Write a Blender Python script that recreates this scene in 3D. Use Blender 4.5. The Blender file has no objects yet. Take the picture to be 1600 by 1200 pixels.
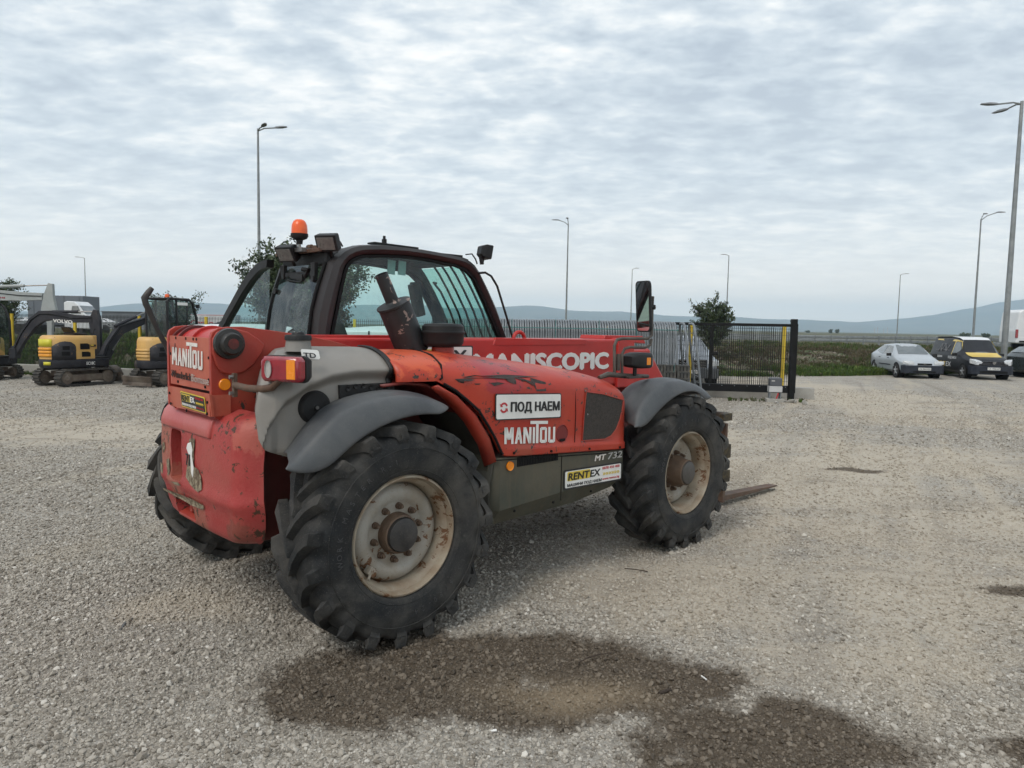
import bpy, bmesh, math, random
import numpy as np
from mathutils import Vector, Matrix, Euler
random.seed(7)
rng = np.random.default_rng(7)
S = bpy.context.scene
COL = S.collection
PI = math.pi
HAZE_DENSITY = 2.3e-4
R = math.radians

# ------------------------------------------------------------------ camera
CF, CP, CR, CH = 1132.343, 0.0797, 0.0181, 1.8092
def _camframe():
    F = np.array([0, math.cos(CP), -math.sin(CP)]); r0 = np.array([1., 0, 0]); u0 = np.cross(r0, F)
    c, s = math.cos(CR), math.sin(CR)
    return F, c*r0 + s*u0, -s*r0 + c*u0
CFW, CRT, CUP = _camframe()
cd = bpy.data.cameras.new('camera'); cam = bpy.data.objects.new('camera', cd); COL.objects.link(cam)
cd.sensor_width = 36; cd.lens = 36*CF/1600; cd.clip_start = 0.05; cd.clip_end = 40000
M = Matrix(((CRT[0], CUP[0], -CFW[0], 0), (CRT[1], CUP[1], -CFW[1], 0), (CRT[2], CUP[2], -CFW[2], CH), (0, 0, 0, 1)))
cam.matrix_world = M
S.camera = cam

# ------------------------------------------------------------------ light
SUN_EL, SUN_AZ = R(50), R(-35)          # soft high sun behind cloud, a little left of the camera's back
w = bpy.data.worlds.new('World'); S.world = w; w.use_nodes = True
nt = w.node_tree; N = nt.nodes; L = nt.links; N.clear()
def nd(nt, t, **k):
    n = nt.nodes.new(t)
    for a, b in k.items(): setattr(n, a, b)
    return n
out = nd(nt, 'ShaderNodeOutputWorld')
sky = nd(nt, 'ShaderNodeTexSky', sky_type='NISHITA', sun_disc=False, sun_elevation=SUN_EL, sun_rotation=PI+SUN_AZ)
b1 = nd(nt, 'ShaderNodeBackground'); b1.inputs[1].default_value = 0.06
L.new(sky.outputs[0], b1.inputs[0])
tc = nd(nt, 'ShaderNodeTexCoord'); sp = nd(nt, 'ShaderNodeSeparateXYZ'); L.new(tc.outputs['Generated'], sp.inputs[0])
def mth(nt, op, a, b=None, c=None, clamp=False):
    n = nt.nodes.new('ShaderNodeMath'); n.operation = op; n.use_clamp = clamp
    for i, v in enumerate((a, b, c)):
        if v is None: continue
        if isinstance(v, (int, float)): n.inputs[i].default_value = v
        else: nt.links.new(v, n.inputs[i])
    return n.outputs[0]
zz = mth(nt, 'ADD', mth(nt, 'MAXIMUM', sp.outputs[2], 0.0), 0.16)
cb = nd(nt, 'ShaderNodeCombineXYZ')
L.new(mth(nt, 'DIVIDE', sp.outputs[0], zz), cb.inputs[0]); L.new(mth(nt, 'DIVIDE', sp.outputs[1], zz), cb.inputs[1])
def noise(nt, vec, scale, detail=6, rough=.55, dist=0.0, lac=2.0):
    n = nt.nodes.new('ShaderNodeTexNoise'); n.inputs['Scale'].default_value = scale; n.inputs['Detail'].default_value = detail
    n.inputs['Roughness'].default_value = rough; n.inputs['Distortion'].default_value = dist; n.inputs['Lacunarity'].default_value = lac
    if vec is not None: nt.links.new(vec, n.inputs['Vector'])
    return n.outputs['Fac']
def ramp(nt, fac, stops, interp='LINEAR'):
    n = nt.nodes.new('ShaderNodeValToRGB'); n.color_ramp.interpolation = interp
    e = n.color_ramp.elements
    while len(e) > 1: e.remove(e[-1])
    e[0].position = stops[0][0]; e[0].color = (*stops[0][1], 1) if len(stops[0][1]) == 3 else stops[0][1]
    for p, c in stops[1:]:
        x = e.new(p); x.color = (*c, 1)
    nt.links.new(fac, n.inputs[0]); return n.outputs[0]
def mapping(nt, vec, scale=(1, 1, 1), rot=(0, 0, 0), loc=(0, 0, 0)):
    n = nt.nodes.new('ShaderNodeMapping'); n.inputs['Scale'].default_value = scale; n.inputs['Rotation'].default_value = rot; n.inputs['Location'].default_value = loc
    nt.links.new(vec, n.inputs['Vector']); return n.outputs[0]
cv = mapping(nt, cb.outputs[0], (1.05, 1.3, 1), (0, 0, R(14)), (3.1, 1.7, 0))
big = noise(nt, cv, 0.75, 3, .5, .2)
mid = noise(nt, cv, 4.2, 7, .52, .25)
fin = noise(nt, mapping(nt, cb.outputs[0], (1.1, 1.6, 1), (0, 0, R(8)), (9, 4, 0)), 10.0, 6, .55, .2)
dens = mth(nt, 'ADD', mth(nt, 'ADD', mth(nt, 'MULTIPLY', big, .30), mth(nt, 'MULTIPLY', mid, .46)), mth(nt, 'MULTIPLY', fin, .28))
cc = ramp(nt, dens, [(.41, (.40, .46, .53)), (.47, (.485, .55, .61)), (.52, (.57, .63, .68)), (.565, (.68, .725, .75)), (.61, (.80, .82, .82)), (.67, (.92, .91, .89))])
# towards the horizon the overcast pales and warms
hz = ramp(nt, sp.outputs[2], [(0.0, (1.42, 1.26, 1.06)), (.05, (1.24, 1.13, .99)), (.10, (.93, .91, .86)), (.2, (.70, .745, .765)), (.6, (.60, .65, .68))])
hf = ramp(nt, sp.outputs[2], [(0.0, (.92, .92, .92)), (.06, (.75, .75, .75)), (.14, (.42, .42, .42)), (.35, (0.05, 0.05, 0.05))])
mx = nd(nt, 'ShaderNodeMix', data_type='RGBA'); L.new(hf, mx.inputs[0]); L.new(cc, mx.inputs[6]); L.new(hz, mx.inputs[7])
b2 = nd(nt, 'ShaderNodeBackground'); b2.inputs[1].default_value = 0.97
L.new(mx.outputs[2], b2.inputs[0])
ms = nd(nt, 'ShaderNodeMixShader'); ms.inputs[0].default_value = .94
L.new(b1.outputs[0], ms.inputs[1]); L.new(b2.outputs[0], ms.inputs[2]); L.new(ms.outputs[0], out.inputs[0])

sl = bpy.data.lights.new('sun', 'SUN'); sl.energy = 1.3; sl.angle = R(24); sl.color = (1, .94, .86)
sun = bpy.data.objects.new('sun', sl); COL.objects.link(sun)
sd = Vector((math.sin(SUN_AZ)*math.cos(SUN_EL), -math.cos(SUN_AZ)*math.cos(SUN_EL), math.sin(SUN_EL)))
sun.rotation_euler = (-sd).to_track_quat('-Z', 'Y').to_euler()
S.view_settings.view_transform = 'Standard'; S.view_settings.look = 'None'; S.view_settings.gamma = 1
S.view_settings.exposure = 0.48; S.view_settings.use_curve_mapping = False
S.render.engine = 'CYCLES'
S.cycles.max_bounces = 6; S.cycles.diffuse_bounces = 3; S.cycles.glossy_bounces = 3; S.cycles.transmission_bounces = 5
S.cycles.transparent_max_bounces = 24; S.cycles.volume_bounces = 1; S.cycles.use_denoising = True
S.cycles.caustics_reflective = False; S.cycles.caustics_refractive = False
S.cycles.use_adaptive_sampling = True; S.cycles.adaptive_threshold = 0.02

# ------------------------------------------------------------------ materials
def mixc(nt, fac, a, b):
    m = nt.nodes.new('ShaderNodeMix'); m.data_type = 'RGBA'
    for i, v in ((0, fac), (6, a), (7, b)):
        if isinstance(v, (int, float)): m.inputs[i].default_value = v
        elif isinstance(v, tuple): m.inputs[i].default_value = (*v[:3], 1)
        else: nt.links.new(v, m.inputs[i])
    return m.outputs[2]
def thr(nt, fac, a, b):      # smooth threshold 0..1
    n = nt.nodes.new('ShaderNodeMapRange'); n.interpolation_type = 'SMOOTHSTEP'
    n.inputs['From Min'].default_value = a; n.inputs['From Max'].default_value = b
    nt.links.new(fac, n.inputs['Value']); return n.outputs[0]
MATS = {}
def pm(name, c1, c2=None, scale=4, rough=.6, metal=0, bump=0, bscale=60, dust=0, dcol=(.30, .26, .21), chip=0, ccol=(.03, .025, .02), chscale=18, spec=.5, streak=0, coat=0, patch=None):
    """painted / worn surface: colour drift, dust, streaks and chips, all in object space"""
    if name in MATS: return MATS[name]
    m = bpy.data.materials.new(name); m.use_nodes = True; nt = m.node_tree; b = nt.nodes['Principled BSDF']
    t = nd(nt, 'ShaderNodeTexCoord').outputs['Object']
    c2 = c2 or tuple(x*.8 for x in c1)
    col = mixc(nt, thr(nt, noise(nt, t, scale, 5, .6, .3), .35, .65), c1, c2)
    if patch:
        for (cx, cy, cz, rad, pc) in patch:
            d = nt.nodes.new('ShaderNodeVectorMath'); d.operation = 'DISTANCE'; nt.links.new(t, d.inputs[0]); d.inputs[1].default_value = (cx, cy, cz)
            f = mth(nt, 'ADD', d.outputs['Value'], mth(nt, 'MULTIPLY', mth(nt, 'SUBTRACT', noise(nt, t, 9, 6, .7, .5), .5), rad*1.6))
            col = mixc(nt, mth(nt, 'MULTIPLY', mth(nt, 'SUBTRACT', 1, thr(nt, f, rad*.75, rad*.95)), .9), col, pc)
    if streak:
        s = noise(nt, mapping(nt, t, (22, 22, 1.6)), 1.0, 5, .6)
        col = mixc(nt, mth(nt, 'MULTIPLY', thr(nt, s, .5, .75), streak), col, dcol)
    if dust:
        dn = noise(nt, t, 2.7, 8, .68, .4)
        col = mixc(nt, mth(nt, 'MULTIPLY', thr(nt, dn, .35, .75), dust), col, dcol)
        sp2 = noise(nt, t, 130, 2, .5)
        col = mixc(nt, mth(nt, 'MULTIPLY', thr(nt, sp2, .6, .72), dust*.6), col, dcol)
    if chip:
        cn = noise(nt, t, chscale, 6, .7, .6); cn2 = noise(nt, t, chscale*.23, 3, .5)
        f = thr(nt, mth(nt, 'ADD', mth(nt, 'MULTIPLY', cn, .62), mth(nt, 'MULTIPLY', cn2, .38)), .66-chip*.12, .67-chip*.12)
        col = mixc(nt, f, col, ccol)
    nt.links.new(col, b.inputs['Base Color'])
    rn = noise(nt, t, 7, 6, .65)
    nt.links.new(mth(nt, 'ADD', mth(nt, 'MULTIPLY', mth(nt, 'SUBTRACT', rn, .5), .3), rough, clamp=True), b.inputs['Roughness'])
    b.inputs['Metallic'].default_value = metal; b.inputs['Specular IOR Level'].default_value = spec; b.inputs['Coat Weight'].default_value = coat
    b.inputs['Coat Roughness'].default_value = .15
    if bump:
        bp = nd(nt, 'ShaderNodeBump'); bp.inputs['Strength'].default_value = bump; bp.inputs['Distance'].default_value = .01
        nt.links.new(noise(nt, t, bscale, 5, .6), bp.inputs['Height']); nt.links.new(bp.outputs[0], b.inputs['Normal'])
    MATS[name] = m; return m
def glass(name, tint, tr=.75, rough=.02, dirt=.05):
    if name in MATS: return MATS[name]
    m = bpy.data.materials.new(name); m.use_nodes = True; nt = m.node_tree; nt.nodes.clear()
    o = nd(nt, 'ShaderNodeOutputMaterial'); tb = nd(nt, 'ShaderNodeBsdfTransparent'); tb.inputs[0].default_value = (*tint, 1)
    g = nd(nt, 'ShaderNodeBsdfGlossy'); g.inputs['Roughness'].default_value = rough; g.inputs[0].default_value = (.9, .95, 1, 1)
    d = nd(nt, 'ShaderNodeBsdfDiffuse'); d.inputs[0].default_value = (.42, .46, .44, 1)
    fr = nd(nt, 'ShaderNodeFresnel'); gb = nd(nt, 'ShaderNodeNewGeometry'); nt.links.new(mth(nt, 'SUBTRACT', 1.45, mth(nt, 'MULTIPLY', gb.outputs['Backfacing'], .76)), fr.inputs[0])
    m1 = nd(nt, 'ShaderNodeMixShader'); m2 = nd(nt, 'ShaderNodeMixShader')
    t = nd(nt, 'ShaderNodeTexCoord').outputs['Object']
    nt.links.new(mth(nt, 'MULTIPLY', thr(nt, noise(nt, t, 6, 9, .75, .8), .4, .8), dirt*2), m1.inputs[0])
    nt.links.new(tb.outputs[0], m1.inputs[1]); nt.links.new(d.outputs[0], m1.inputs[2])
    nt.links.new(mth(nt, 'MULTIPLY', fr.outputs[0], 1.0, clamp=True), m2.inputs[0]); nt.links.new(m1.outputs[0], m2.inputs[1]); nt.links.new(g.outputs[0], m2.inputs[2])
    nt.links.new(m2.outputs[0], o.inputs[0]); MATS[name] = m; return m

# ------------------------------------------------------------------ mesh helpers
class MB:
    def __init__(s): s.v = []; s.f = []
    def add(s, vs, fs):
        n = len(s.v); s.v += [tuple(map(float, p)) for p in vs]; s.f += [tuple(i+n for i in f) for f in fs]; return s
    def box(s, c, d, rot=None, piv=None):
        x, y, z = (k/2 for k in d); P = [Vector((a*x, b*y, e*z)) for a in (-1, 1) for b in (-1, 1) for e in (-1, 1)]
        if rot is not None:
            q = Euler(rot).to_matrix(); P = [q @ p for p in P]
        return s.add([p+Vector(c) for p in P], [(0, 1, 3, 2), (4, 6, 7, 5), (0, 4, 5, 1), (2, 3, 7, 6), (0, 2, 6, 4), (1, 5, 7, 3)])
    def tube(s, pts, r, n=10, cap=True):
        P = [Vector(p) for p in pts]; rr = r if isinstance(r, (list, tuple)) else [r]*len(P)
        up = None; rings = []
        for i, p in enumerate(P):
            t = (P[min(i+1, len(P)-1)] - P[max(i-1, 0)]).normalized()
            if up is None:
                up = Vector((0, 0, 1)) if abs(t.z) < .9 else Vector((1, 0, 0))
            a = t.cross(up).normalized(); b = a.cross(t).normalized(); up = b
            rings.append([p + (a*math.cos(k*2*PI/n) + b*math.sin(k*2*PI/n))*rr[i] for k in range(n)])
        vs = [q for g in rings for q in g]; fs = []
        for i in range(len(P)-1):
            for k in range(n): fs.append((i*n+k, (i+1)*n+k, (i+1)*n+(k+1) % n, i*n+(k+1) % n))
        if cap: fs += [tuple(range(n)), tuple(reversed(range((len(P)-1)*n, len(P)*n)))]
        return s.add(vs, fs)
    def cyl(s, a, b, r, n=20, r2=None): return s.tube([a, b], [r, r if r2 is None else r2], n)
    def lathe(s, prof, c=(0, 0, 0), axis=(0, 1, 0), n=40, close=False, mod=None):
        ax = Vector(axis).normalized(); u = Vector((0, 0, 1)) if abs(ax.z) < .9 else Vector((1, 0, 0)); a = ax.cross(u).normalized(); b = ax.cross(a)
        vs = []
        for k in range(n):
            th = 2*PI*k/n
            for j, (r, h) in enumerate(prof):
                if mod: r, h = mod(th, j, r, h)
                vs.append(Vector(c)+ax*h+(a*math.cos(th)+b*math.sin(th))*r)
        m = len(prof); fs = []
        for k in range(n):
            for j in range(m-1 if not close else m):
                j2 = (j+1) % m; fs.append((k*m+j, k*m+j2, ((k+1) % n)*m+j2, ((k+1) % n)*m+j))
        return s.add(vs, fs)
    def prism(s, poly, o, u, v, t):
        """poly (a,b) -> o+a*u+b*v ; thickness vector t, centred from 0 to t"""
        o, u, v, t = map(Vector, (o, u, v, t)); n = len(poly)
        A = [o+u*a+v*b for a, b in poly]; B = [p+t for p in A]
        return s.add(A+B, [tuple(range(n)), tuple(reversed(range(n, 2*n)))] + [(i, n+i, n+(i+1) % n, (i+1) % n) for i in range(n)])
    def grid(s, rows, flip=False, closed=False):
        m = len(rows[0]); n = len(rows); vs = [p for r_ in rows for p in r_]; fs = []
        for i in range(n-1):
            for j in range(m if closed else m-1):
                j2 = (j+1) % m; q = (i*m+j, (i+1)*m+j, (i+1)*m+j2, i*m+j2); fs.append(tuple(reversed(q)) if flip else q)
        return s.add(vs, fs)
    def loft(s, rows):      # closed sections with end caps
        n0 = len(s.v); m = len(rows[0]); s.grid(rows, closed=True)
        s.f.append(tuple(range(n0, n0+m))); s.f.append(tuple(reversed(range(n0+(len(rows)-1)*m, n0+len(rows)*m)))); return s
    def build(s, name, mat, parent=None, smooth=35, bevel=0, bseg=2, subd=0, solid=0, data=False):
        me = bpy.data.meshes.new(name); me.from_pydata(s.v, [], s.f); me.update()
        bm = bmesh.new(); bm.from_mesh(me); bmesh.ops.recalc_face_normals(bm, faces=bm.faces); bm.to_mesh(me); bm.free()
        if smooth:
            me.shade_smooth(); me.set_sharp_from_angle(angle=R(smooth))
        if mat: me.materials.append(mat)
        if data: return me
        return link(name, me, parent, bevel, bseg, subd, solid)
def link(name, me, parent=None, bevel=0, bseg=2, subd=0, solid=0):
    o = bpy.data.objects.new(name, me); COL.objects.link(o)
    if parent is not None: o.parent = parent
    if solid:
        q = o.modifiers.new('s', 'SOLIDIFY'); q.thickness = solid; q.offset = -1
    if subd:
        q = o.modifiers.new('d', 'SUBSURF'); q.levels = q.render_levels = subd
    if bevel:
        q = o.modifiers.new('b', 'BEVEL'); q.width = bevel; q.segments = bseg; q.limit_method = 'ANGLE'; q.angle_limit = R(40); q.harden_normals = False
    return o
def thing(name, label, cat, loc=(0, 0, 0), rz=0, group=None, scale=1):
    o = bpy.data.objects.new(name, None); COL.objects.link(o); o.location = loc; o.rotation_euler = (0, 0, rz); o.scale = (scale,)*3
    o.empty_display_size = .2; tag(o, label, cat, group); return o
def tag(o, label, cat, group=None, kind=None):
    if label: o['label'] = label
    if cat: o['category'] = cat
    if group: o['group'] = group
    if kind: o['kind'] = kind
    return o
def dup(root, loc=None, rz=None, label=None):
    def cp(o, par):
        c = o.copy(); COL.objects.link(c)
        if par is not None: c.parent = par
        for ch in o.children: cp(ch, c)
        return c
    r_ = cp(root, None)
    if loc is not None: r_.location = loc
    if rz is not None: r_.rotation_euler = (0, 0, rz)
    if label: r_['label'] = label
    return r_
def text(name, s, size, o, u, v, mat, parent=None, width=None, bold=0.0, ext=.0015, shear=0, align='LEFT', kind=None):
    """flat lettering mesh: origin o, baseline direction u, up v; width fits the line to that length"""
    c = bpy.data.curves.new(name, 'FONT'); c.body = s; c.size = size; c.extrude = ext; c.shear = shear; c.resolution_u = 3
    c.align_x = align
    ob = bpy.data.objects.new(name, c); COL.objects.link(ob)
    dg = bpy.context.evaluated_depsgraph_get(); me = bpy.data.meshes.new_from_object(ob.evaluated_get(dg), depsgraph=dg)
    bpy.data.objects.remove(ob); me.name = name
    me.materials.clear(); me.materials.append(mat)
    u, v = Vector(u).normalized(), Vector(v).normalized(); n = u.cross(v)
    xs = [p.co.x for p in me.vertices]; sx = 1
    if width and xs: sx = width/max(1e-6, max(xs)-min(xs))
    x0 = min(xs) if (xs and align == 'LEFT') else 0
    for p in me.vertices:
        x, y, z = p.co; q = Vector(o)+u*(x-x0)*sx+v*y+n*(z+ext); p.co = q
    me.update()
    if bold:                       # heavier strokes: shifted layers, each a hair further out
        bm = bmesh.new(); bm.from_mesh(me); base = [v_.co.copy() for v_ in bm.verts]; bm.free(); k_ = len(base)
        fc = [tuple(p.vertices) for p in me.polygons]; vs = []; fs = []
        for j_, (dx, dy) in enumerate(((0, 0), (bold, 0), (-bold, 0), (0, bold*.6), (0, -bold*.6))):
            vs += [tuple(c_+u*dx+v*dy+n*(.00025*j_)) for c_ in base]; fs += [tuple(i_+j_*k_ for i_ in f_) for f_ in fc]
        me = bpy.data.meshes.new(name); me.from_pydata(vs, [], fs); me.materials.append(mat); me.update()
    ob = bpy.data.objects.new(name, me); COL.objects.link(ob)
    if parent is not None: ob.parent = parent
    return ob
def at(x, y, D):
    """world point D metres in front of the camera on the line of sight through photo pixel (x, y)"""
    r_ = CFW + CRT*(x-800)/CF + CUP*(600-y)/CF; t = D/r_[1]; return Vector((r_[0]*t, r_[1]*t, CH+r_[2]*t))
def gz(x, D, z=0): p = at(x, 520, D); return Vector((p.x, p.y, z))
# vehicle frame of the telehandler
TX, TY, TH = -1.3987, 4.8341, 0.7582
def _v(x, y, ax, val):
    c, s = math.cos(TH), math.sin(TH); r_ = CFW + CRT*(x-800)/CF + CUP*(600-y)/CF
    d = (r_[0]*c+r_[1]*s, -r_[0]*s+r_[1]*c, r_[2]); ox, oy = -TX, -TY; o = (ox*c+oy*s, -ox*s+oy*c, CH)
    t = (val-o[ax])/d[ax]; return Vector((o[0]+d[0]*t, o[1]+d[1]*t, o[2]+d[2]*t))
def vY(x, y, Y): return _v(x, y, 1, Y)
def vX(x, y, X): return _v(x, y, 0, X)
def lerp(a, b, t): return a+(b-a)*t
def interp(x, xs, ys): return float(np.interp(x, xs, ys))

# ------------------------------------------------------------------ ground shading shared by the sheet and its loose stones
def vdist2(nt, pos, cx, cy, rx, ry, rot=0):
    v = mapping(nt, pos, (1/rx, 1/ry, 0), (0, 0, 0), (-cx/rx, -cy/ry, 0))
    l = nt.nodes.new('ShaderNodeVectorMath'); l.operation = 'LENGTH'; nt.links.new(v, l.inputs[0]); return l.outputs['Value']
def masks(nt, pos):
    n1 = noise(nt, pos, 2.2, 5, .6); n2 = noise(nt, pos, 9, 4, .6)
    wob = mth(nt, 'ADD', mth(nt, 'MULTIPLY', mth(nt, 'SUBTRACT', n1, .5), 1.3), mth(nt, 'ADD', mth(nt, 'MULTIPLY', mth(nt, 'SUBTRACT', n2, .5), .7), mth(nt, 'MULTIPLY', mth(nt, 'SUBTRACT', noise(nt, pos, 38, 4, .7), .5), .35)))
    wet = None
    for e in [(-.80, 3.42, .52, .38), (-.35, 3.62, .72, .58), (.35, 3.80, .66, .40), (.85, 3.60, .42, .26), (1.18, 3.02, .62, .42), (.9, 2.7, .4, .3), (0.02, 3.34, .5, .27), (.5, 3.48, .5, .3), (3.7, 5.0, .42, .13), (2.35, 3.0, .25, .16), (4.5, 9.4, .5, .14), (1.33, 3.27, .3, .2)]:
        d = mth(nt, 'ADD', vdist2(nt, pos, *e), wob); wet = d if wet is None else mth(nt, 'MINIMUM', wet, d)
    wet = mth(nt, 'SUBTRACT', 1, thr(nt, wet, .66, 1.14))
    dry = mth(nt, 'ADD', vdist2(nt, pos, .27, 3.44, .36, .17), mth(nt, 'MULTIPLY', wob, .8))
    isl = mth(nt, 'MULTIPLY', mth(nt, 'SUBTRACT', 1, thr(nt, dry, .1, 1.7)), mth(nt, 'ADD', .45, mth(nt, 'MULTIPLY', n2, .7)))
    wet = mth(nt, 'MULTIPLY', wet, mth(nt, 'SUBTRACT', 1, mth(nt, 'MULTIPLY', isl, .18)))
    # fine earth showing through: tracks and worn patches
    s = noise(nt, mapping(nt, pos, (.35, .8, 1), (0, 0, R(18))), .8, 6, .62, .6)
    st = noise(nt, mapping(nt, mapping(nt, pos, (1, 1, 1), (0, 0, R(-66))), (.13, 1.5, 1)), 1.0, 6, .62, .35)
    tr = None
    for e in [(4.5, 9, 4.2, 5.2), (9.5, 20, 3.4, 9), (2.3, 5.0, 2.6, 1.4), (-7, 11.5, 5, 2.2), (-2.1, 4.4, .5, .35), (0.28, 3.42, .4, .2), (1.9, 3.8, .9, .5)]:
        d = mth(nt, 'SUBTRACT', 1, thr(nt, mth(nt, 'ADD', vdist2(nt, pos, *e), mth(nt, 'MULTIPLY', wob, .7)), .4, 1.2)); tr = d if tr is None else mth(nt, 'MAXIMUM', tr, d)
    s = mth(nt, 'ADD', s, mth(nt, 'MULTIPLY', mth(nt, 'SUBTRACT', st, .5), .55))
    earth = mth(nt, 'MULTIPLY', thr(nt, mth(nt, 'ADD', s, mth(nt, 'MULTIPLY', tr, .30)), .54, .84), .82)
    global STREAK
    STREAK = st
    return wet, earth, isl
def soil_material():
    m = bpy.data.materials.new('yard_ground'); m.use_nodes = True; nt = m.node_tree; b = nt.nodes['Principled BSDF']
    pos = nd(nt, 'ShaderNodeNewGeometry').outputs['Position']
    wet, earth, isl = masks(nt, pos)
    def vor(sc, feat='F1', out='Distance'):
        v = nt.nodes.new('ShaderNodeTexVoronoi'); v.inputs['Scale'].default_value = sc; nt.links.new(pos, v.inputs['Vector']); v.feature = feat; return v
    va, vb, vc = vor(75), vor(30), vor(170)
    g1 = nd(nt, 'ShaderNodeSeparateColor'); nt.links.new(va.outputs['Color'], g1.inputs[0])
    g2 = nd(nt, 'ShaderNodeSeparateColor'); nt.links.new(vb.outputs['Color'], g2.inputs[0])
    grey = ramp(nt, mth(nt, 'ADD', mth(nt, 'MULTIPLY', g1.outputs[0], .6), mth(nt, 'MULTIPLY', g2.outputs[0], .4)), [(.1, (.17, .150, .122)), (.45, (.305, .275, .232)), (.72, (.40, .365, .315)), (.95, (.57, .535, .48))])
    ln = noise(nt, pos, .55, 5, .6)
    grey = mixc(nt, thr(nt, ln, .3, .7), grey, mixc(nt, .5, grey, (.34, .325, .30)))
    ec = mixc(nt, noise(nt, pos, 14, 7, .7), (.365, .312, .240), (.49, .43, .345))
    ec = mixc(nt, mth(nt, 'MULTIPLY', thr(nt, g1.outputs[1], .55, .75), .5), ec, (.42, .39, .345))
    col = mixc(nt, earth, grey, ec)
    dk = thr(nt, noise(nt, mapping(nt, pos, (.6, 1.5, 1)), 1.1, 6, .65, .6), .50, .72)
    col = mixc(nt, mth(nt, 'MULTIPLY', dk, .5), col, (.15, .125, .095))
    col = mixc(nt, mth(nt, 'MULTIPLY', thr(nt, STREAK, .52, .66), .55), col, (.43, .375, .295)); col = mixc(nt, mth(nt, 'MULTIPLY', mth(nt, 'SUBTRACT', 1, thr(nt, STREAK, .34, .46)), .45), col, (.20, .17, .135))
    # weeds and bare earth of the bank behind the yard
    att = nt.nodes.new('ShaderNodeAttribute'); att.attribute_name = 'bank'
    gcol = ramp(nt, noise(nt, pos, .9, 8, .7, .5), [(.3, (.10, .085, .06)), (.48, (.115, .10, .065)), (.58, (.055, .085, .03)), (.75, (.08, .11, .04))])
    col = mixc(nt, att.outputs['Fac'], col, gcol)
    at2 = nt.nodes.new('ShaderNodeAttribute'); at2.attribute_name = 'road'
    col = mixc(nt, at2.outputs['Fac'], col, (.17, .17, .17))
    col = mixc(nt, mth(nt, 'MULTIPLY', wet, .93), col, mixc(nt, isl, mixc(nt, noise(nt, pos, 22, 5, .7), (.042, .029, .018), (.105, .076, .048)), (.19, .135, .075)))
    nt.links.new(col, b.inputs['Base Color'])
    nt.links.new(mth(nt, 'SUBTRACT', .92, mth(nt, 'MULTIPLY', wet, .18)), b.inputs['Roughness']); b.inputs['Specular IOR Level'].default_value = .3
    hgt = mth(nt, 'ADD', mth(nt, 'MULTIPLY', mth(nt, 'SUBTRACT', 1, va.outputs['Distance']), .5), mth(nt, 'ADD', mth(nt, 'MULTIPLY', mth(nt, 'SUBTRACT', 1, vb.outputs['Distance']), 1.0), mth(nt, 'MULTIPLY', noise(nt, pos, 60, 6, .7), .9)))
    hgt = mth(nt, 'MULTIPLY', hgt, mth(nt, 'SUBTRACT', 1, mth(nt, 'MULTIPLY', earth, .65)))
    bp = nd(nt, 'ShaderNodeBump'); bp.inputs['Strength'].default_value = .9; bp.inputs['Distance'].default_value = .012
    nt.links.new(hgt, bp.inputs['Height']); nt.links.new(bp.outputs[0], b.inputs['Normal']); return m
def stone_material():
    m = bpy.data.materials.new('crushed_stone'); m.use_nodes = True; nt = m.node_tree; b = nt.nodes['Principled BSDF']
    pos = nd(nt, 'ShaderNodeNewGeometry').outputs['Position']; wet, earth, isl = masks(nt, pos)
    at_ = nd(nt, 'ShaderNodeAttribute', attribute_name='shade', attribute_type='INSTANCER')
    col = ramp(nt, at_.outputs['Fac'], [(0, (.14, .122, .100)), (.22, (.25, .225, .19)), (.5, (.36, .33, .285)), (.8, (.455, .422, .37)), (.94, (.50, .468, .415)), (1, (.67, .64, .585))])
    col = mixc(nt, mth(nt, 'MULTIPLY', noise(nt, pos, 50, 4, .6), .4), col, (.30, .26, .21))
    col = mixc(nt, mth(nt, 'MULTIPLY', earth, .6), col, (.42, .365, .29))
    col = mixc(nt, mth(nt, 'MULTIPLY', wet, .86), col, mixc(nt, isl, mixc(nt, at_.outputs['Fac'], (.046, .033, .022), (.130, .098, .066)), (.19, .138, .08)))
    nt.links.new(col, b.inputs['Base Color']); nt.links.new(mth(nt, 'SUBTRACT', .85, mth(nt, 'MULTIPLY', wet, .2)), b.inputs['Roughness']); b.inputs['Specular IOR Level'].default_value = .3
    return m

_P = [rng.uniform(0, 6.28, 2) for _ in range(12)]
def und(x, y):
    h = 0*x
    for k, (f, a) in enumerate([(.35, .012), (.8, .008), (1.9, .005), (3.7, .003), (7.1, .0018), (13, .001)]):
        h = h + a*np.sin(x*f*1.1+_P[k][0]+np.sin(y*f*.7+_P[k][1])*1.3)*np.cos(y*f+_P[k+6][0]+x*f*.4)
    # shallow wheel ruts sweeping away to the right
    u = x*math.cos(R(66))+y*math.sin(R(66)); v = -x*math.sin(R(66))+y*math.cos(R(66))+.02*(u-10)**2*.5
    for c_ in (-2.2, -.5, 1.6, 3.3): h = h-.022*np.exp(-((v-c_)/.19)**2)+.010*np.exp(-((v-c_-.34)/.14)**2)+.010*np.exp(-((v-c_+.34)/.14)**2)
    return h
def bank_front(x): return np.interp(x, [-60, -19, -11, -3, 6, 11, 15.5, 22, 40], [30, 25.2, 23.0, 23.5, 27.5, 28.6, 30.8, 33.6, 36])
def road_near(x): return np.interp(x, [-160, -80, -40, 0, 25, 38, 36.5, 60], [96, 90, 86, 82, 80, 62, 60, 30])
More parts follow.
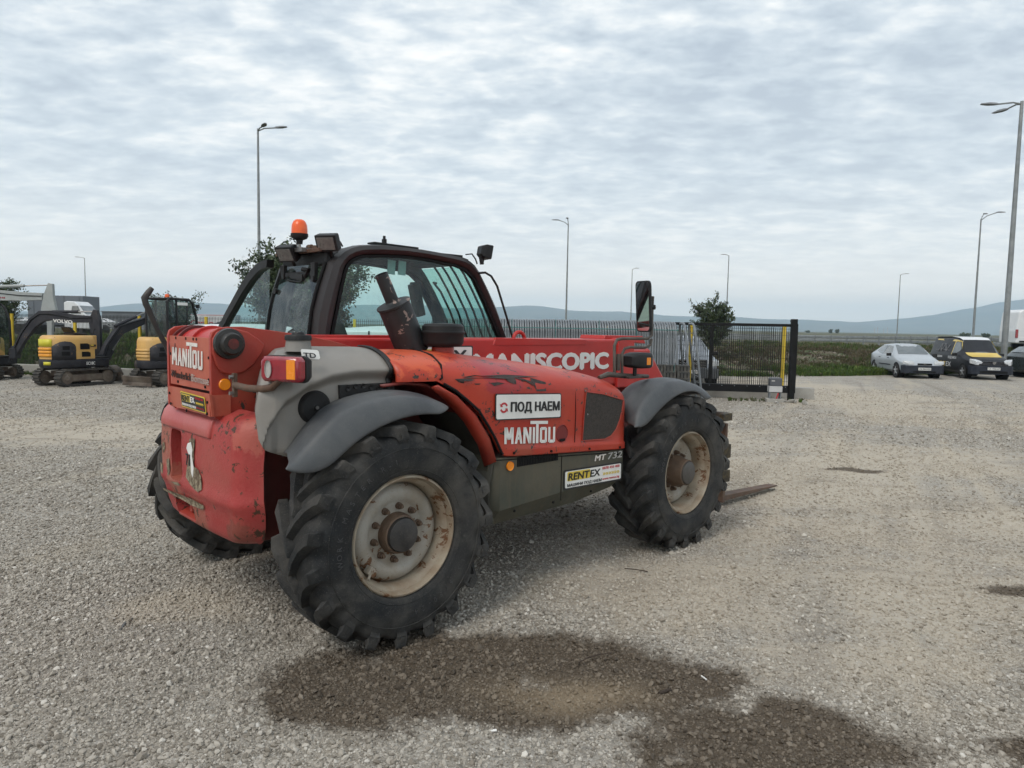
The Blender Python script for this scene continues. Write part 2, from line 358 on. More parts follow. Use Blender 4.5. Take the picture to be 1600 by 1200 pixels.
def height(x, y):
    x = np.asarray(x, float); y = np.asarray(y, float)
    d = y-bank_front(x)
    t = np.clip(d/7.5, 0, 1); s = t*t*(3-2*t)
    lump = .16*np.sin(x*.9+1.1*np.sin(y*.6))*np.cos(y*.5+x*.3)+.08*np.sin(x*2.3+y*1.7)
    amp = np.interp(x, [-30, -5, 5, 12, 30], [.42, .50, .55, .72, .62])
    h = s*(amp+lump*.8*s*(1-np.clip((d-9)/9, 0, 1)*.8)) + np.clip((d-8)/40, 0, 1)*.06
    near = np.clip((60-y)/20, 0, 1)
    return h + und(x, y)*near*(1+s*2) - .03*0
GM = soil_material(); SM = stone_material()
def axis_pts(segs):
    a = []
    for lo, hi, st in segs: a += list(np.arange(lo, hi-1e-6, st))
    return np.array(a+[segs[-1][1]])
xs = axis_pts([(-6000, -1000, 500), (-1000, -200, 80), (-200, -60, 10), (-60, -24, 1.5), (-24, -4, .25), (-4, 4.5, .05), (4.5, 26, .25), (26, 60, 1.5), (60, 200, 10), (200, 1000, 80), (1000, 6000, 500)])
ys = axis_pts([(-600, -60, 60), (-60, -6, 3), (-6, 2, .5), (2, 7.2, .05), (7.2, 12, .12), (12, 46, .25), (46, 120, 2), (120, 400, 20), (400, 6500, 300)])
X, Y = np.meshgrid(xs, ys); Z = height(X, Y)
me = bpy.data.meshes.new('ground'); nx, ny = len(xs), len(ys)
V = np.stack([X, Y, Z], -1).reshape(-1, 3)
i = np.arange(nx*ny).reshape(ny, nx); F = np.stack([i[:-1, :-1], i[:-1, 1:], i[1:, 1:], i[1:, :-1]], -1).reshape(-1, 4)
me.vertices.add(len(V)); me.vertices.foreach_set('co', V.astype(np.float32).ravel()); me.loops.add(F.size); me.loops.foreach_set('vertex_index', F.astype(np.int32).ravel())
me.polygons.add(len(F)); me.polygons.foreach_set('loop_start', (np.arange(len(F))*4).astype(np.int32)); me.polygons.foreach_set('loop_total', np.full(len(F), 4, np.int32)); me.update(); me.validate()
bk = np.clip((V[:, 1]-bank_front(V[:, 0])+.15)/1.0, 0, 1)
me.attributes.new('bank', 'FLOAT', 'POINT').data.foreach_set('value', bk.astype(np.float32))
rd = np.clip((V[:, 1]-64)/4, 0, 1)*np.clip((96-V[:, 1])/4, 0, 1)*0
me.attributes.new('road', 'FLOAT', 'POINT').data.foreach_set('value', rd.astype(np.float32))
me.materials.append(GM); me.shade_smooth()
go = bpy.data.objects.new('ground', me); COL.objects.link(go); go['kind'] = 'structure'

def rock_mesh(name, seed, sub=1):
    r_ = random.Random(seed); bm = bmesh.new(); bmesh.ops.create_icosphere(bm, subdivisions=sub, radius=.5)
    sx, sy, sz = r_.uniform(.8, 1.25), r_.uniform(.65, 1), r_.uniform(.45, .75)
    pl = [Vector((r_.gauss(0, 1), r_.gauss(0, 1), r_.gauss(0, 1))).normalized() for _ in range(6)]
    for v in bm.verts:
        for p in pl:
            k = v.co.dot(p)
            if k > .36: v.co -= p*(k-.36)
        v.co *= 1+r_.uniform(-.08, .08); v.co.x *= sx; v.co.y *= sy; v.co.z *= sz
    me = bpy.data.meshes.new(name); bm.to_mesh(me); bm.free(); me.materials.append(SM); me.shade_smooth(); me.set_sharp_from_angle(angle=R(38)); return me
def scatter(name, pts, sc, rot, idx, meshes, kind='stuff', extra=None, label=None, cat=None, parent=None):
    me = bpy.data.meshes.new(name); n = len(pts); me.vertices.add(n); me.vertices.foreach_set('co', np.asarray(pts, np.float32).ravel())
    sc = np.asarray(sc, np.float32); sc = np.repeat(sc[:, None], 3, 1) if sc.ndim == 1 else sc
    me.attributes.new('isc', 'FLOAT_VECTOR', 'POINT').data.foreach_set('vector', sc.ravel())
    me.attributes.new('irot', 'FLOAT_VECTOR', 'POINT').data.foreach_set('vector', np.asarray(rot, np.float32).ravel())
    me.attributes.new('iidx', 'INT', 'POINT').data.foreach_set('value', np.asarray(idx, np.int32))
    me.attributes.new('shade', 'FLOAT', 'POINT').data.foreach_set('value', (rng.random(n) if extra is None else extra).astype(np.float32))
    me.update(); o = bpy.data.objects.new(name, me); COL.objects.link(o)
    if parent is not None: o.parent = parent
    g = bpy.data.node_groups.new(name, 'GeometryNodeTree'); g.interface.new_socket('Geometry', in_out='INPUT', socket_type='NodeSocketGeometry'); g.interface.new_socket('Geometry', in_out='OUTPUT', socket_type='NodeSocketGeometry')
    gi = g.nodes.new('NodeGroupInput'); gout = g.nodes.new('NodeGroupOutput'); ip = g.nodes.new('GeometryNodeInstanceOnPoints'); jn = g.nodes.new('GeometryNodeGeometryToInstance')
    for mm in reversed(meshes):
        so = bpy.data.objects.new(name+'_piece', mm); oi = g.nodes.new('GeometryNodeObjectInfo'); oi.inputs[0].default_value = so; g.links.new(oi.outputs['Geometry'], jn.inputs[0])
    g.links.new(gi.outputs[0], ip.inputs['Points']); g.links.new(jn.outputs[0], ip.inputs['Instance']); ip.inputs['Pick Instance'].default_value = True
    def na(nm, ty):
        a = g.nodes.new('GeometryNodeInputNamedAttribute'); a.data_type = ty; a.inputs[0].default_value = nm; return a.outputs['Attribute']
    g.links.new(na('iidx', 'INT'), ip.inputs['Instance Index']); g.links.new(na('isc', 'FLOAT_VECTOR'), ip.inputs['Scale'])
    er = g.nodes.new('FunctionNodeEulerToRotation'); g.links.new(na('irot', 'FLOAT_VECTOR'), er.inputs[0]); g.links.new(er.outputs[0], ip.inputs['Rotation'])
    g.links.new(ip.outputs[0], gout.inputs[0]); md = o.modifiers.new('scatter', 'NODES'); md.node_group = g
    tag(o, label, cat, None, kind); return o
def gravel():
    P = []; Sc = []
    def zone(y0, y1, dens, smin, smax, pw=2.2):
        A = (y1**2-y0**2)*.5*1.55; n = int(A*dens)
        y = np.sqrt(rng.uniform(y0**2, y1**2, n)); x = rng.uniform(-.775, .775, n)*y
        P.append(np.stack([x, y], 1)); Sc.append(smin+(smax-smin)*rng.random(n)**pw)
    zone(2.5, 4.2, 9500, .005, .019, 2.2); zone(2.5, 5.2, 1500, .016, .042, 2.2)
    zone(4.2, 6.5, 4200, .010, .032); zone(6.5, 10, 1500, .014, .042); zone(10, 16, 420, .020, .055); zone(16, 23, 90, .025, .06)
    zone(2.5, 9, 16, .035, .062)
    P = np.concatenate(P); Sc = np.concatenate(Sc); x, y = P[:, 0], P[:, 1]
    # thinner where the earth is worn bare
    q = np.sin(x*1.3+1.7*np.sin(y*.8))*np.cos(y*1.1+.9*np.sin(x*.9+2))
    tr = np.exp(-(((x-4.5)/4.2)**2+((y-9)/5.2)**2))+np.exp(-(((x-2.3)/2.2)**2+((y-5.0)/1.2)**2))+np.exp(-(((x+7)/5)**2+((y-11.5)/2.2)**2))+np.exp(-(((x-.28)/.35)**2+((y-3.42)/.2)**2))*.5
    keep = rng.random(len(x)) < np.clip(1-.5*tr+.25*q, .15, 1)
    keep &= y < bank_front(x)-.2
    P, Sc = P[keep], Sc[keep]; z = height(P[:, 0], P[:, 1])+Sc*rng.uniform(-.1, .22, len(Sc))
    n = len(Sc); rot = np.stack([rng.normal(0, .5, n), rng.normal(0, .5, n), rng.uniform(0, 6.28, n)], 1)
    scatter('gravel', np.stack([P[:, 0], P[:, 1], z], 1), Sc, rot, rng.integers(0, 6, n), [rock_mesh('stone', 10+k, 1) for k in range(6)], label='loose crushed grey stones covering the yard', cat='gravel')
gravel()

# ================================================================== TELEHANDLER
tele = thing('telehandler', 'large worn red telehandler with grey fenders and dark cab in the middle of the yard', 'telehandler', (TX, TY, 0), TH)
RED1 = (.40, .038, .022); RED2 = (.32, .028, .020)
red_hood = pm('hood_paint', (.43, .036, .014), (.36, .026, .013), 1.6, .42, 0, .06, 25, dust=.16, dcol=(.40, .13, .07), chip=.62, chscale=34, coat=.06, spec=.4, patch=[(.25, -.75, 1.63, .34, (.56, .085, .028)), (.85, -1.02, 1.50, .24, (.33, .017, .026)), (1.55, -.75, 1.50, .20, (.52, .11, .06)), (1.0, -1.1, 1.0, .10, (.30, .05, .025))])
red_boom = pm('boom_paint', (.48, .026, .022), (.41, .022, .019), 2.2, .4, 0, .03, 20, dust=.12, dcol=(.4, .10, .07), chip=.2, chscale=16, coat=.08, spec=.4)
red_cw = pm('counterweight_paint', (.31, .020, .022), (.37, .048, .044), 2.4, .5, 0, .35, 55, dust=.5, dcol=(.36, .10, .075), chip=.75, ccol=(.07, .035, .02), chscale=20, streak=.12, spec=.4, patch=[(-.74, .52, 1.0, .20, (.34, .115, .075)), (-.74, .30, .78, .14, (.33, .10, .065)), (-.74, -.05, .62, .16, (.30, .09, .06)), (-.70, -.55, .60, .12, (.20, .05, .035)), (-.66, -.68, 1.2, .14, (.43, .10, .075))])
red_old = pm('old_red_paint', (.38, .034, .018), (.30, .026, .017), 2.5, .45, 0, .06, 30, dust=.5, dcol=(.30, .085, .05), chip=.3, chscale=12)
red_plate = pm('faded_red_plate', (.40, .075, .042), (.46, .115, .07), 5, .6, 0, .08, 90, dust=.5, dcol=(.46, .15, .10), chip=.15, chscale=25)
red_dark = pm('dark_red_frame', (.12, .014, .012), (.08, .010, .009), 4, .6, dust=.35, dcol=(.10, .06, .045), chip=.3)
grey_tank = pm('tank_plastic', (.19, .18, .165), (.235, .222, .205), 2.5, .5, 0, .05, 30, dust=.55, dcol=(.26, .235, .205), streak=.14)
fend = pm('fender_plastic', (.045, .049, .055), (.062, .067, .072), 3, .5, 0, .05, 60, dust=.35, dcol=(.155, .155, .15), chip=.15, ccol=(.03, .03, .03))
rubber = pm('tyre_rubber', (.014, .016, .018), (.025, .025, .025), 5, .8, 0, .25, 90, dust=.75, dcol=(.11, .102, .09), spec=.28)
rimm = pm('rim_paint', (.36, .345, .31), (.28, .26, .22), 5, .55, 0, .12, 60, dust=.75, dcol=(.24, .18, .115), chip=.75, ccol=(.13, .06, .025), chscale=13)
rimr = pm('rim_rusty', (.36, .32, .25), (.26, .20, .14), 7, .6, 0, .2, 60, dust=.6, dcol=(.25, .16, .09), chip=.8, ccol=(.13, .055, .02), chscale=14)
hubm = pm('hub_rust', (.12, .075, .048), (.085, .055, .038), 9, .75, 0, .3, 60, dust=.4, dcol=(.2, .14, .09))
blk = pm('black_plastic', (.009, .009, .010), (.014, .014, .015), 6, .5, dust=.15, dcol=(.06, .055, .05), spec=.3)
blkmat = pm('soft_black', (.005, .005, .006), (.008, .008, .008), 6, .7, spec=.2)
cabm = pm('cab_frame_paint', (.022, .020, .021), (.031, .028, .029), 3, .45, 0, .04, 40, dust=.2, dcol=(.08, .07, .066), spec=.35)
skirt = pm('skirt_paint', (.058, .062, .048), (.085, .086, .068), 3.0, .6, 0, .12, 30, dust=.6, dcol=(.125, .10, .066), streak=.55, chip=.25, chscale=12, spec=.3)
steel = pm('bare_steel', (.30, .29, .28), (.22, .21, .2), 8, .4, .8, .1)
rusty = pm('rusty_steel', (.12, .062, .038), (.08, .045, .03), 9, .7, .2, .25, 50, dust=.3)
mud = pm('axle_grime', (.045, .036, .028), (.03, .025, .02), 6, .8, 0, .3, 40)
white = pm('white_print', (.78, .77, .74), (.72, .71, .68), 12, .5, chip=.0)
whiteb = pm('worn_white_print', (.74, .70, .66), (.66, .6, .55), 30, .5, chip=.15, chscale=60, ccol=(.40, .1, .06))
black_p = pm('black_print', (.015, .015, .017), None, 8, .45)
yel_p = pm('yellow_print', (.68, .50, .055), (.6, .45, .06), 8, .45)
redp = pm('red_print', (.5, .03, .04), None, 8, .45)
amber = pm('amber_lens', (.85, .27, .01), (.8, .24, .01), 20, .25, spec=.6)
redl = pm('red_lens', (.30, .008, .02), (.22, .006, .018), 20, .15, spec=.7, coat=.6)
clearl = pm('clear_lens', (.45, .44, .42), (.38, .36, .34), 40, .12, spec=.7, coat=.5)
gl = glass('cab_glass', (.58, .80, .75), dirt=.07)
gld = glass('cab_glass_dusty', (.62, .80, .75), dirt=.13)

# ---- wheels
def tyre_mesh(mir):
    m = MB(); Ro = .588; NL = 19; s = -1 if mir else 1
    prof = [(.345, -.158), (.352, -.176), (.368, -.187), (.40, -.196), (.45, -.201), (.50, -.200), (.535, -.195), (.560, -.186), (.578, -.168), (.586, -.14), (.590, -.08), (.592, 0)]
    full = prof + [(r_, -h) for r_, h in reversed(prof[:-1])]
    def mod(th, j, r_, h):
        k = j if j < 12 else 22-j
        ph = (th*NL/(2*PI)+(0 if h < 0 else .5)) % 1
        c = math.exp(-((ph-.5)/.22)**2)
        if 5 <= k <= 9: h *= 1-(.03 if k == 5 else .085)*c; r_ -= .016*c
        if k == 2: pass
        return r_, h
    m.lathe(full, axis=(0, 1, 0), n=160, mod=mod)
    # raised rings of the sidewall
    for sg in (-1, 1):
        m.lathe([(.500, .199*sg), (.502, .203*sg), (.505, .199*sg)], n=96)
        m.lathe([(.372, .186*sg), (.377, .192*sg), (.383, .188*sg)], n=96)
    # lugs: curved tapered bars from the shoulder to past the centre line
    ax = Vector((0, 1, 0)); u = Vector((0, 0, 1)); a = ax.cross(u).normalized(); b = ax.cross(a)
    def pt(th, r_, y): return (a*math.cos(th)+b*math.sin(th))*r_+ax*y
    for side in (-1, 1):
        for k in range(NL):
            th0 = 2*PI*(k+(0 if side < 0 else .5))/NL; secs = []
            for (t, y, rb, rt, wt, wb, dth) in [(0, .194, .530, .545, .050, .066, -.006), (.06, .200, .556, .594, .056, .078, -.004), (.12, .194, .572, .6225, .060, .090, .0), (.2, .178, .580, .6315, .062, .100, .012), (.45, .122, .585, .6335, .056, .098, .085), (.72, .058, .588, .6345, .050, .092, .205), (1.0, -.008, .588, .633, .044, .084, .345), (1.04, -.022, .586, .606, .030, .080, .37)]:
                th = th0 + s*0 - dth*1.0
                yy = y*side
                wt_, wb_ = wt/.63, wb/.60
                secs.append([pt(th-wb_/2, rb, yy), pt(th-wt_/2, rt, yy), pt(th+wt_/2, rt, yy), pt(th+wb_/2, rb, yy)])
            m.loft(secs)
            # small rectangular boss on the shoulder end
            e = [pt(th0+dx, rr, (.199+dy)*side) for (dx, rr, dy) in [(-.020, .562, .0), (-.020, .592, -.003), (.022, .592, -.003), (.022, .562, .0)]]
            f_ = [p+ax*side*.0045 for p in e]; m.loft([e, f_])
    if mir: m.v = [(x, -y, z) for x, y, z in m.v]; m.f = [tuple(reversed(f)) for f in m.f]
    return m.build('tyre', rubber, data=True, smooth=32)
def rim_mesh():
    m = MB()
    m.lathe([(.3646, -.178), (.3646, -.170), (.352, -.160), (.345, -.158), (.338, -.168), (.330, -.170), (.322, -.150), (.318, -.125), (.300, -.112), (.292, -.085), (.286, -.04), (.286, .10), (.33, .13), (.345, .158), (.3646, .178), (.36, .17), (.34, .15), (.30, .12), (.296, .04)], n=90)
    return m.build('rim', rimr, data=True, smooth=40)
def disc_mesh(front):
    m = MB(); q = -.035 if not front else .005
    m.lathe([(.290, q+.03), (.282, q-.012), (.262, q-.040), (.235, q-.052), (.205, q-.048), (.180, q-.030), (.172, q-.026), (.10, q-.026)], n=80)
    return m.build('disc', rimm, data=True, smooth=40), q-.026
TM, TMm, RM = tyre_mesh(False), tyre_mesh(True), rim_mesh()
side_letters = []
def wheel(x, side, front, steer=0):
    dm, fy = DM[front]
    w_ = link('wheel', dm, tele); w_.location = (x, -1.032*side, .630); w_.rotation_euler = (0, 0, (0 if side > 0 else PI)+steer)
    link('tyre', TM if side > 0 else TMm, w_); link('rim', RM, w_)
    w_.rotation_euler.y = 0
    if not front:
        m = MB(); m.lathe([(.118, fy+.01), (.116, fy-.035), (.108, fy-.062), (.100, fy-.066)], n=40); m.build('hub', hubm, w_, 40)
        m = MB(); m.lathe([(.0, fy-.088), (.085, fy-.088), (.094, fy-.084), (.097, fy-.060), (.0, fy-.060)], n=40); m.build('hub_cap', pm('cap_black', (.010, .010, .012), (.022, .020, .018), 30, .5, 0, .1, 60, dust=.4, dcol=(.14, .13, .12)), w_, 30)
    else:
        m = MB(); m.lathe([(.135, fy+.01), (.128, fy-.05), (.112, fy-.085), (.106, fy-.135), (.098, fy-.14)], n=40); m.build('hub', hubm, w_, 40)
        m = MB(); m.lathe([(.0, fy-.158), (.080, fy-.156), (.092, fy-.150), (.096, fy-.125), (.0, fy-.125)], n=40); m.build('hub_cap', pm('cap_grey', (.06, .055, .05), (.045, .04, .035), 30, .5, 0, .1, 60, dust=.4, dcol=(.14, .13, .12)), w_, 30)
    bm_ = MB(); bm_.cyl((0, 0, 0), (0, -.016, 0), .020, 14); bm_.cyl((0, -.016, 0), (0, -.036, 0), .0155, 6); bm_.cyl((0, -.036, 0), (0, -.046, 0), .010, 8)
    bme = bm_.build('wheel_bolt', hubm, data=True)
    for k in range(10):
        a_ = 2*PI*k/10+.2; o = link('wheel_bolt', bme, w_); o.location = (.152*math.cos(a_), fy+.002, .152*math.sin(a_))
    v_ = MB(); v_.box((-.20, fy-.055, -.17), (.05, .05, .045), (0, R(40), 0)); v_.tube([(-.20, fy-.06, -.17), (-.235, fy-.09, -.2)], .008, 8); v_.build('valve', rimm, w_, 30, .006)
    return w_
DM = {f: disc_mesh(f) for f in (False, True)}
WRR = wheel(0, 1, False); WFR = wheel(2.81, 1, True, R(.9)); WRL = wheel(0, -1, False); WFL = wheel(2.81, -1, True, R(.9))
WRR.rotation_euler.y = 0
# moulded size lettering on the near tyres
def arc_text(s, w_, rad, a0, da, size):
    m_ = rubber_txt
    for i_, ch in enumerate(s):
        if ch == ' ': continue
        a_ = a0+da*i_; c_, s_ = math.cos(a_), math.sin(a_)
        up = Vector((c_, 0, s_)); ri = Vector((s_, 0, -c_)); o_ = Vector((0, -.1995, 0))+up*rad-ri*size*.3
        text('letter', ch, size, o_, ri, up, m_, w_, ext=.0016)
rubber_txt = pm('tyre_lettering', (.05, .05, .052), (.04, .04, .042), 8, .7, dust=.4, dcol=(.12, .115, .105))
arc_text('WORK MASTER R-1', WRR, .425, R(190), -R(6.4), .042)
arc_text('15.5/80-24', WRR, .425, R(330), -R(6.0), .042)
arc_text('WORK MASTER R-1', WFR, .425, R(170), -R(6.4), .042)

# ---- chassis, axles, belly
m = MB(); m.box((1.35, 0, .78), (3.9, .72, .40)); m.box((1.4, -.55, .70), (1.35, .5, .30)); m.box((1.4, .62, .72), (1.5, .7, .32)); m.box((3.25, 0, .75), (.7, .6, .5)); m.build('chassis', red_dark, tele, 0, .02)
for x in (0, 2.81):
    m = MB(); m.lathe([(.0, -.95), (.12, -.95), (.13, -.8), (.085, -.6), (.09, -.3), (.17, -.16), (.19, 0), (.17, .16), (.09, .3), (.085, .6), (.13, .8), (.12, .95), (0, .95)], (x, 0, .63), n=24); m.build('axle', mud, tele, 40)
mud_skirt = pm('dirty_liner', (.05, .05, .040), (.035, .033, .027), 5, .7, dust=.5, dcol=(.09, .08, .06)); red_arch_shade = pm('arch_shade_red', (.20, .022, .018), (.15, .016, .014), 4, .5, dust=.3, dcol=(.16, .06, .045))  # second red is darkened to carry the shade inside the arch
# inner wheel arches: sheets behind the wheels
def arch_liner(x0, pts, y0, y1, mat, nm):
    m = MB(); m.grid([[(p[0], y0, p[1]) for p in pts], [(p[0], lerp(y0, y1, .5), p[1]+.01) for p in pts], [(p[0], y1, p[1]) for p in pts]]); return m.build(nm, mat, tele, 50, solid=.015)
AR = [(.73, .55), (.735, .80), (.775, .95), (.715, 1.10), (.595, 1.26), (.445, 1.385), (.31, 1.455), (.15, 1.47), (0, 1.46)]
arch_liner(0, AR[:5], -1.07, -.40, mud_skirt, 'arch_liner'); arch_liner(0, AR[4:], -.96, -.40, red_arch_shade, 'arch_liner')
lip = MB()
rowa = []; rowb = []
for k, (x, z) in enumerate(AR[2:7]):
    w_ = (1, 1, 1, .75, .25)[k]; rowa.append((x, -1.085+.02*(1-w_), z)); rowb.append((x-.045*w_, -1.02, z-.035*w_-.004))
lip.grid([rowa, rowb]); lip.build('arch_lip', red_old, tele, 50, solid=.012)
m = MB(); m.box((.55, -.42, 1.1), (1.0, .03, .75)); m.build('arch_wall', red_dark, tele)
m = MB(); m.box((-.30, 0, .92), (.5, 1.16, .72)); m.build('rear_frame', red_dark, tele, 0, .02)
m = MB()
for k in range(3): m.tube([(.2+.1*k, -.45, 1.2), (.3, -.5-.05*k, 1.0), (.1, -.55, .8), (0, -.5, .72)], .016, 8)
m.build('hose', blk, tele)

# ---- hood
def hood_section(x):
    zb = interp(x, [.07, .323, .46, .61, .73, .806, .84, 2.2], [1.475, 1.475, 1.40, 1.275, 1.116, .985, .972, .889])
    zc = interp(x, [.07, .35, .65, .92, 1.36, 1.65, 1.81, 2.0, 2.1, 2.165], [1.648, 1.648, 1.636, 1.604, 1.556, 1.515, 1.488, 1.43, 1.372, 1.29])
    yc = interp(x, [.07, .35, .65, 1.36, 1.65, 1.81, 2.0, 2.12, 2.165], [-.60, -.56, -.52, -.50, -.55, -.60, -.72, -.84, -.93])
    ys = interp(x, [.07, .3, .6, 2.0, 2.08, 2.13, 2.165], [-1.0, -1.045, -1.10, -1.10, -1.085, -1.05, -.98])
    z1 = max(zb+.02, interp(x, [.07, .35, .6, 1.0, 1.7, 2.0, 2.165], [1.50, 1.49, 1.43, 1.395, 1.35, 1.30, 1.20])); z1 = min(z1, zc-.03)
    return zb, z1, zc, yc, ys
def hood_row(x):
    zb, z1, zc, yc, ys = hood_section(x); row = []
    # slight step near the bottom edge of the panel
    for t in (0, .02, .08, .13, .16, .3, .5, .75, 1): 
        dy = 0
        if t <= .13 and x > .85: dy = -.012
        row.append((x, ys+dy, zb+(z1-zb)*t))
    for k in range(1, 11):
        a_ = k/10*PI/2; e = .9
        row.append((x, ys+(yc-ys)*(1-math.cos(a_)**e), z1+(zc-z1)*math.sin(a_)**e))
    row.append((x, yc+.12, zc-.004)); row.append((x, -.30, zc-.05))
    return row
hx = [.07, .12, .18, .25, .32, .38, .44, .50, .56, .62, .68, .74, .79, .83, .9, 1.0, 1.15, 1.3, 1.45, 1.6, 1.75, 1.88, 1.98, 2.05, 2.10, 2.135, 2.155, 2.165]
rows = [hood_row(x) for x in hx]
r_ = rows[-1]; rows.append([(2.168, lerp(p[1], -.45, .35), lerp(p[2], 1.1, .25)) for p in r_]); rows.append([(2.165, -.45, 1.1) for p in r_])
m = MB(); m.grid(rows); hood = m.build('hood', red_hood, tele, 50, solid=.03)
# press line between hood and rear cowl
m = MB(); pts = [Vector(hood_row(x)[j]) + Vector((0, -.004, .004)) for x, j in [(.335, 6), (.35, 8), (.375, 11), (.41, 14), (.46, 17), (.50, 18)]]
m.tube(pts, .007, 6); m.build('hood_seam', blkmat, tele)
m = MB(); pts = [Vector((x, hood_section(x)[4]-.006, hood_section(x)[0]+.004)) for x in (.36, .44, .52, .6, .68, .74, .79, .805)]
m.tube(pts, .009, 6); m.build('hood_seal', blkmat, tele)
m = MB(); m.lathe([(.0, 0), (.052, 0), (.058, -.004), (.062, 0)], (1.369, -1.1005, 1.075), n=28); m.build('latch_recess_disc', pm('recess_shade_red', (.20, .016, .014), None, 5, .5), tele, 30)  # flat disc; its darker red stands in for shade in the latch hollow
m = MB(); m.box((1.372, -1.104, 1.03), (.055, .006, .018), (0, 0, 0)); m.build('latch', blkmat, tele, 0, .003)
gp = [(1.608, 1.353), (1.80, 1.327), (2.035, 1.270), (2.025, 1.20), (2.00, 1.12), (1.96, 1.055), (1.905, 1.01), (1.83, .992), (1.58, 1.004), (1.59, 1.18)]
m = MB(); m.prism(gp, (0, -1.1045, 0), (1, 0, 0), (0, 0, 1), (0, .01, 0)); grl = m.build('side_grille', pm('grille_mesh', (.028, .023, .02), (.05, .04, .033), 60, .7, 0, .6, 240), tele, 0, .002)
m = MB(); m.tube([(x, -1.106, z) for x, z in gp+gp[:1]], .004, 6); m.build('grille_edge', red_old, tele)
for (x, z) in [(1.60, 1.36), (1.83, 1.33), (2.05, 1.27), (1.575, .997), (1.63, 1.19)]:
    m = MB(); m.cyl((x, -1.103, z), (x, -1.108, z), .006, 8); m.build('rivet', steel, tele)
# top grille slot of the hood
m = MB()
def hood_top(x, dy=.05):
    zb, z1, zc, yc, ys = hood_section(x); return Vector((x, yc-dy, zc+.001-.12*dy))
m.grid([[hood_top(x, .06)+Vector((0, 0, .003)) for x in np.linspace(1.5, 1.95, 9)], [hood_top(x, .015)+Vector((0, 0, .004)) for x in np.linspace(1.5, 1.95, 9)]]); m.build('hood_slot', blkmat, tele, 0, solid=.004)
# paint torn off above the rental sign
def scar(poly, nm='paint_scar', mat=None):
    m = MB(); n = len(poly); vs = []
    for (px, py) in poly:
        # march the view ray to the hood: sections solved numerically
        best = None
        for Yp in np.linspace(-1.104, -.5, 120):
            p = vY(px, py, float(Yp)); zb, z1, zc, yc, ys = hood_section(p.x)
            if p.z <= z1: d = abs(Yp-ys)
            elif Yp < yc:
                tt = min(1, (Yp-ys)/(yc-ys)); zz_ = z1+(zc-z1)*math.sin(math.acos(min(1, max(0, 1-tt))**(1/.9)))**.9; d = abs(zz_-p.z)
            else: continue
            if best is None or d < best[0]: best = (d, p)
        vs.append(best[1]+Vector((0, -.0035, .0035)))
    c_ = sum(vs, Vector())/n; m.add(vs+[c_], [(i_, (i_+1) % n, n) for i_ in range(n)]); return m.build(nm, mat or pm('scar_black', (.022, .018, .016), (.05, .03, .024), 30, .6), tele, 0)
for pl_ in [[(722, 590), (740, 587), (752, 588), (788, 586), (822, 588), (842, 589), (820, 590), (800, 591), (795, 593), (760, 591), (735, 592)],
            [(788, 590), (803, 591), (806, 596), (806, 601), (800, 600), (792, 596)], [(828, 591), (836, 593), (852, 598), (853, 612), (838, 612), (834, 603), (829, 597)],
            [(765, 599), (778, 598), (788, 600), (772, 604)], [(710, 593), (728, 592), (742, 594), (736, 596), (720, 597), (724, 600), (716, 598)], [(740, 600), (752, 600), (748, 602), (742, 602)],
            [(800, 590), (815, 592), (828, 596), (834, 604), (826, 598), (812, 594)]]: scar(pl_)
# fasteners, shut lines and latches of the panels
bolt_m = MB().cyl((0, 0, 0), (0, -.007, 0), .009, 8).build('panel_bolt', blkmat, data=True)
for (x, y, z) in [(.90, -1.1125, .99), (1.25, -1.1125, .965), (1.65, -1.1125, .94), (2.0, -1.1125, .915), (.88, -1.1, 1.36), (.93, -1.093, .60), (1.3, -1.093, .60), (1.7, -1.093, .62), (2.0, -1.093, .86)]:
    o = link('panel_bolt', bolt_m, tele); o.location = (x, y, z)
m = MB(); m.tube([(.86, -1.1035, 1.012), (1.4, -1.1035, .978), (2.02, -1.1035, .939)], .0028, 5); m.tube([(1.50, -1.1035, 1.0), (1.505, -1.1035, 1.2), (1.50, -1.098, 1.36)], .0026, 5); m.build('shut_line', blkmat, tele)
m = MB(); m.tube([(.76, -1.095, .955), (1.4, -1.095, .912), (2.05, -1.095, .872)], .0035, 5); m.tube([(1.38, -1.0945, .915), (1.38, -1.0945, .60)], .0025, 5); m.build('skirt_seam', blkmat, tele)
# ---- lower side skirt between the wheels
sk = MB(); xk = [.745, .80, 1.2, 1.6, 2.04, 2.07]
def skrow(x): 
    zt = .968-.062*(x-.8); zf = interp(x, [.8, 2.07], [.62, .70]); zb = interp(x, [.74, .8, 1.6, 1.95, 2.07], [.545, .545, .565, .60, .63])
    yy = -1.045 if x < .78 else -1.092
    return [(x, yy+.16, zt-.001), (x, yy, zt-.004), (x, yy, zt-.05), (x, yy, zf), (x, yy+.015, zf-.02), (x, yy+.10, zb-.04), (x, yy+.35, zb-.06)]
sk.grid([skrow(x) for x in xk]); sk.build('side_skirt', skirt, tele, 20, .004, solid=.02)
m = MB(); m.prism([(.74, .965), (.80, .965), (.80, .53), (.74, .55)], (0, -1.04, 0), (1, 0, 0), (0, 0, 1), (0, .9, 0)); m.build('skirt_end', skirt, tele, 0)
m = MB(); m.lathe([(0, 0), (.026, 0), (.030, -.004), (.030, .006)], (.881, -1.102, .905), n=24); m.build('side_reflector', amber, tele, 30)
m = MB()
for k in range(26): m.box((.955+k*.0152, -1.094, .921), (.009, .006, .062))
m.build('vent_slots', blkmat, tele)
text('model_name', 'MT', .058, (1.735, -1.0945, .838), (1, 0, -.005), (0, 0, 1), whiteb, tele, .125, .002, shear=.15)
text('model_name', '732', .070, (1.885, -1.0945, .834), (1, 0, -.005), (0, 0, 1), pm('outline_print', (.33, .33, .31), (.45, .44, .42), 40, .5), tele, .165, .001, shear=.15)

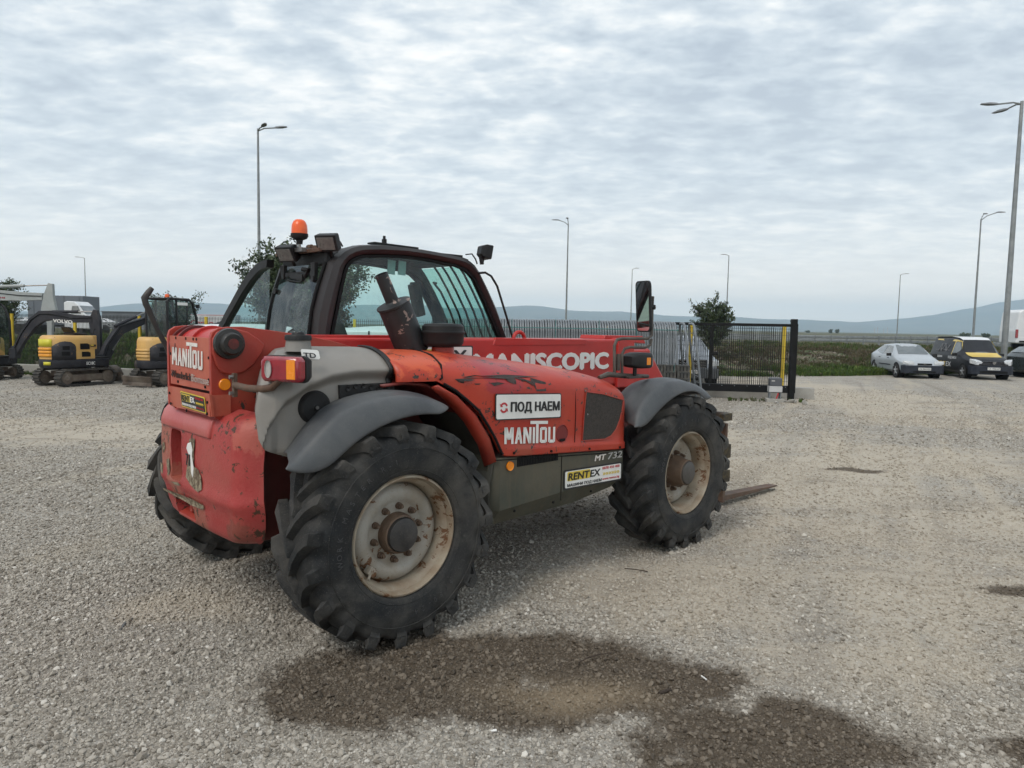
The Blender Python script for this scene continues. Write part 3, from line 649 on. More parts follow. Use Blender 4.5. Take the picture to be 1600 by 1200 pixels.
# ---- decals
def panel(o, u, v, w_, h_, mat, nm, t=.003, parent=None, bev=.008):
    u, v = Vector(u).normalized(), Vector(v).normalized(); n_ = u.cross(v)
    m = MB(); b_ = bev; poly = [(b_, 0), (w_-b_, 0), (w_, b_), (w_, h_-b_), (w_-b_, h_), (b_, h_), (0, h_-b_), (0, b_)]
    m.prism(poly, Vector(o), u, v, n_*t); return m.build(nm, mat, parent or tele, 0)
def manitou(o, u, v, W_, H_, mat, parent, worn=None):
    """block lettering with the tall barred T"""
    u, v = Vector(u).normalized(), Vector(v).normalized(); n_ = u.cross(v)
    s_ = W_/7.0; m = MB()
    def pl(poly): m.prism([(a*s_, b*H_) for a, b in poly], Vector(o), u, v, n_*.002)
    def bar(x0, y0, x1, y1, t): 
        dx, dy = x1-x0, y1-y0; 
        if abs(dx) < 1e-6: pl([(x0-t/2, y0), (x0+t/2, y0), (x0+t/2, y1), (x0-t/2, y1)])
        elif abs(dy) < 1e-6: pl([(x0, y0-t/2), (x1, y0-t/2), (x1, y0+t/2), (x0, y0+t/2)])
        else: pl([(x0-t/2, y0), (x0+t/2, y0), (x1+t/2, y1), (x1-t/2, y1)])
    t = .28; h = .72
    bar(.25, 0, .25, h, t); bar(1.15, 0, 1.15, h, t); bar(.70, .18, .30, h, .34); bar(.70, .18, 1.10, h, .34)
    bar(1.62, 0, 1.98, h, t); bar(2.34, 0, 1.98, h, t); pl([(1.78, .18), (2.2, .18), (2.2, .30), (1.78, .30)])
    bar(2.75, 0, 2.75, h, t); bar(3.55, 0, 3.55, h, t); bar(3.50, 0, 2.80, h, .34)
    bar(4.05, 0, 4.05, h, t)
    bar(4.52, 0, 4.52, .9, .34); pl([(3.55, .86), (6.0, .86), (6.0, 1.0), (3.55, 1.0)])
    bar(5.05, .04, 5.05, h-.04, t); bar(5.75, .04, 5.75, h-.04, t); pl([(5.05, 0), (5.75, 0), (5.75, .14), (5.05, .14)]); pl([(5.05, h-.13), (5.75, h-.13), (5.75, h), (5.05, h)])
    bar(6.25, .04, 6.25, h, t); bar(6.95, .04, 6.95, h, t); pl([(6.25, 0), (6.95, 0), (6.95, .14), (6.25, .14)])
    return m.build('maker_name', mat, parent, 0)
def rentex_sign(o, u, v, W_, H_, parent=None, dark=False):
    parent = parent or tele; u, v = Vector(u).normalized(), Vector(v).normalized(); n_ = u.cross(v); o = Vector(o)
    b_ = panel(o, u, v, W_, H_, black_p if not dark else yel_p, 'rental_sticker', .003, parent); 
    e_ = .012*W_/.64; P = lambda a, b, k: o+u*(a*W_)+v*(b*H_)+n_*k
    panel(o+u*e_+v*e_+n_*.003, u, v, W_-2*e_, H_-2*e_, white if not dark else black_p, 'sticker_face', .0015, b_)
    panel(P(.05, .42, .0045), u, v, W_*.38, H_*.46, yel_p, 'sticker_block', .001, b_)
    text('lettering', 'RENT', H_*.50, P(.065, .46, .0055), u, v, black_p, b_, W_*.35, H_*.022, .0006, .12)
    text('lettering', 'EX', H_*.50, P(.43, .46, .0048), u, v, black_p if not dark else white, b_, W_*.17, H_*.022, .0006, .12)
    text('lettering', 'МАШИНИ ПОД НАЕМ', H_*.20, P(.05, .14, .0048), u, v, black_p if not dark else white, b_, W_*.58, H_*.008, .0006, .1)
    text('lettering', '0878 450 400', H_*.19, P(.64, .74, .0048), u, v, redp, b_, W_*.31, H_*.004, .0006)
    text('lettering', '»»»»»»', H_*.28, P(.65, .44, .0048), u, v, yel_p, b_, W_*.30, H_*.01, .0006)
    text('lettering', 'www.rentex.bg', H_*.18, P(.64, .18, .0048), u, v, redp, b_, W_*.31, H_*.002, .0006)
    return b_
sg = panel((.736, -1.106, 1.214), (1, 0, -.045), (-.01, 0, 1), .61, .170, black_p, 'rental_plate', .004)
panel((.744, -1.110, 1.221), (1, 0, -.045), (-.01, 0, 1), .594, .156, white, 'plate_face', .0015, sg)
text('lettering', 'ПОД НАЕМ', .083, (.868, -1.1118, 1.262), (1, 0, -.045), (0, 0, 1), black_p, sg, .455, .0035)
m = MB()
for a0 in (20, 200):
    arc = [Vector((.806+.034*math.cos(R(a)), -1.1135, 1.291+.034*math.sin(R(a)))) for a in range(a0, a0+125, 12)]
    ri = [Vector((.806+.021*math.cos(R(a)), -1.1135, 1.291+.021*math.sin(R(a)))) for a in range(a0, a0+125, 12)]
    m.grid([arc, ri]); a = R(a0+150); b_ = R(a0+122)
    m.add([(.806+.045*math.cos(b_), -1.1135, 1.291+.045*math.sin(b_)), (.806+.010*math.cos(b_), -1.1135, 1.291+.010*math.sin(b_)), (.806+.03*math.cos(a), -1.1135, 1.291+.03*math.sin(a))], [(0, 1, 2)])
m.build('recycle_arrows', redp, sg, 0, solid=.001)
manitou((.815, -1.1035, 1.055), (1, 0, -.075), (0, 0, 1), .475, .150, white, tele)
rentex_sign((1.405, -1.0945, .668), (1, 0, -.018), (-.01, 0, 1), .65, .142)

# ---- fuel tank
def tank_row(u_):
    # u_ 0..1 from the front joint round to the rear
    X_ = lerp(.075, -.755, u_); rows = []
    ye = interp(X_, [-.755, -.75, -.735, -.70, -.64, -.55, -.40, .075], [-.62, -.74, -.82, -.885, -.935, -.965, -.985, -1.0])
    zt = interp(X_, [-.755, -.74, -.70, -.64, -.55, -.45, -.3, 0, .075], [1.42, 1.50, 1.575, 1.625, 1.652, 1.663, 1.672, 1.668, 1.664])
    zb = interp(X_, [-.755, -.74, -.70, -.64, -.55, .075], [1.30, 1.20, 1.13, 1.10, 1.085, 1.085])
    yc = lerp(ye, -.45, .72)
    n = 70; 
    L_ = [((yc+.25), zt-.012)]
    for k in range(49):
        a_ = k/48*PI/2; L_.append((yc+(ye-yc)*math.sin(a_)**.85, zt-(zt-lerp(zt, zb, .48))*(1-math.cos(a_)**.85)))
    zm = lerp(zt, zb, .48)
    for k in range(1, 50): L_.append((ye, lerp(zm, zb+.05, k/49)))
    for k in range(1, 7):
        a_ = k/6*PI/2; L_.append((ye+.06*(1-math.cos(a_)), zb+.05-.05*math.sin(a_)))
    L_.append((ye+.3, zb))
    for (y, z) in L_:
        za = interp(X_, [-.72, -.66, -.58, -.46, -.32, -.16, .05, .075], [1.02, 1.27, 1.391, 1.465, 1.511, 1.530, 1.527, 1.527])
        d = (za+.025-z)/.07; k = min(1, max(0, d)); k = k*k*(3-2*k)
        if X_ < -.6: k *= 1-(-.6-X_)/.13 if X_ > -.73 else 0
        yy_ = y+.075*max(0, k)
        xl = -.77+(yy_+.95)*.43+.02+(interp(z, [1.09, 1.10, 1.14, 1.2, 1.33, 1.43, 1.52, 1.595, 1.65, 1.68], [-.60, -.634, -.723, -.755, -.771, -.757, -.735, -.705, -.643, -.45])+.77)
        rows.append((max(X_, xl), yy_, z))
    return rows
m = MB(); m.grid([tank_row(k/100) for k in range(101)]+[[(-.50, -.42, 1.4)]*len(tank_row(0))]); m.build('fuel_tank', grey_tank, tele, 60)
m = MB(); m.grid([[(p[0]+.004, p[1]-.006, p[2]+.005) for p in tank_row(0)[1:64]], [(p[0]-.03, p[1]-.006, p[2]+.005) for p in tank_row(0)[1:64]]]); m.build('tank_band', blk, tele, 60, solid=-.008)
m = MB(); m.lathe([(0, -.018), (.012, -.018), (.014, -.010), (.022, -.008), (.078, -.014), (.09, -.002), (.095, .02)], (-.40, -.915, 1.352), n=36); m.build('tank_cover_cap', blk, tele, 40)
m = MB(); m.cyl((-.40, -.933, 1.352), (-.40, -.938, 1.352), .01, 10); m.build('cap_screw', steel, tele)
m = MB()
for k in range(6): m.lathe([(0, 0), (.014, -.006), (.016, .004)], (-.21+.05*k, -.93, 1.445+.012*math.sin(k)), n=10)
m.box((-.08, -.918, 1.43), (.36, .02, .075)); m.build('tank_vent', blk, tele, 30)
m = MB(); m.lathe([(.075, 0), (.068, .03), (.064, .062)], (-.44, -.80, 1.652), (0, 0, 1), 24); m.build('filler_neck', grey_tank, tele)
m = MB(); m.lathe([(.0, .104), (.03, .104), (.034, .098), (.036, .09), (.068, .088), (.072, .08), (.072, .06), (0, .06)], (-.44, -.80, 1.652), (0, 0, 1), 20); m.build('filler_cap', blk, tele, 30)
p0 = vY(468, 549.5, -.9); 
te = panel(vY(471, 560, -.945)+Vector((0, -.01, 0)), (1, .02, -.07), (-.05, .35, 1), .105, .052, white, 'tank_label', .002)
text('lettering', 'TD', .038, vY(474, 558.5, -.955)+Vector((0, -.008, 0)), (1, .02, -.07), (-.05, .35, 1), black_p, te, .07, .001)

# ---- fenders
def fender(outer, zin, name, label=None, y0=-1.215, y1=-.83, mir=False):
    """outer: crest line (x,z) with lower edge (x,z) pairs -> curved shell"""
    m = MB(); rows = []
    s_ = -1 if mir else 1
    for (xo, zo, xl, zl) in outer:      # crest point, outer rim point
        row = []
        row.append((xo, s_*y1, zo-.05)); row.append((xo, s_*(y1+.02), zo-.035)); row.append((xo, s_*(y1-.05), zo-.004))
        row.append((xo, s_*lerp(y1, y0, .30), zo)); row.append((xo, s_*lerp(y1, y0, .40), zo+.014)); row.append((xo, s_*lerp(y1, y0, .62), zo+.012)); row.append((xo, s_*lerp(y1, y0, .70), zo-.004))
        for k in range(1, 7):
            a_ = k/6*PI/2; row.append((lerp(xo, xl, (1-math.cos(a_))), s_*(lerp(y1, y0, .75)+(y0-lerp(y1, y0, .75))*math.sin(a_)), lerp(zo, zl, 1-math.cos(a_))))
        for i_, p_ in enumerate(row):
            f_ = min(1, max(0, (s_*p_[1]-y0)/(y1-y0))); w1 = min(1, max(0, (-.30-xo)/.4)) if xo < 1.5 else min(1, max(0, (2.5-xo)/.4)); row[i_] = (p_[0]+.15*f_*w1, p_[1], p_[2])
        rows.append(row)
    m.grid(rows); return m.build(name, fend, tele, 60, solid=.012, subd=1)
RF = [(.34, 1.335, .215, 1.300), (.29, 1.362, .19, 1.303), (.20, 1.398, .10, 1.309), (.06, 1.425, -.03, 1.302), (-.09, 1.425, -.20, 1.257), (-.24, 1.402, -.35, 1.182), (-.38, 1.36, -.45, 1.10), (-.48, 1.305, -.50, 1.072), (-.56, 1.24, -.57, 1.058), (-.635, 1.175, -.65, 1.068), (-.675, 1.14, -.695, 1.084), (-.70, 1.128, -.722, 1.100)]
fender(RF, 0, 'rear_fender'); fender(RF[:-4]+[(-.46, 1.27, -.475, 1.075), (-.52, 1.20, -.535, 1.045)], 0, 'rear_fender', mir=True)
FF = [(3.20, 1.235, 3.0, 1.22), (3.12, 1.29, 2.91, 1.292), (2.98, 1.355, 2.80, 1.31), (2.80, 1.395, 2.65, 1.305), (2.62, 1.405, 2.50, 1.255), (2.46, 1.385, 2.37, 1.19), (2.30, 1.33, 2.27, 1.125), (2.17, 1.25, 2.20, 1.075), (2.09, 1.16, 2.12, 1.065), (2.06, 1.08, 2.03, 1.075)]
fender(FF, 0, 'front_fender'); fender(FF, 0, 'front_fender', mir=True)

# ---- counterweight
def cw_section(z):
    hw = interp(z, [.50, .515, .54, .60, .68, .78, 1.0, 1.2, 1.27, 1.30], [.54, .575, .605, .645, .685, .705, .705, .70, .68, .64])
    xr = interp(z, [.50, .515, .54, .60, .70, .76, .79, .84, 1.05, 1.20, 1.26, 1.30], [-.655, -.685, -.703, -.715, -.728, -.752, -.750, -.738, -.744, -.730, -.70, -.60])
    sec = []; n = 40
    for k in range(n+1):
        t = k/n*2-1; y = hw*math.copysign(abs(t)**.9, t)
        # convex rear face, rounded corners
        f = abs(y)/hw; x = xr + .03*f**2 + .13*max(0, (f-.78)/.22)**2.3
        sec.append((x, y, z))
    xe = interp(z, [.54, .8, 1.0, 1.3], [-.555, -.60, -.60, -.57]); return [(xe, hw-.10, z), (xe, hw-.012, z)] + [(min(x, xe), y, z) for x, y, z in reversed(sec)] + [(xe, -hw+.012, z), (xe, -hw+.10, z)]
zs = [.50, .515, .54, .57, .60, .65, .70, .74, .76, .775, .79, .81, .84, .9, 1.0, 1.1, 1.17, 1.21, 1.24, 1.265, 1.28, 1.295, 1.30]
rows = [[(x, y, lerp(.537, 1.30, (z-.50)/.80)) for x, y, z in cw_section(z)] for z in zs]
m = MB(); m.loft(rows); cw = m.build('counterweight', red_cw, tele, 50)
def cutter(mb, nm='cut', bev=0):
    o = mb.build(nm, None, None, 0, bev)
    return o
def boolean(target, cut):
    md = target.modifiers.new('x', 'BOOLEAN'); md.operation = 'DIFFERENCE'; md.object = cut; md.solver = 'EXACT'
def bake(o):
    dg = bpy.context.evaluated_depsgraph_get(); me = bpy.data.meshes.new_from_object(o.evaluated_get(dg), depsgraph=dg)
    o.modifiers.clear(); o.data = me; me.shade_smooth(); me.set_sharp_from_angle(angle=R(42))
cuts = []
c1 = MB(); c1.box((-.80, .245, .965), (.34, .20, .32)); cuts.append(cutter(c1, bev=.03))
c1 = MB(); c1.box((-.80, .06, 1.235), (.34, .62, .17), (0, R(-18), 0)); cuts.append(cutter(c1, bev=.02))
c1 = MB(); c1.box((-.74, .19, .622), (.26, .34, .115)); cuts.append(cutter(c1, bev=.03))
for c_ in cuts: c_.parent = tele; boolean(cw, c_)
bpy.context.view_layer.update(); bake(cw)
for c_ in cuts: bpy.data.objects.remove(c_)
cw.data.materials.clear(); cw.data.materials.append(red_cw)
red_cw2 = pm('counterweight_top_paint', (.40, .055, .05), (.44, .09, .08), 3, .42, 0, .1, 55, dust=.4, dcol=(.45, .15, .12), coat=.1)
m = MB(); m.grid([[(x, y, z) for y in (.50, .44, .3, .1, -.1, -.25, -.31)] for x, z in [(-.50, 1.290), (-.60, 1.287), (-.68, 1.272), (-.725, 1.235), (-.745, 1.18), (-.748, 1.135)]]); m.build('counterweight_lid', red_cw2, tele, 60, .01, 2, solid=.05)
m = MB(); m.cyl((-.665, .30, .845), (-.665, .17, .845), .022, 14); m.box((-.665, .235, .88), (.03, .03, .12)); m.build('tow_pin', red_dark, tele, 30)
m = MB(); m.box((-.65, .19, .65), (.05, .035, .10)); m.box((-.65, .19, .585), (.10, .30, .02), (0, R(-24), 0)); m.build('tow_jaw', red_old, tele, 0, .006)
chipm = pm('chip_rust', (.085, .055, .03), (.30, .25, .17), 34, .75, 0, .4, 60)
def cwscar(poly):
    n = len(poly); vs = []
    for (px, py) in poly:
        X_ = -.75
        for _ in range(5):
            p = vX(px, py, X_); xr = interp(p.z, [.552, .60, .69, .75, .80, .88, 1.05, 1.20], [-.66, -.705, -.725, -.738, -.752, -.738, -.744, -.735]); X_ = xr+.035*(p.y/.7)**2-.006
        vs.append(Vector((X_, p.y, p.z)))
    c_ = sum(vs, Vector())/n; m = MB(); m.add(vs+[c_], [(i_, (i_+1) % n, n) for i_ in range(n)]); m.build('chipped_patch', chipm, tele, 0)
for pl_ in [[(296, 686), (304, 685), (303, 700), (298, 708), (303, 716), (300, 730), (309, 733), (314, 745), (315, 765), (309, 769), (303, 764), (297, 757), (290, 745), (292, 730), (295, 712), (293, 700)],
            [(254, 762), (262, 765), (280, 772), (300, 780), (318, 790), (318, 797), (312, 795), (298, 789), (285, 781), (268, 772), (256, 766)], [(253, 692), (257, 690), (258, 700), (255, 708)], [(260, 718), (264, 716), (265, 738), (262, 744)], [(267, 752), (278, 754), (283, 759), (274, 758)], [(251, 722), (254, 726), (254, 740), (251, 736)]]: cwscar(pl_)
wpl = [(.02, 1.04), (.0, 1.07), (-.05, 1.085), (-.075, 1.04), (-.065, 1.0), (-.09, .93), (-.075, .875), (-.05, .90), (-.045, .98), (-.01, 1.01)]
m = MB(); m.prism([(-y, z) for y, z in wpl], (-.751, 0, 0), (0, -1, 0), (0, 0, 1), (-.003, 0, 0)); lb = m.build('torn_label', white, tele, 0)
text('lettering', '71', .10, (-.7555, .02, .94), (0, -1, 0), (0, 0, 1), black_p, lb, .06, .002)
# long rib across the rear face
# ---- boom pivot bracket and rear plates
br = [(-.745, 1.28), (-.745, 1.71), (-.735, 1.745), (-.70, 1.768), (-.64, 1.776), (-.56, 1.778), (-.42, 1.762), (-.20, 1.735), (.0, 1.70), (.15, 1.66), (.2, 1.3), (-.3, 1.2), (-.64, 1.2)]
for s_ in (-1, 1):
    m = MB(); m.prism(br, (0, .36*s_, 0), (1, 0, 0), (0, 0, 1), (0, -.03*s_, 0)); m.build('boom_bracket', red_old, tele, 30, .004)
td = [(vY(x, y, -.372).x, vY(x, y, -.372).z) for x, y in [(331, 530), (338, 519), (350, 513.5), (367, 513), (386, 518), (403, 529), (414, 539), (409, 551), (396, 570), (380, 582), (360, 586), (345, 582), (337, 570), (331, 550)]]
m = MB(); m.prism(td, (0, -.362, 0), (1, 0, 0), (0, 0, 1), (0, -.020, 0)); m.build('pivot_plate', red_old, tele, 30, .008, 2)
pc = vY(357, 537, -.385)
m = MB(); m.lathe([(.0, -.02), (.0, -.07), (.055, -.07), (.062, -.06), (.066, -.03), (.085, -.025), (.088, .0)], (pc.x, -.385, pc.z), n=32, ); m.build('pivot_pin', pm('greasy_black', (.012, .011, .01), (.02, .018, .016), 20, .4), tele, 30)
m = MB(); m.cyl((pc.x, -.452, pc.z), (pc.x, -.460, pc.z), .030, 20); m.build('pin_cap', pm('greasy_red', (.16, .02, .017), (.08, .015, .012), 20, .4), tele, 30)
m = MB(); m.lathe([(0, -.006), (.030, -.006), (.034, 0), (.034, .01)], (vY(352, 601, -.37).x, -.365, vY(352, 601, -.37).z), n=24); m.build('rear_side_reflector', amber, tele, 30)
m = MB(); m.cyl((-.60, -.33, 1.63), (-.60, .33, 1.63), .132, 36); m.build('pivot_drum', red_boom, tele, 30)
for y in (.30, .20, -.02): 
    m = MB(); m.lathe([(.0, 0), (.150, 0), (.150, .018), (0, .018)], (-.60, y, 1.63), n=40); m.build('drum_flange', red_boom if y < .1 else red_dark, tele, 30, .003)
m = MB(); m.box((-.42, .0, 1.45), (.5, .64, .45)); m.build('boom_root', red_dark, tele)
def rear_plate(z0, z1, x0, x1, ya, yb, mat, nm):
    m = MB(); m.loft([[(x0+d, ya, z0), (x0+d, yb, z0), (x1+d, yb, z1), (x1+d, ya, z1)] for d in (0, .014)]); return m.build(nm, mat, tele, 0)
rp = rear_plate(1.412, 1.712, -.742, -.745, .305, -.345, red_plate, 'rear_plate')
rp2 = rear_plate(1.272, 1.398, -.752, -.765, .285, -.385, red_plate, 'lower_plate')
m = MB(); m.box((-.70, -.362, 1.33), (.12, .02, .12)); m.build('plate_side', red_plate, tele, 0)
manitou((-.7475, .262, 1.535), (0, -1, -.02), (.01, 0, 1), .50, .150, whiteb, tele)
text('lettering', 'Wunderlich', .062, (-.7475, .265, 1.458), (0, -1, -.02), (0, 0, 1), pm('dark_lettering', (.04, .016, .012), None, 5, .6), rp, .33, .0005)
text('lettering', 'Biomasse', .062, (-.7475, -.072, 1.451), (0, -1, -.02), (0, 0, 1), pm('pale_lettering', (.44, .34, .30), None, 5, .6), rp, .265, .0005)
rentex_sign((-.757, .065, 1.290), (0, -1, -.02), (-.1, 0, 1), .385, .095, dark=True)
_r = random.Random(5)
sm_ = MB().cyl((0, 0, 0), (-.006, 0, 0), .0085, 8).build('plate_screw', blkmat, data=True)
for (y, z, k) in [(.29, 1.60, 0), (.27, 1.47, 0), (.17, 1.432, 0), (-.27, 1.43, 0), (-.33, 1.60, 0), (-.325, 1.475, 0), (.19, 1.70, 0), (.02, 1.70, 0), (-.10, 1.70, 0), (-.15, 1.70, 0), (.27, 1.355, 1), (.25, 1.29, 1), (-.345, 1.35, 1), (-.34, 1.285, 1), (-.02, 1.272, 1)]:
    o = link('plate_screw', sm_, tele); o.location = (-.742-.018*k, y, z)

# ---- boom
def boombox(x0, x1, y0, y1, z0, z1, mat, nm, bev=.02, dz=0):
    m = MB(); A = [(x0, y0, z0), (x0, y1, z0), (x0, y1, z1), (x0, y0, z1)]; B = [(x1, y0, z0+dz), (x1, y1, z0+dz), (x1, y1, z1+dz), (x1, y0, z1+dz)]; m.loft([A, B]); return m.build(nm, mat, tele, 0, bev, 3)
boombox(-.55, 3.08, -.22, .20, 1.29, 1.716, red_boom, 'boom', .02, -.012)
boombox(3.05, 3.30, -.245, .225, 1.25, 1.715, red_boom, 'boom_collar', .012)
boombox(3.22, 3.66, -.17, .15, 1.27, 1.60, red_boom, 'inner_boom', .015)
m = MB(); m.prism([(3.3, 1.30), (3.64, 1.62), (4.02, 1.20), (4.12, .55), (3.85, .50), (3.66, 1.0)], (0, -.16, 0), (1, 0, 0), (0, 0, 1), (0, .30, 0)); m.build('boom_head', red_boom, tele, 0, .02)
m = MB(); m.prism([(1.50, 1.66), (1.53, 1.715), (2.62, 1.700), (2.62, 1.655), (1.62, 1.652)], (0, -.2245, 0), (1, 0, 0), (0, 0, 1), (0, .03, 0)); m.prism([(2.95, 1.705), (2.97, 1.74), (3.55, 1.735), (3.6, 1.66)], (0, -.15, 0), (1, 0, 0), (0, 0, 1), (0, .3, 0)); m.build('boom_cover', red_boom, tele, 0, .004)
rg = vY(811, 528, -.10)
m = MB(); m.tube([(rg.x+.062*math.cos(R(a)), -.10, rg.z-.005+.055*math.sin(R(a))) for a in range(-20, 201, 20)], .016, 10); m.build('lifting_eye', red_boom, tele)
m = MB(); m.prism([(-.35, 1.695), (-.3, 1.73), (.65, 1.73), (.72, 1.70)], (0, -.20, 0), (1, 0, 0), (0, 0, 1), (0, .12, 0)); m.build('boom_cable_cover', red_boom, tele, 0, .004)
tx0 = vY(743, 582, -.223); tx1 = vY(949, 582, -.223)
text('model_name', 'MANISCOPIC', .198, (tx0.x-.01, -.2225, 1.448), (1, 0, -.004), (0, 0, 1), white, tele, tx1.x-tx0.x+.01, .015)
rb = panel((.62, -.2215, 1.43), (1, 0, 0), (0, 0, 1), .675, .225, black_p, 'rental_sticker', .002)
panel((.63, -.2235, 1.44), (1, 0, 0), (0, 0, 1), .655, .205, white, 'sticker_face', .001, rb)
panel((.65, -.2245, 1.52), (1, 0, 0), (0, 0, 1), .36, .11, yel_p, 'sticker_block', .0008, rb)
text('lettering', 'RENT', .13, (.66, -.2253, 1.53), (1, 0, 0), (0, 0, 1), black_p, rb, .34, .004)
text('lettering', 'EX', .13, (1.03, -.2245, 1.53), (1, 0, 0), (0, 0, 1), black_p, rb, .20, .006)
text('lettering', 'МАШИНИ ПОД НАЕМ', .05, (.66, -.2245, 1.465), (1, 0, 0), (0, 0, 1), black_p, rb, .58, .002)

# ---- fork carriage
m = MB()
for z, h_ in ((.935, .09), (.56, .12), (.30, .08)): m.box((4.27, 0, z), (.07, 1.36, h_))
for y in (-.55, -.2, .2, .55): m.box((4.24, y, .60), (.05, .06, .72))
m.build('fork_carriage', pm('carriage_black', (.014, .014, .014), (.03, .022, .016), 9, .6, dust=.3), tele, 0, .006)
m = MB()
for z, h_ in ((.935, .075), (.585, .14), (.33, .12)): m.box((4.25, -.69, z), (.17, .05, h_))
m.build('carriage_end', pm('carriage_end_paint', (.018, .014, .010), (.07, .05, .02), 22, .7), tele, 0, .006)
for y in (-.60, .55):
    m = MB(); m.box((4.33, y, .45), (.045, .12, .82)); m.loft([[(4.31, y-.06, .055), (4.31, y+.06, .055), (4.31, y+.06, .115), (4.31, y-.06, .115)], [(5.50, y-.055, .045), (5.50, y+.055, .045), (5.50, y+.055, .06), (5.50, y-.055, .06)]]); m.build('fork', rusty, tele, 0, .005)

# ---- cab
oc = [(.215, 1.30), (.228, 1.55), (.24, 1.75), (.255, 1.887), (.293, 2.025), (.332, 2.141), (.37, 2.248), (.441, 2.32), (.496, 2.359), (.598, 2.393), (.776, 2.412), (.939, 2.415), (1.164, 2.412), (1.409, 2.398), (1.599, 2.38), (1.705, 2.342), (1.771, 2.271), (1.869, 2.134), (1.985, 1.95), (2.114, 1.681), (2.20, 1.45), (2.23, 1.30)]
icp = [(518, 525), (527, 480), (534.5, 444), (541, 416), (550.6, 405), (567.5, 398.4), (605, 398.4), (642.5, 400), (680, 406), (717.5, 414.4), (734, 422), (745.6, 435), (764.4, 476), (786.9, 531.6)]
ic = [(vY(x, y, .25).x, vY(x, y, .25).z) for x, y in icp]; ic = [(.33, 1.30), (.345, 1.55)] + ic + [(2.13, 1.45), (2.15, 1.30)]
def resample(pl, n):
    P = [Vector((a, b)) for a, b in pl]; d = [0]
    for a, b in zip(P, P[1:]): d.append(d[-1]+(b-a).length)
    return [(float(np.interp(t, d, [p.x for p in P])), float(np.interp(t, d, [p.y for p in P]))) for t in np.linspace(0, d[-1], n)]
NO = 56; ocr, icr = resample(oc, NO), resample(ic, NO)
def cabframe(y0, y1, bulge=.0):
    m = MB(); rows = []
    for (a, b), (c, d) in zip(ocr, icr):
        mx_, mz = lerp(a, c, .5), lerp(b, d, .5)
        rows.append([(a, y1, b), (lerp(a, mx_, .25), y0+.012, lerp(b, mz, .25)), (mx_, y0-bulge, mz), (lerp(c, mx_, .3), y0+.006, lerp(d, mz, .3)), (c, y0+.03, d), (c, y1, d)])
    m.loft(rows); return m.build('cab_frame', cabm, tele, 40)
cabframe(.25, .34, .012)
m2 = cabframe(1.12, 1.03, -.012)
# rubber seal inside the frame
def inset(pl, k): 
    c_ = Vector((1.1, 1.85)); return [tuple(c_+(Vector(p)-c_)*k) for p in pl]
m = MB(); m.grid([[(a, .285, b) for a, b in icr], [(a, .285, b) for a, b in inset(icr, .965)]]); m.build('window_seal', blkmat, tele, 0, solid=.02)
m = MB(); m.add([(a, .29, b) for a, b in inset(icr, .985)], [tuple(range(NO))]); m.build('side_window', gl, tele, 0)
m = MB(); m.grid([[(a, 1.075, b) for a, b in icr], [(a, 1.075, b) for a, b in inset(icr, .95)]]); m.build('window_seal', blkmat, tele, 0, solid=.02)
# roof
rx = [(.40, 2.27), (.45, 2.335), (.52, 2.365), (.62, 2.388), (.8, 2.402)]
m = MB(); m.grid([[(x, y, z-(.0 if 0 else .012)*(abs(y-.685)/.4)**2) for y in np.linspace(.33, 1.05, 7)] for x, z in rx]); m.build('roof', cabm, tele, 50, solid=.03)
m = MB(); m.box((1.24, .36, 2.385), (.80, .06, .03)); m.box((1.24, 1.02, 2.385), (.80, .06, .03)); m.box((.84, .685, 2.385), (.08, .70, .03)); m.box((1.655, .685, 2.355), (.10, .70, .05), (0, R(12), 0))
for k in range(7): m.box((.95+.1*k, .685, 2.375), (.022, .66, .02))
m.build('roof_grille', blk, tele, 0, .004)
m = MB(); m.add([(.86, .38, 2.395), (1.62, .38, 2.365), (1.62, 1.0, 2.365), (.86, 1.0, 2.395)], [(0, 1, 2, 3)]); m.build('roof_window', gl, tele, 0)
m = MB(); m.box((1.0, .42, 2.428), (.42, .10, .014), (0, R(1), 0)); m.box((.90, .40, 2.45), (.03, .03, .04)); m.cyl((.90, .40, 2.45), (.90, .40, 2.495), .012, 8); m.build('roof_bracket', blk, tele, 0, .003)
m = MB(); m.prism([(.34, 2.33), (1.03, 2.33), (1.03, 2.245), (.9, 2.225), (.45, 2.225), (.34, 2.235)], (.36, 0, 0), (0, 1, 0), (0, 0, 1), (.05, 0, 0)); m.build('rear_header', blk, tele, 0, .01)
m = MB(); m.box((.36, .685, 2.345), (.12, .70, .03), (0, R(-10), 0)); m.build('rear_visor', rusty, tele, 0, .006)
# lower cab body
m = MB(); m.prism([(.22, 1.0), (.24, 1.69), (2.1, 1.69), (2.2, 1.45), (2.2, 1.0)], (0, 1.11, 0), (1, 0, 0), (0, 0, 1), (0, -.03, 0)); m.box((.24, .685, 1.35), (.04, .84, .66)); m.box((2.16, .685, 1.3), (.06, .84, .55)); m.box((1.2, .685, 1.05), (1.95, .84, .05)); m.box((1.2, .27, 1.4), (1.9, .03, .5)); m.build('cab_body', red_boom, tele, 0, .01)
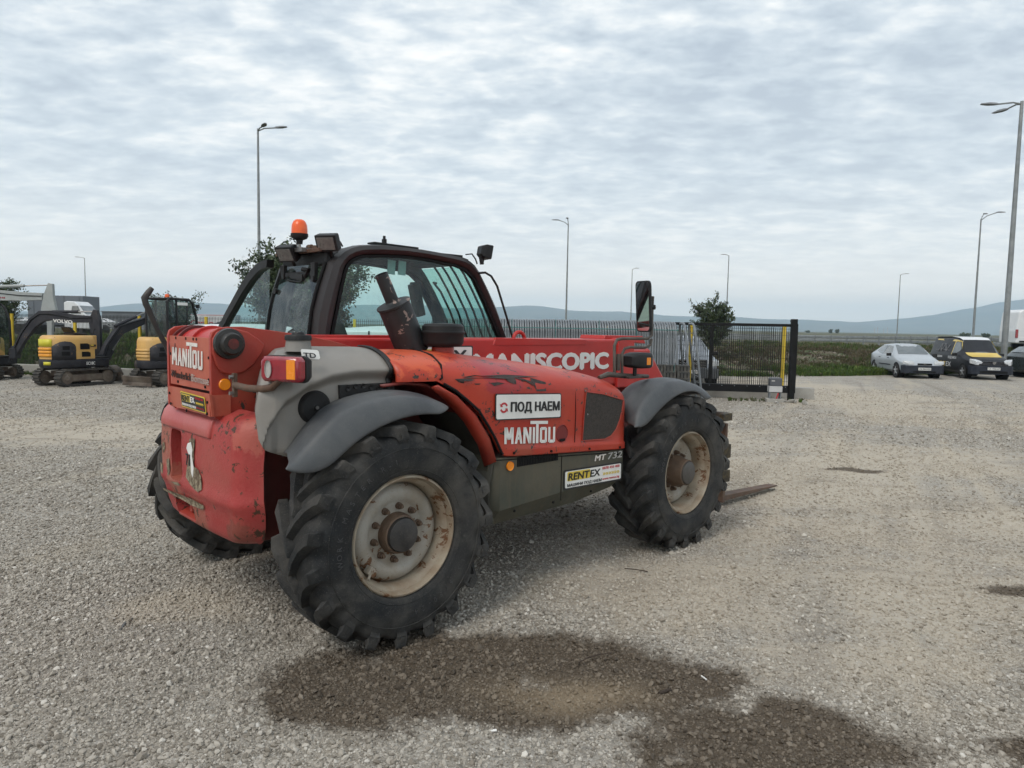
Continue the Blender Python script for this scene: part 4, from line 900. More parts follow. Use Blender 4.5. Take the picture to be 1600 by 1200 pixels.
# rear window, hinged pane with seal
def cabrear(z): return interp(z, [1.69, 1.75, 1.9, 2.05, 2.14, 2.24, 2.3], [.235, .24, .26, .30, .335, .37, .40])
zz_ = np.linspace(1.69, 2.25, 9)
m = MB(); m.grid([[(cabrear(z)-.012, y, z) for z in zz_] for y in (.345, 1.02)]); m.build('rear_window', gld, tele, 0)
for y in (.345, 1.02):
    m = MB(); m.tube([(cabrear(z)-.014, y, z) for z in zz_], .013, 8); m.build('window_seal', blkmat, tele)
for (y, z) in ((.43, 2.13), (.98, 2.05), (.47, 2.17)):
    m = MB(); m.cyl((cabrear(z)-.012, y, z), (cabrear(z)-.035, y, z), .022, 16); m.build('window_knob', blk, tele, 30)
for y in (.44, .93):
    m = MB(); m.prism([(y-.035, 2.25), (y+.035, 2.25), (y+.02, 2.15), (y-.03, 2.14)], (.335, 0, 0), (0, 1, 0), (0, 0, 1), (-.03, 0, 0)); m.build('window_hinge', blk, tele, 0, .004)
m = MB(); m.box((.325, .70, 2.175), (.03, .36, .03)); m.box((.31, .68, 2.155), (.03, .20, .05), (R(8), 0, 0)); m.tube([(.31, .56, 2.15), (.31, .50, 2.2), (.31, .60, 2.205)], .016, 8); m.tube([(.31, .84, 2.13), (.30, .60, 2.11)], .008, 6); m.build('wiper_motor', blk, tele, 0, .005)
m = MB(); m.tube([(.25, .47, 1.72), (.24, .60, 1.755), (.24, .68, 1.73)], .014, 8); m.tube([(.25, .36, 1.72), (.27, .37, 1.80), (.3, .36, 1.84)], .02, 8); m.build('window_handle', blk, tele)
# half door folded back
dp = [(2.07, 1.70), (2.01, 1.76), (1.86, 1.875), (1.56, 2.09), (1.38, 2.20), (1.22, 2.268), (1.12, 2.288), (1.02, 2.295)]
dq = [(1.98, 1.69), (1.93, 1.74), (1.78, 1.85), (1.50, 2.045), (1.34, 2.14), (1.20, 2.205), (1.12, 2.225), (1.03, 2.235)]
m = MB(); m.loft([[(.225, a, b), (.285, a, b), (.285, c, d), (.225, c, d)] for (a, b), (c, d) in zip(resample(dp, 24), resample(dq, 24))]); m.build('open_door_frame', blk, tele, 40)
m = MB(); P_ = resample(dq, 20)+[(1.06, 1.70)]; m.add([(.255, a, b) for a, b in P_], [tuple(range(len(P_)))]); m.build('open_door_glass', gl, tele, 0)
# interior
m = MB(); m.tube([(.62, 1.06, 2.3), (.64, 1.06, 2.2), (.66, 1.05, 2.05), (.69, 1.04, 1.85), (.80, 1.02, 1.70)], .035, 8); m.build('door_pillar', blkmat, tele, 30)
seatm = pm('seat_cloth', (.02, .022, .022), (.03, .03, .03), 20, .85)
m = MB(); m.loft([[(x-.06, y-w_, z) if 0 else (x+dx, .66+w_*sy, z) for dx, sy in ((-.07, -1), (.07, -1), (.07, 1), (-.07, 1))] for x, z, w_ in [(.72, 1.25, .22), (.62, 1.45, .23), (.55, 1.70, .22), (.52, 1.83, .18), (.51, 1.87, .13)]]); m.loft([[(x, .66-w_, z-.06), (x, .66-w_, z+.06), (x, .66+w_, z+.06), (x, .66+w_, z-.06)] for x, z, w_ in [(.65, 1.28, .2), (.8, 1.29, .24), (1.1, 1.31, .24), (1.2, 1.29, .2)]]); m.build('seat', seatm, tele, 40, .03, 3)
m = MB(); m.cyl((1.85, .68, 1.1), (1.62, .68, 1.58), .05, 12); m.lathe([(.17, -.012), (.185, 0), (.17, .012), (.155, 0)], (1.60, .68, 1.62), (.55, 0, -1), 28, True); m.box((1.60, .68, 1.62), (.02, .30, .03)); m.build('steering_wheel', blk, tele, 40)
m = MB(); m.box((1.92, .68, 1.45), (.28, .75, .35), (0, R(-8), 0)); m.build('dashboard', blk, tele, 0, .03)
m = MB(); m.box((1.62, .96, 2.03), (.09, .08, .30), (0, R(-14), 0)); m.box((1.58, .955, 2.16), (.05, .06, .06)); m.cyl((1.60, .90, 2.03), (1.60, .93, 2.03), .02, 12); m.build('monitor_box', blk, tele, 0, .01)
m = MB(); m.prism([(1.80, 2.03), (1.86, 2.0), (1.93, 1.83), (1.97, 1.72), (1.86, 1.66), (1.82, 1.80)], (0, .93, 0), (1, 0, 0), (0, 0, 1), (0, .06, 0)); m.build('lever_console', blkmat, tele, 0, .01)
for (a, b) in ((.92, .62), (1.02, .58)):
    m = MB(); m.box((a, .33, 2.25), (.07, .006, .11), (0, R(4), 0)); m.build('window_tag', pm('pale_tag', (.34, .48, .48), None, 5, .5), tele)
# windscreen, bars
fs = [(1.70, 2.33), (1.77, 2.26), (1.87, 2.12), (1.985, 1.94), (2.11, 1.68), (2.19, 1.45)]
m = MB(); m.grid([[(x-.03, y, z-.02) for x, z in fs] for y in (.33, 1.04)]); m.build('windscreen', gl, tele, 40)
m = MB()
for k in range(6):
    y = .40+.115*k; x0 = -.02
    if k < 5: m.tube([(1.60, y, 2.36), (1.72, y, 2.355)]+[(x+.035, y, z) for x, z in fs[1:]]+[(2.24, y, 1.36)], .0105, 8)
    else: m.tube([(1.80, y-.07, 2.19), (1.82, y, 2.2)]+[(x+.035, y, z) for x, z in fs[2:]], .0105, 8)
m.build('windscreen_guard', blk, tele)
m = MB(); m.tube([(1.72, .22, 2.25), (1.78, .20, 2.258), (1.84, .19, 2.23), (1.90, .18, 2.15), (2.02, .17, 1.86), (2.09, .17, 1.69), (2.12, .17, 1.6)], .010, 8); m.build('grab_rail', blk, tele)
# lamps on the roof
def worklamp(c, yaw, pitch, nm='work_lamp', face=clearl, sz=(.10, .17, .125)):
    o = bpy.data.objects.new(nm, None)
    m = MB(); dx, dy, dz = sz; m.loft([[(-.0*dx, -dy/2, -dz/2), (0, dy/2, -dz/2), (0, dy/2, dz/2), (0, -dy/2, dz/2)], [(dx*.6, -dy/2*.95, -dz/2*.95), (dx*.6, dy/2*.95, -dz/2*.95), (dx*.6, dy/2*.95, dz/2*.95), (dx*.6, -dy/2*.95, dz/2*.95)], [(dx, -dy/2*.7, -dz/2*.6), (dx, dy/2*.7, -dz/2*.6), (dx, dy/2*.7, dz/2*.6), (dx, -dy/2*.7, dz/2*.6)]])
    b_ = m.build(nm, blk, tele, 0, .008); b_.location = c; b_.rotation_euler = (0, pitch, yaw)
    m = MB(); m.box((-.002, 0, 0), (.006, dy*.80, dz*.74)); m.build('lens', face, b_, 0, .004)
    m = MB(); m.tube([(dx*.5, 0, -dz/2), (dx*.5, 0, -dz/2-.05)], .012, 8); m.build('stalk', blk, b_)
    return b_
gl_face = pm('lamp_face', (.10, .095, .09), (.15, .14, .13), 60, .3, spec=.7)
worklamp((.33, .285, 2.375), R(30), R(-24), face=gl_face); worklamp((.22, .70, 2.31), R(20), R(-30), face=gl_face)
wl = worklamp((1.86, .24, 2.43), R(165), R(-10), face=gl_face, sz=(.10, .13, .12))
m = MB(); m.tube([(1.78, .26, 2.39), (1.79, .255, 2.33)], .018, 8); m.tube([(1.62, .27, 2.40), (1.68, .26, 2.41), (1.72, .26, 2.37), (1.74, .26, 2.33)], .006, 6); m.build('lamp_bracket', blk, tele)
m = MB(); m.tube([(.30, .36, 2.36), (.34, .33, 2.43), (.40, .32, 2.445), (.46, .31, 2.40), (.48, .31, 2.37)], .007, 6); m.build('lamp_cable', blk, tele)
bc = vX(468, 382, .30)
m = MB(); m.cyl((bc.x, bc.y, 2.33), (bc.x, bc.y, 2.455), .011, 10); m.cyl((bc.x-.02, bc.y+.03, 2.34), (bc.x-.005, bc.y+.01, 2.44), .008, 8); m.box((.33, bc.y-.03, 2.345), (.14, .16, .03)); m.build('beacon_post', steel, tele)
bz = vX(467, 371, .30).z
m = MB(); m.lathe([(0, -.052), (.022, -.05), (.026, -.022), (.055, -.008), (.064, .008), (.064, .026), (.0, .03)], (bc.x, bc.y, bz), (0, 0, 1), 24); m.build('beacon_base', blk, tele, 30)
m = MB(); m.lathe([(.0585, 0), (.059, .03), (.056, .065), (.045, .092), (.028, .106), (.0, .110)], (bc.x, bc.y, bz+.024), (0, 0, 1), 28); m.build('beacon_lens', pm('beacon_orange', (.85, .13, .015), (.8, .10, .012), 30, .3, spec=.6), tele, 50)
m = MB(); m.box((.40, bc.y-.12, 2.365), (.10, .06, .03), (0, 0, R(20))); m.cyl((.36, bc.y-.08, 2.37), (.36, bc.y-.02, 2.37), .022, 10); m.build('beacon_hinge', rusty, tele, 0, .004)

# ---- exhaust and air intake
e0 = Vector((.575, -.45, 1.62)); e1 = Vector((.405, -.45, 1.955)); ed = (e1-e0).normalized()
exm = pm('exhaust_paint', (.013, .0145, .016), (.022, .023, .025), 8, .55, 0, .05, 60, chip=.62, ccol=(.27, .20, .17), chscale=7)
m = MB(); m.lathe([(.0, .0), (.108, 0), (.108, .345), (.116, .350), (.116, .362), (.100, .362), (.055, .372), (.0, .374)], e0, tuple(ed), 36); m.build('muffler', exm, tele, 30)
m = MB(); e2 = e0+ed*.37; m.lathe([(.052, 0), (.044, .012), (.043, .20), (.040, .20), (.038, .05)], e2, tuple(ed), 24); m.build('exhaust_pipe', exm, tele, 30)
m = MB(); m.lathe([(.060, -.16), (.070, -.05), (.075, 0), (.125, .004), (.135, .016), (.140, .03), (.142, .08), (.148, .09), (.148, .100), (.142, .104), (.140, .135), (.125, .150), (.0, .158)], (.71, -.60, 1.665), (0, 0, 1), 40); m.build('air_intake', blk, tele, 30)
m = MB(); m.lathe([(.10, -.09), (.078, -.05), (.074, 0.0)], (.71, -.60, 1.665), (0, 0, 1), 32); m.build('intake_neck', red_hood, tele, 50)
# ---- tail lamp on its arm
m = MB(); a0 = vY(372, 602, -.60); m.tube([(a0.x, -.56, 1.46), (a0.x-.01, -.75, 1.457), (a0.x+.01, -.88, 1.462), (a0.x+.03, -.95, 1.475), (a0.x+.05, -1.0, 1.52)], .019, 12); m.box((a0.x, -.555, 1.46), (.02, .03, .13)); m.build('lamp_arm', rusty, tele, 40)
for y in (-.555,): 
    for z in (1.415, 1.505):
        m = MB(); m.cyl((a0.x-.01, y, z), (a0.x-.03, y, z), .012, 6); m.build('arm_bolt', steel, tele)
tlc = vY(446, 576.5, -1.0)
def octa(w_, h_, dx, kz=.7, ky=.85): return [(dx, w_*sy, h_*sz) for sy, sz in ((-1, -kz), (-1, kz), (-ky, 1), (ky, 1), (1, kz), (1, -kz), (ky, -1), (-ky, -1))]
m = MB(); m.loft([octa(w_, h_, dx) for dx, w_, h_ in ((0, .122, .066), (-.035, .120, .064), (-.052, .108, .052))]); tl = m.build('tail_lamp', redl, tele, 30, .006); tl.location = tlc; tl.rotation_euler = (0, 0, R(27))
m = MB(); m.loft([octa(w_, h_, dx, .8, .9) for dx, w_, h_ in ((.002, .126, .070), (.03, .124, .067), (.085, .10, .050))]); m.build('lamp_housing', blk, tl, 30, .006)
m = MB(); m.lathe([(0, 0), (.034, .0), (.036, .008)], (0, 0, 0), (-1, 0, 0), 20); m.v = [(-.0535+x*1, .062+y*.55, z*1.25) for x, y, z in m.v]; m.build('reverse_lens', clearl, tl, 30)
m = MB(); m.box((-.0515, -.070, 0), (.006, .052, .098)); m.build('indicator_lens', amber, tl, 0, .003)
# ---- mirror, front lamp and their bracket on the right front
tb = pm('bracket_brown', (.05, .036, .03), (.035, .028, .024), 8, .55, dust=.3)
def q(x, y, Y=-.95): return vY(x, y, Y)
m = MB(); m.tube([q(936, 590), q(950, 585), q(975, 587), q(1012, 588)], [.016, .022, .020, .016], 10); m.tube([q(960, 584), q(960, 540), q(964, 531), q(972, 529), q(1012, 529), q(1018, 524), q(1019, 480), q(1020, 463)], .0125, 10); m.tube([q(972, 584), q(972, 553), q(976, 545), q(984, 542.5), q(1008, 543), q(1016, 539), q(1018, 530)], .0115, 10); m.build('mirror_arm', tb, tele, 40)
m = MB(); m.box(q(966, 566)+Vector((0, 0, 0)), (.035, .02, .13)); m.box(q(985, 589), (.16, .10, .018)); m.build('arm_plate', tb, tele, 0, .003)
m = MB(); m.tube([q(1011, 480)+Vector((0, .0, 0)), q(1020, 479)], .018, 10); m.lathe([(0, -.022), (.022, -.018), (.026, 0), (.022, .018), (0, .022)], q(1020, 480), (0, 0, 1), 16); m.build('mirror_clamp', blk, tele, 30)
mc = q(1004.5, 479, -.93)
m = MB(); hw, hh = .088, .205; rr = .035
def rrect(hw, hh, rr, n=5): 
    P_ = []
    for cx, cy, a0_ in ((hw-rr, hh-rr, 0), (-hw+rr, hh-rr, 90), (-hw+rr, -hh+rr, 180), (hw-rr, -hh+rr, 270)):
        for k in range(n+1): a_ = R(a0_+90*k/n); P_.append((cx+rr*math.cos(a_), cy+rr*math.sin(a_)))
    return P_
m.loft([[(0.0, a, b) for a, b in rrect(hw, hh, rr)], [(.018, a, b) for a, b in rrect(hw, hh, rr)], [(.035, a*.8, b*.9) for a, b in rrect(hw, hh, rr)]]); mh = m.build('mirror', blk, tele, 30); mh.location = mc; mh.rotation_euler = (0, R(-4), R(-14))
mm = bpy.data.materials.new('mirror_glass'); mm.use_nodes = True; b = mm.node_tree.nodes['Principled BSDF']; b.inputs['Metallic'].default_value = 1; b.inputs['Roughness'].default_value = .03; b.inputs['Base Color'].default_value = (.82, .85, .86, 1)
m = MB(); m.prism(rrect(hw-.012, hh-.012, rr-.008), (-.003, 0, 0), (0, 1, 0), (0, 0, 1), (.004, 0, 0)); m.build('mirror_glass', mm, mh, 0)
lc = q(996, 563, -.97)
m = MB(); m.loft([[(lc.x+dx, lc.y+a*k, lc.z+b*k) for a, b in rrect(.085, .062, .025)] for dx, k in ((-.13, .55), (-.09, .85), (-.02, 1), (.08, 1), (.09, .97))]); hl = m.build('front_lamp', blk, tele, 40)
m = MB(); m.loft([[(lc.x+dx, lc.y+a*k, lc.z+b*k) for a, b in rrect(.080, .058, .022)] for dx, k in ((.09, 1), (.105, .95), (.11, .8))]); m.build('lens', clearl, hl, 40)
m = MB(); m.box((lc.x+.035, lc.y-.083, lc.z-.005), (.05, .010, .058)); m.build('indicator_lens', amber, hl, 0, .003)
m = MB(); m.cyl((lc.x-.03, lc.y, lc.z-.06), (lc.x-.03, lc.y, lc.z-.13), .016, 10); m.build('stalk', blk, hl)
# bent bar standing up on the far side
m = MB(); m.tube([vY(x, y, .80) for x, y in [(237.5, 450), (232, 457), (225.5, 465.5), (228, 475), (238, 497), (247, 517), (262, 545), (270, 570)]], [.016, .021, .022, .021, .019, .018, .018, .018], 12); m.build('bent_guard_bar', pm('bar_paint', (.04, .032, .028), (.028, .026, .025), 6, .5), tele, 40)

# ================================================================== SETTING BEYOND THE YARD
galv = pm('galvanised', (.21, .23, .245), (.16, .175, .19), 5, .5, .3, .05, dust=.2, dcol=(.24, .235, .22))
galv_d = pm('galvanised_dull', (.27, .29, .295), (.20, .215, .22), 3, .55, .35, .05, dust=.25, dcol=(.3, .29, .27))
conc = pm('concrete', (.40, .39, .36), (.31, .30, .28), 2.5, .85, 0, .3, 40, dust=.4, dcol=(.3, .27, .22), streak=.2)
yel = pm('post_yellow', (.70, .50, .02), (.62, .44, .03), 5, .45, dust=.15)
gateb = pm('gate_black', (.006, .007, .007), (.010, .010, .011), 5, .5, spec=.2)
wirem = pm('wire_dark', (.02, .024, .022), (.03, .03, .029), 5, .5, spec=.2)
asph = pm('asphalt', (.13, .13, .13), (.17, .17, .168), .5, .9, 0, .2, 30)
hillm = bpy.data.materials.new('hill_forest'); hillm.use_nodes = True; _nt = hillm.node_tree
_t = nd(_nt, 'ShaderNodeNewGeometry').outputs['Position']
_nt.links.new(ramp(_nt, noise(_nt, _t, .004, 8, .6, .4), [(.35, (.035, .05, .028)), (.5, (.07, .075, .045)), (.6, (.11, .10, .07)), (.7, (.05, .065, .035))]), _nt.nodes['Principled BSDF'].inputs['Base Color']); _nt.nodes['Principled BSDF'].inputs['Roughness'].default_value = 1
# hills
hp = [(-900, 482), (-500, 486), (-200, 480), (0, 487), (60, 486), (105, 483), (150, 481), (185, 477), (215, 474), (250, 477), (300, 472.5), (350, 475), (420, 482), (480, 484), (530, 480), (560, 476.5), (580, 476), (610, 479), (650, 476), (700, 482), (760, 481), (795, 479), (822, 477.5), (850, 479), (885, 485), (925, 487), (960, 486.5), (1000, 490), (1060, 494.5), (1130, 494.5), (1200, 499), (1250, 499.5), (1340, 503.5), (1390, 499.5), (1440, 494), (1480, 490), (1520, 482), (1560, 476), (1600, 466.5), (1680, 458), (1800, 462), (2100, 470), (2500, 480)]
DH = 5000
def ridge(x): 
    px = x*CF/DH+800; y = np.interp(px, [p[0] for p in hp], [p[1] for p in hp]); return CH+((495.08+.01817*px)-y)*DH/CF*1.0
hx_ = np.arange(-7600, 7601, 60.); rows = []
_p = rng.uniform(0, 6.28, (8, 2))
for t, yy in [(0, 3700), (.10, 3950), (.28, 4200), (.45, 4400), (.63, 4600), (.82, 4800), (1, 5000), (.93, 5200), (.7, 5600), (.3, 6100), (0, 6400)]:
    row = []
    for x in hx_:
        n_ = sum(math.sin(x*f+_p[k][0]+yy*f*.7)*a for k, (f, a) in enumerate([(.0045, 9), (.011, 5), (.021, 3)]))
        h = float(ridge(x))*t*(1+(.0 if t == 1 else n_*.003)) + (math.sin(x*.03+_p[4][0])*1.2+math.sin(x*.071)*.7)*t
        row.append((x, yy+(0 if t == 1 else n_*9), max(h, -.5) if t > 0 else -.6))
    rows.append(row)
m = MB(); m.grid(rows); ho = m.build('hills', hillm, None, 60); ho['kind'] = 'structure'
# lower, nearer ridge line of the plain
rail_px = [(-700, 92, 492.5), (0, 88, 500.5), (330, 86, 506), (600, 84, 510.5), (900, 84, 517.5), (1100, 84, 521.5), (1253, 78, 524.2), (1400, 64, 525.5), (1500, 56, 526.6), (1600, 49, 529.0), (1700, 42, 532), (1900, 33, 537)]
def rail_at(px):
    D = interp(px, [p[0] for p in rail_px], [p[1] for p in rail_px]); y = interp(px, [p[0] for p in rail_px], [p[2] for p in rail_px]); return at(px, y, D)
# road deck as a sheet following the rails
inner = [rail_at(px) for px in range(-700, 1901, 50)]
rows = [[], [], [], []]
for k, p in enumerate(inner):
    q_ = inner[min(k+1, len(inner)-1)]-inner[max(k-1, 0)]; nrm = Vector((-q_.y, q_.x, 0)).normalized()
    zr = p.z-.80
    for j, (off, dz) in enumerate([(-6, -.55), (-.8, -.03), (14, .02), (24, -.6)]): rows[j].append((p.x+nrm.x*off, p.y+nrm.y*off, zr+dz))
m = MB(); m.grid([rows[1], rows[2]]); ro = m.build('road', asph, None, 0); ro['kind'] = 'structure'
bankm = pm('verge', (.085, .095, .04), (.12, .105, .065), .7, .95, 0, .5, 6, dust=.6, dcol=(.11, .13, .04))
m = MB(); m.grid([rows[0], [(x, y, z-.004) for x, y, z in rows[1]]]); m.grid([[(x, y, z-.004) for x, y, z in rows[2]], rows[3]]); vo = m.build('verge', bankm, None, 0); vo['kind'] = 'structure'
def guard_rail(off, label, steps=50):
    g = thing('guard_rail', label, 'guard rail', tuple(inner[26]))
    base = inner[26]; P_ = []
    for k, p in enumerate(inner):
        q_ = inner[min(k+1, len(inner)-1)]-inner[max(k-1, 0)]; nrm = Vector((-q_.y, q_.x, 0)).normalized(); P_.append(Vector((p.x, p.y, p.z))+nrm*off-base)
    for (dz0, nm) in ((0, 'beam'), (-.36, 'beam')):
        m = MB(); prof = [(0, 0), (-.05, -.05), (-.02, -.12), (-.02, -.15), (-.05, -.21), (0, -.26)]
        if dz0: prof = [(a, b*.9) for a, b in prof]
        m.grid([[(p.x, p.y+a, p.z+dz0+b) for p in P_] for a, b in prof]); m.build(nm, galv_d, g, 30, solid=.01)
    pm_ = MB().box((0, .06, -.45), (.14, .10, 1.0)).build('post', galv_d, data=True)
    for k in range(0, len(P_)-1):
        for t in (0, .5):
            p = P_[k].lerp(P_[k+1], t); o = link('post', pm_, g); o.location = p
guard_rail(0, 'double-beam steel guard rail along the near edge of the highway')
guard_rail(12, 'steel guard rail along the far edge of the highway')

# grass and scrub of the bank
gm = bpy.data.materials.new('weed_blades'); gm.use_nodes = True; _nt = gm.node_tree; _b = _nt.nodes['Principled BSDF']
_a = nd(_nt, 'ShaderNodeAttribute', attribute_name='shade', attribute_type='INSTANCER')
_nt.links.new(ramp(_nt, _a.outputs['Fac'], [(0, (.075, .06, .045)), (.25, (.13, .105, .07)), (.45, (.10, .10, .05)), (.6, (.05, .085, .022)), (.85, (.085, .14, .03)), (1, (.15, .19, .05))]), _b.inputs['Base Color']); _b.inputs['Roughness'].default_value = .8; _b.inputs['Specular IOR Level'].default_value = .15
def tuft(seed, n=16, tall=1., broad=.04):
    r_ = random.Random(seed); m = MB()
    for k in range(n):
        a_ = r_.uniform(0, 6.28); r0 = r_.uniform(0, .16); h_ = r_.uniform(.35, 1)*tall; b_ = r_.uniform(.1, .5)*h_; w_ = r_.uniform(.5, 1)*broad
        x0, y0 = r0*math.cos(a_), r0*math.sin(a_); dx, dy = math.cos(a_+r_.uniform(-.6, .6)), math.sin(a_+r_.uniform(-.6, .6)); px, py = -dy*w_, dx*w_
        m.add([(x0-px, y0-py, -.05), (x0+px, y0+py, -.05), (x0+dx*b_*.4+px, y0+dy*b_*.4+py, h_*.6), (x0+dx*b_*.4-px, y0+dy*b_*.4-py, h_*.6), (x0+dx*b_, y0+dy*b_, h_)], [(0, 1, 2, 3), (3, 2, 4)])
    return m.build('tuft', gm, data=True, smooth=0)
TU = [tuft(k) for k in range(4)]+[tuft(9+k, 22, .6, .10) for k in range(3)]
def fence_y_(x): return interp(x, [-22.5, -4.3, 8.1], [25.35, 19.9, 19.45])
def weeds():
    P = []; sh = []; sc = []; ix = []
    def zone(n, xr, dr, green, hr, prob=None):
        c = 0
        while c < n:
            k = 4000; x = rng.uniform(*xr, k); d = dr[0]+(dr[1]-dr[0])*rng.random(k)**1.3; y = bank_front(x)+d
            patch = np.sin(x*.7+2*np.sin(d*.5))*np.cos(d*.6+x*.22)+.5*np.sin(x*2.1+d*1.3)
            vis = np.abs(x) < .76*y
            k2 = vis & (rng.random(k) < .55+.45*patch)
            x, y, patch, d = x[k2], y[k2], patch[k2], d[k2]
            g_ = green(x, d, patch); s = np.clip(g_+rng.normal(0, .13, len(x)), 0, 1)
            P.append(np.stack([x, y, height(x, y)], 1)); sh.append(s); sc.append(rng.uniform(*hr, len(x))*(1+.4*patch)); ix.append(rng.integers(0, 7, len(x))); c += len(x)
    zone(9000, (-24, -2), (.1, 9), lambda x, d, p: .66+.12*p, (.16, .40))
    zone(5000, (-30, 4), (4, 26), lambda x, d, p: .55+.15*p, (.25, .5))
    zone(5000, (3, 24), (.0, 2.6), lambda x, d, p: .70-.08*d+.10*p, (.10, .30))
    zone(9000, (3, 40), (2, 11), lambda x, d, p: .24+.16*p, (.08, .26))
    zone(5000, (3, 45), (9, 26), lambda x, d, p: .42+.16*p, (.14, .38))
    for n_, xr, fy in ((500, (-16, -9.5), -.3), (60, (5.5, 7.6), -1.0)):
        x = rng.uniform(*xr, n_); y = np.array([fence_y_(v) for v in x])+fy+rng.normal(0, .12, n_); P.append(np.stack([x, y, 0*x], 1)); sh.append(np.clip(rng.normal(.6, .12, n_), 0, 1)); sc.append(rng.uniform(.05, .18, n_)); ix.append(rng.integers(0, 7, n_))
    P, sh, sc, ix = map(np.concatenate, (P, sh, sc, ix)); n = len(sc)
    scatter('weeds', P, sc, np.stack([np.zeros(n), np.zeros(n), rng.uniform(0, 6.28, n)], 1), ix, TU, extra=sh, label='grass and dry scrub covering the bank behind the yard', cat='weeds')
weeds()
# clods and rubble lying on the bank
n_ = 900; x_ = rng.uniform(3, 34, n_); d_ = rng.uniform(.5, 12, n_); x2 = rng.uniform(-14, -8, 260); d2 = rng.uniform(-.2, 2.5, 260); x_ = np.concatenate([x_, x2]); d_ = np.concatenate([d_, d2]); y_ = bank_front(x_)+d_
clod = pm('clod_earth', (.15, .12, .09), (.24, .21, .17), 3, .95, 0, .4, 20)
CL = []
for k in range(3):
    me = rock_mesh('clod', 40+k, 1); me.materials.clear(); me.materials.append(clod); CL.append(me)
scatter('rubble', np.stack([x_, y_, height(x_, y_)], 1), rng.uniform(.08, .35, len(x_)), np.stack([rng.normal(0, .4, len(x_)), rng.normal(0, .4, len(x_)), rng.uniform(0, 6, len(x_))], 1), rng.integers(0, 3, len(x_)), CL, label='clods of earth and broken stone scattered on the bank', cat='rubble')

# ---- trees
leafm = bpy.data.materials.new('leaves'); leafm.use_nodes = True; _nt = leafm.node_tree; _b = _nt.nodes['Principled BSDF']
_g = nd(_nt, 'ShaderNodeNewGeometry')
_nt.links.new(ramp(_nt, _g.outputs['Random Per Island'], [(0, (.022, .035, .014)), (.5, (.038, .062, .022)), (.85, (.065, .095, .035)), (1, (.11, .14, .06))]), _b.inputs['Base Color']); _b.inputs['Roughness'].default_value = .6
barkm = pm('bark', (.06, .05, .04), (.09, .075, .06), 9, .9, 0, .5, 40)
def leaf_quads(cent, size, rg):
    n = len(cent); a = rg.normal(size=(n, 3)); a /= np.linalg.norm(a, axis=1)[:, None]; b = rg.normal(size=(n, 3)); b -= a*(a*b).sum(1)[:, None]; b /= np.linalg.norm(b, axis=1)[:, None]
    s = (size*rg.uniform(.6, 1.3, n))[:, None]; V_ = np.stack([cent-a*s, cent+b*s*.45, cent+a*s, cent-b*s*.45], 1).reshape(-1, 3); return V_
def fast_mesh(name, V_, quads, mat):
    me = bpy.data.meshes.new(name); me.vertices.add(len(V_)); me.vertices.foreach_set('co', V_.astype(np.float32).ravel()); me.loops.add(quads.size); me.loops.foreach_set('vertex_index', quads.astype(np.int32).ravel())
    me.polygons.add(len(quads)); me.polygons.foreach_set('loop_start', (np.arange(len(quads))*4).astype(np.int32)); me.polygons.foreach_set('loop_total', np.full(len(quads), 4, np.int32)); me.update(); me.materials.append(mat); return me
def tree(name, label, base, H, W, crown_lo, nb, nleaf, leaf, seed, up=.6, cat='tree', group=None, spread=.14, core=.15):
    rg = np.random.default_rng(seed); r_ = random.Random(seed); t = thing(name, label, cat, tuple(base), group=group)
    m = MB(); tips = []
    m.tube([(0, 0, -.1), (.03, .02, H*.25), (-.04, .03, H*.5), (.02, 0, H*.85)], [H*.022, H*.018, H*.012, H*.003], 8); m.build('trunk', barkm, t)
    m = MB()
    for k in range(nb):
        z0 = H*lerp(crown_lo*.6, .7, (k/nb)**.9)*r_.uniform(.85, 1.1); a_ = k*2.4+r_.uniform(-.4, .4); zf = z0/H
        prof_ = math.sin(min(1, max(.08, (zf-crown_lo*.5)/(1-crown_lo*.5)))*PI*.85+.35)
        L_ = W*max(.3, prof_)*r_.uniform(.7, 1.15); e = Vector((math.cos(a_)*L_, math.sin(a_)*L_, z0+up*L_*r_.uniform(.7, 1.3))); e.z = min(e.z, H*r_.uniform(.93, 1.03)); s0 = Vector((0, 0, z0*.9)); mdl = s0.lerp(e, .5)+Vector((0, 0, -.06*L_))
        m.tube([s0, mdl, e], [H*.008, H*.005, H*.002], 5)
        for q_ in range(9):
            tt = r_.uniform(.35, 1.0); b0 = s0.lerp(e, tt); d_ = Vector((r_.gauss(0, 1), r_.gauss(0, 1), r_.gauss(.5, .7))).normalized()*W*r_.uniform(.15, .38); m.tube([b0, b0+d_], [H*.003, H*.001], 4); 
            for w_ in (.4, .7, 1.0): tips.append(tuple(b0+d_*w_))
    m.build('limbs', barkm, t)['kind'] = 'stuff'
    tips = np.array(tips); c = tips[rg.integers(0, len(tips), nleaf)]+rg.normal(0, W*spread*.55, (nleaf, 3)); nc = int(nleaf*core); c[:nc] = np.clip(rg.normal(0, 1, (nc, 3)), -1.5, 1.5)*np.array([W*.36, W*.36, H*.20])+np.array([0, 0, H*.52]); c[:, 2] = np.maximum(c[:, 2], H*crown_lo*.75)
    V_ = leaf_quads(c, leaf, rg); o = link('crown', fast_mesh('crown', V_, np.arange(len(V_)).reshape(-1, 4), leafm), t); o['kind'] = 'stuff'; return t
def tb_(px, py, D, z=None):
    p = at(px, py, D); p.z = float(height(p.x, p.y)) if z is None else z; return p
tree('tree', 'large loose-crowned tree standing behind the telehandler cab', tb_(474, 520, 30), 4.50, 2.35, .08, 120, 60000, .078, 5, .5, spread=.08, core=.16)
tree('tree', 'dark tree cut by the left edge of the photo behind the grey excavator arm', tb_(-12, 520, 36), 3.3, 1.5, .12, 60, 16000, .06, 8, spread=.09)
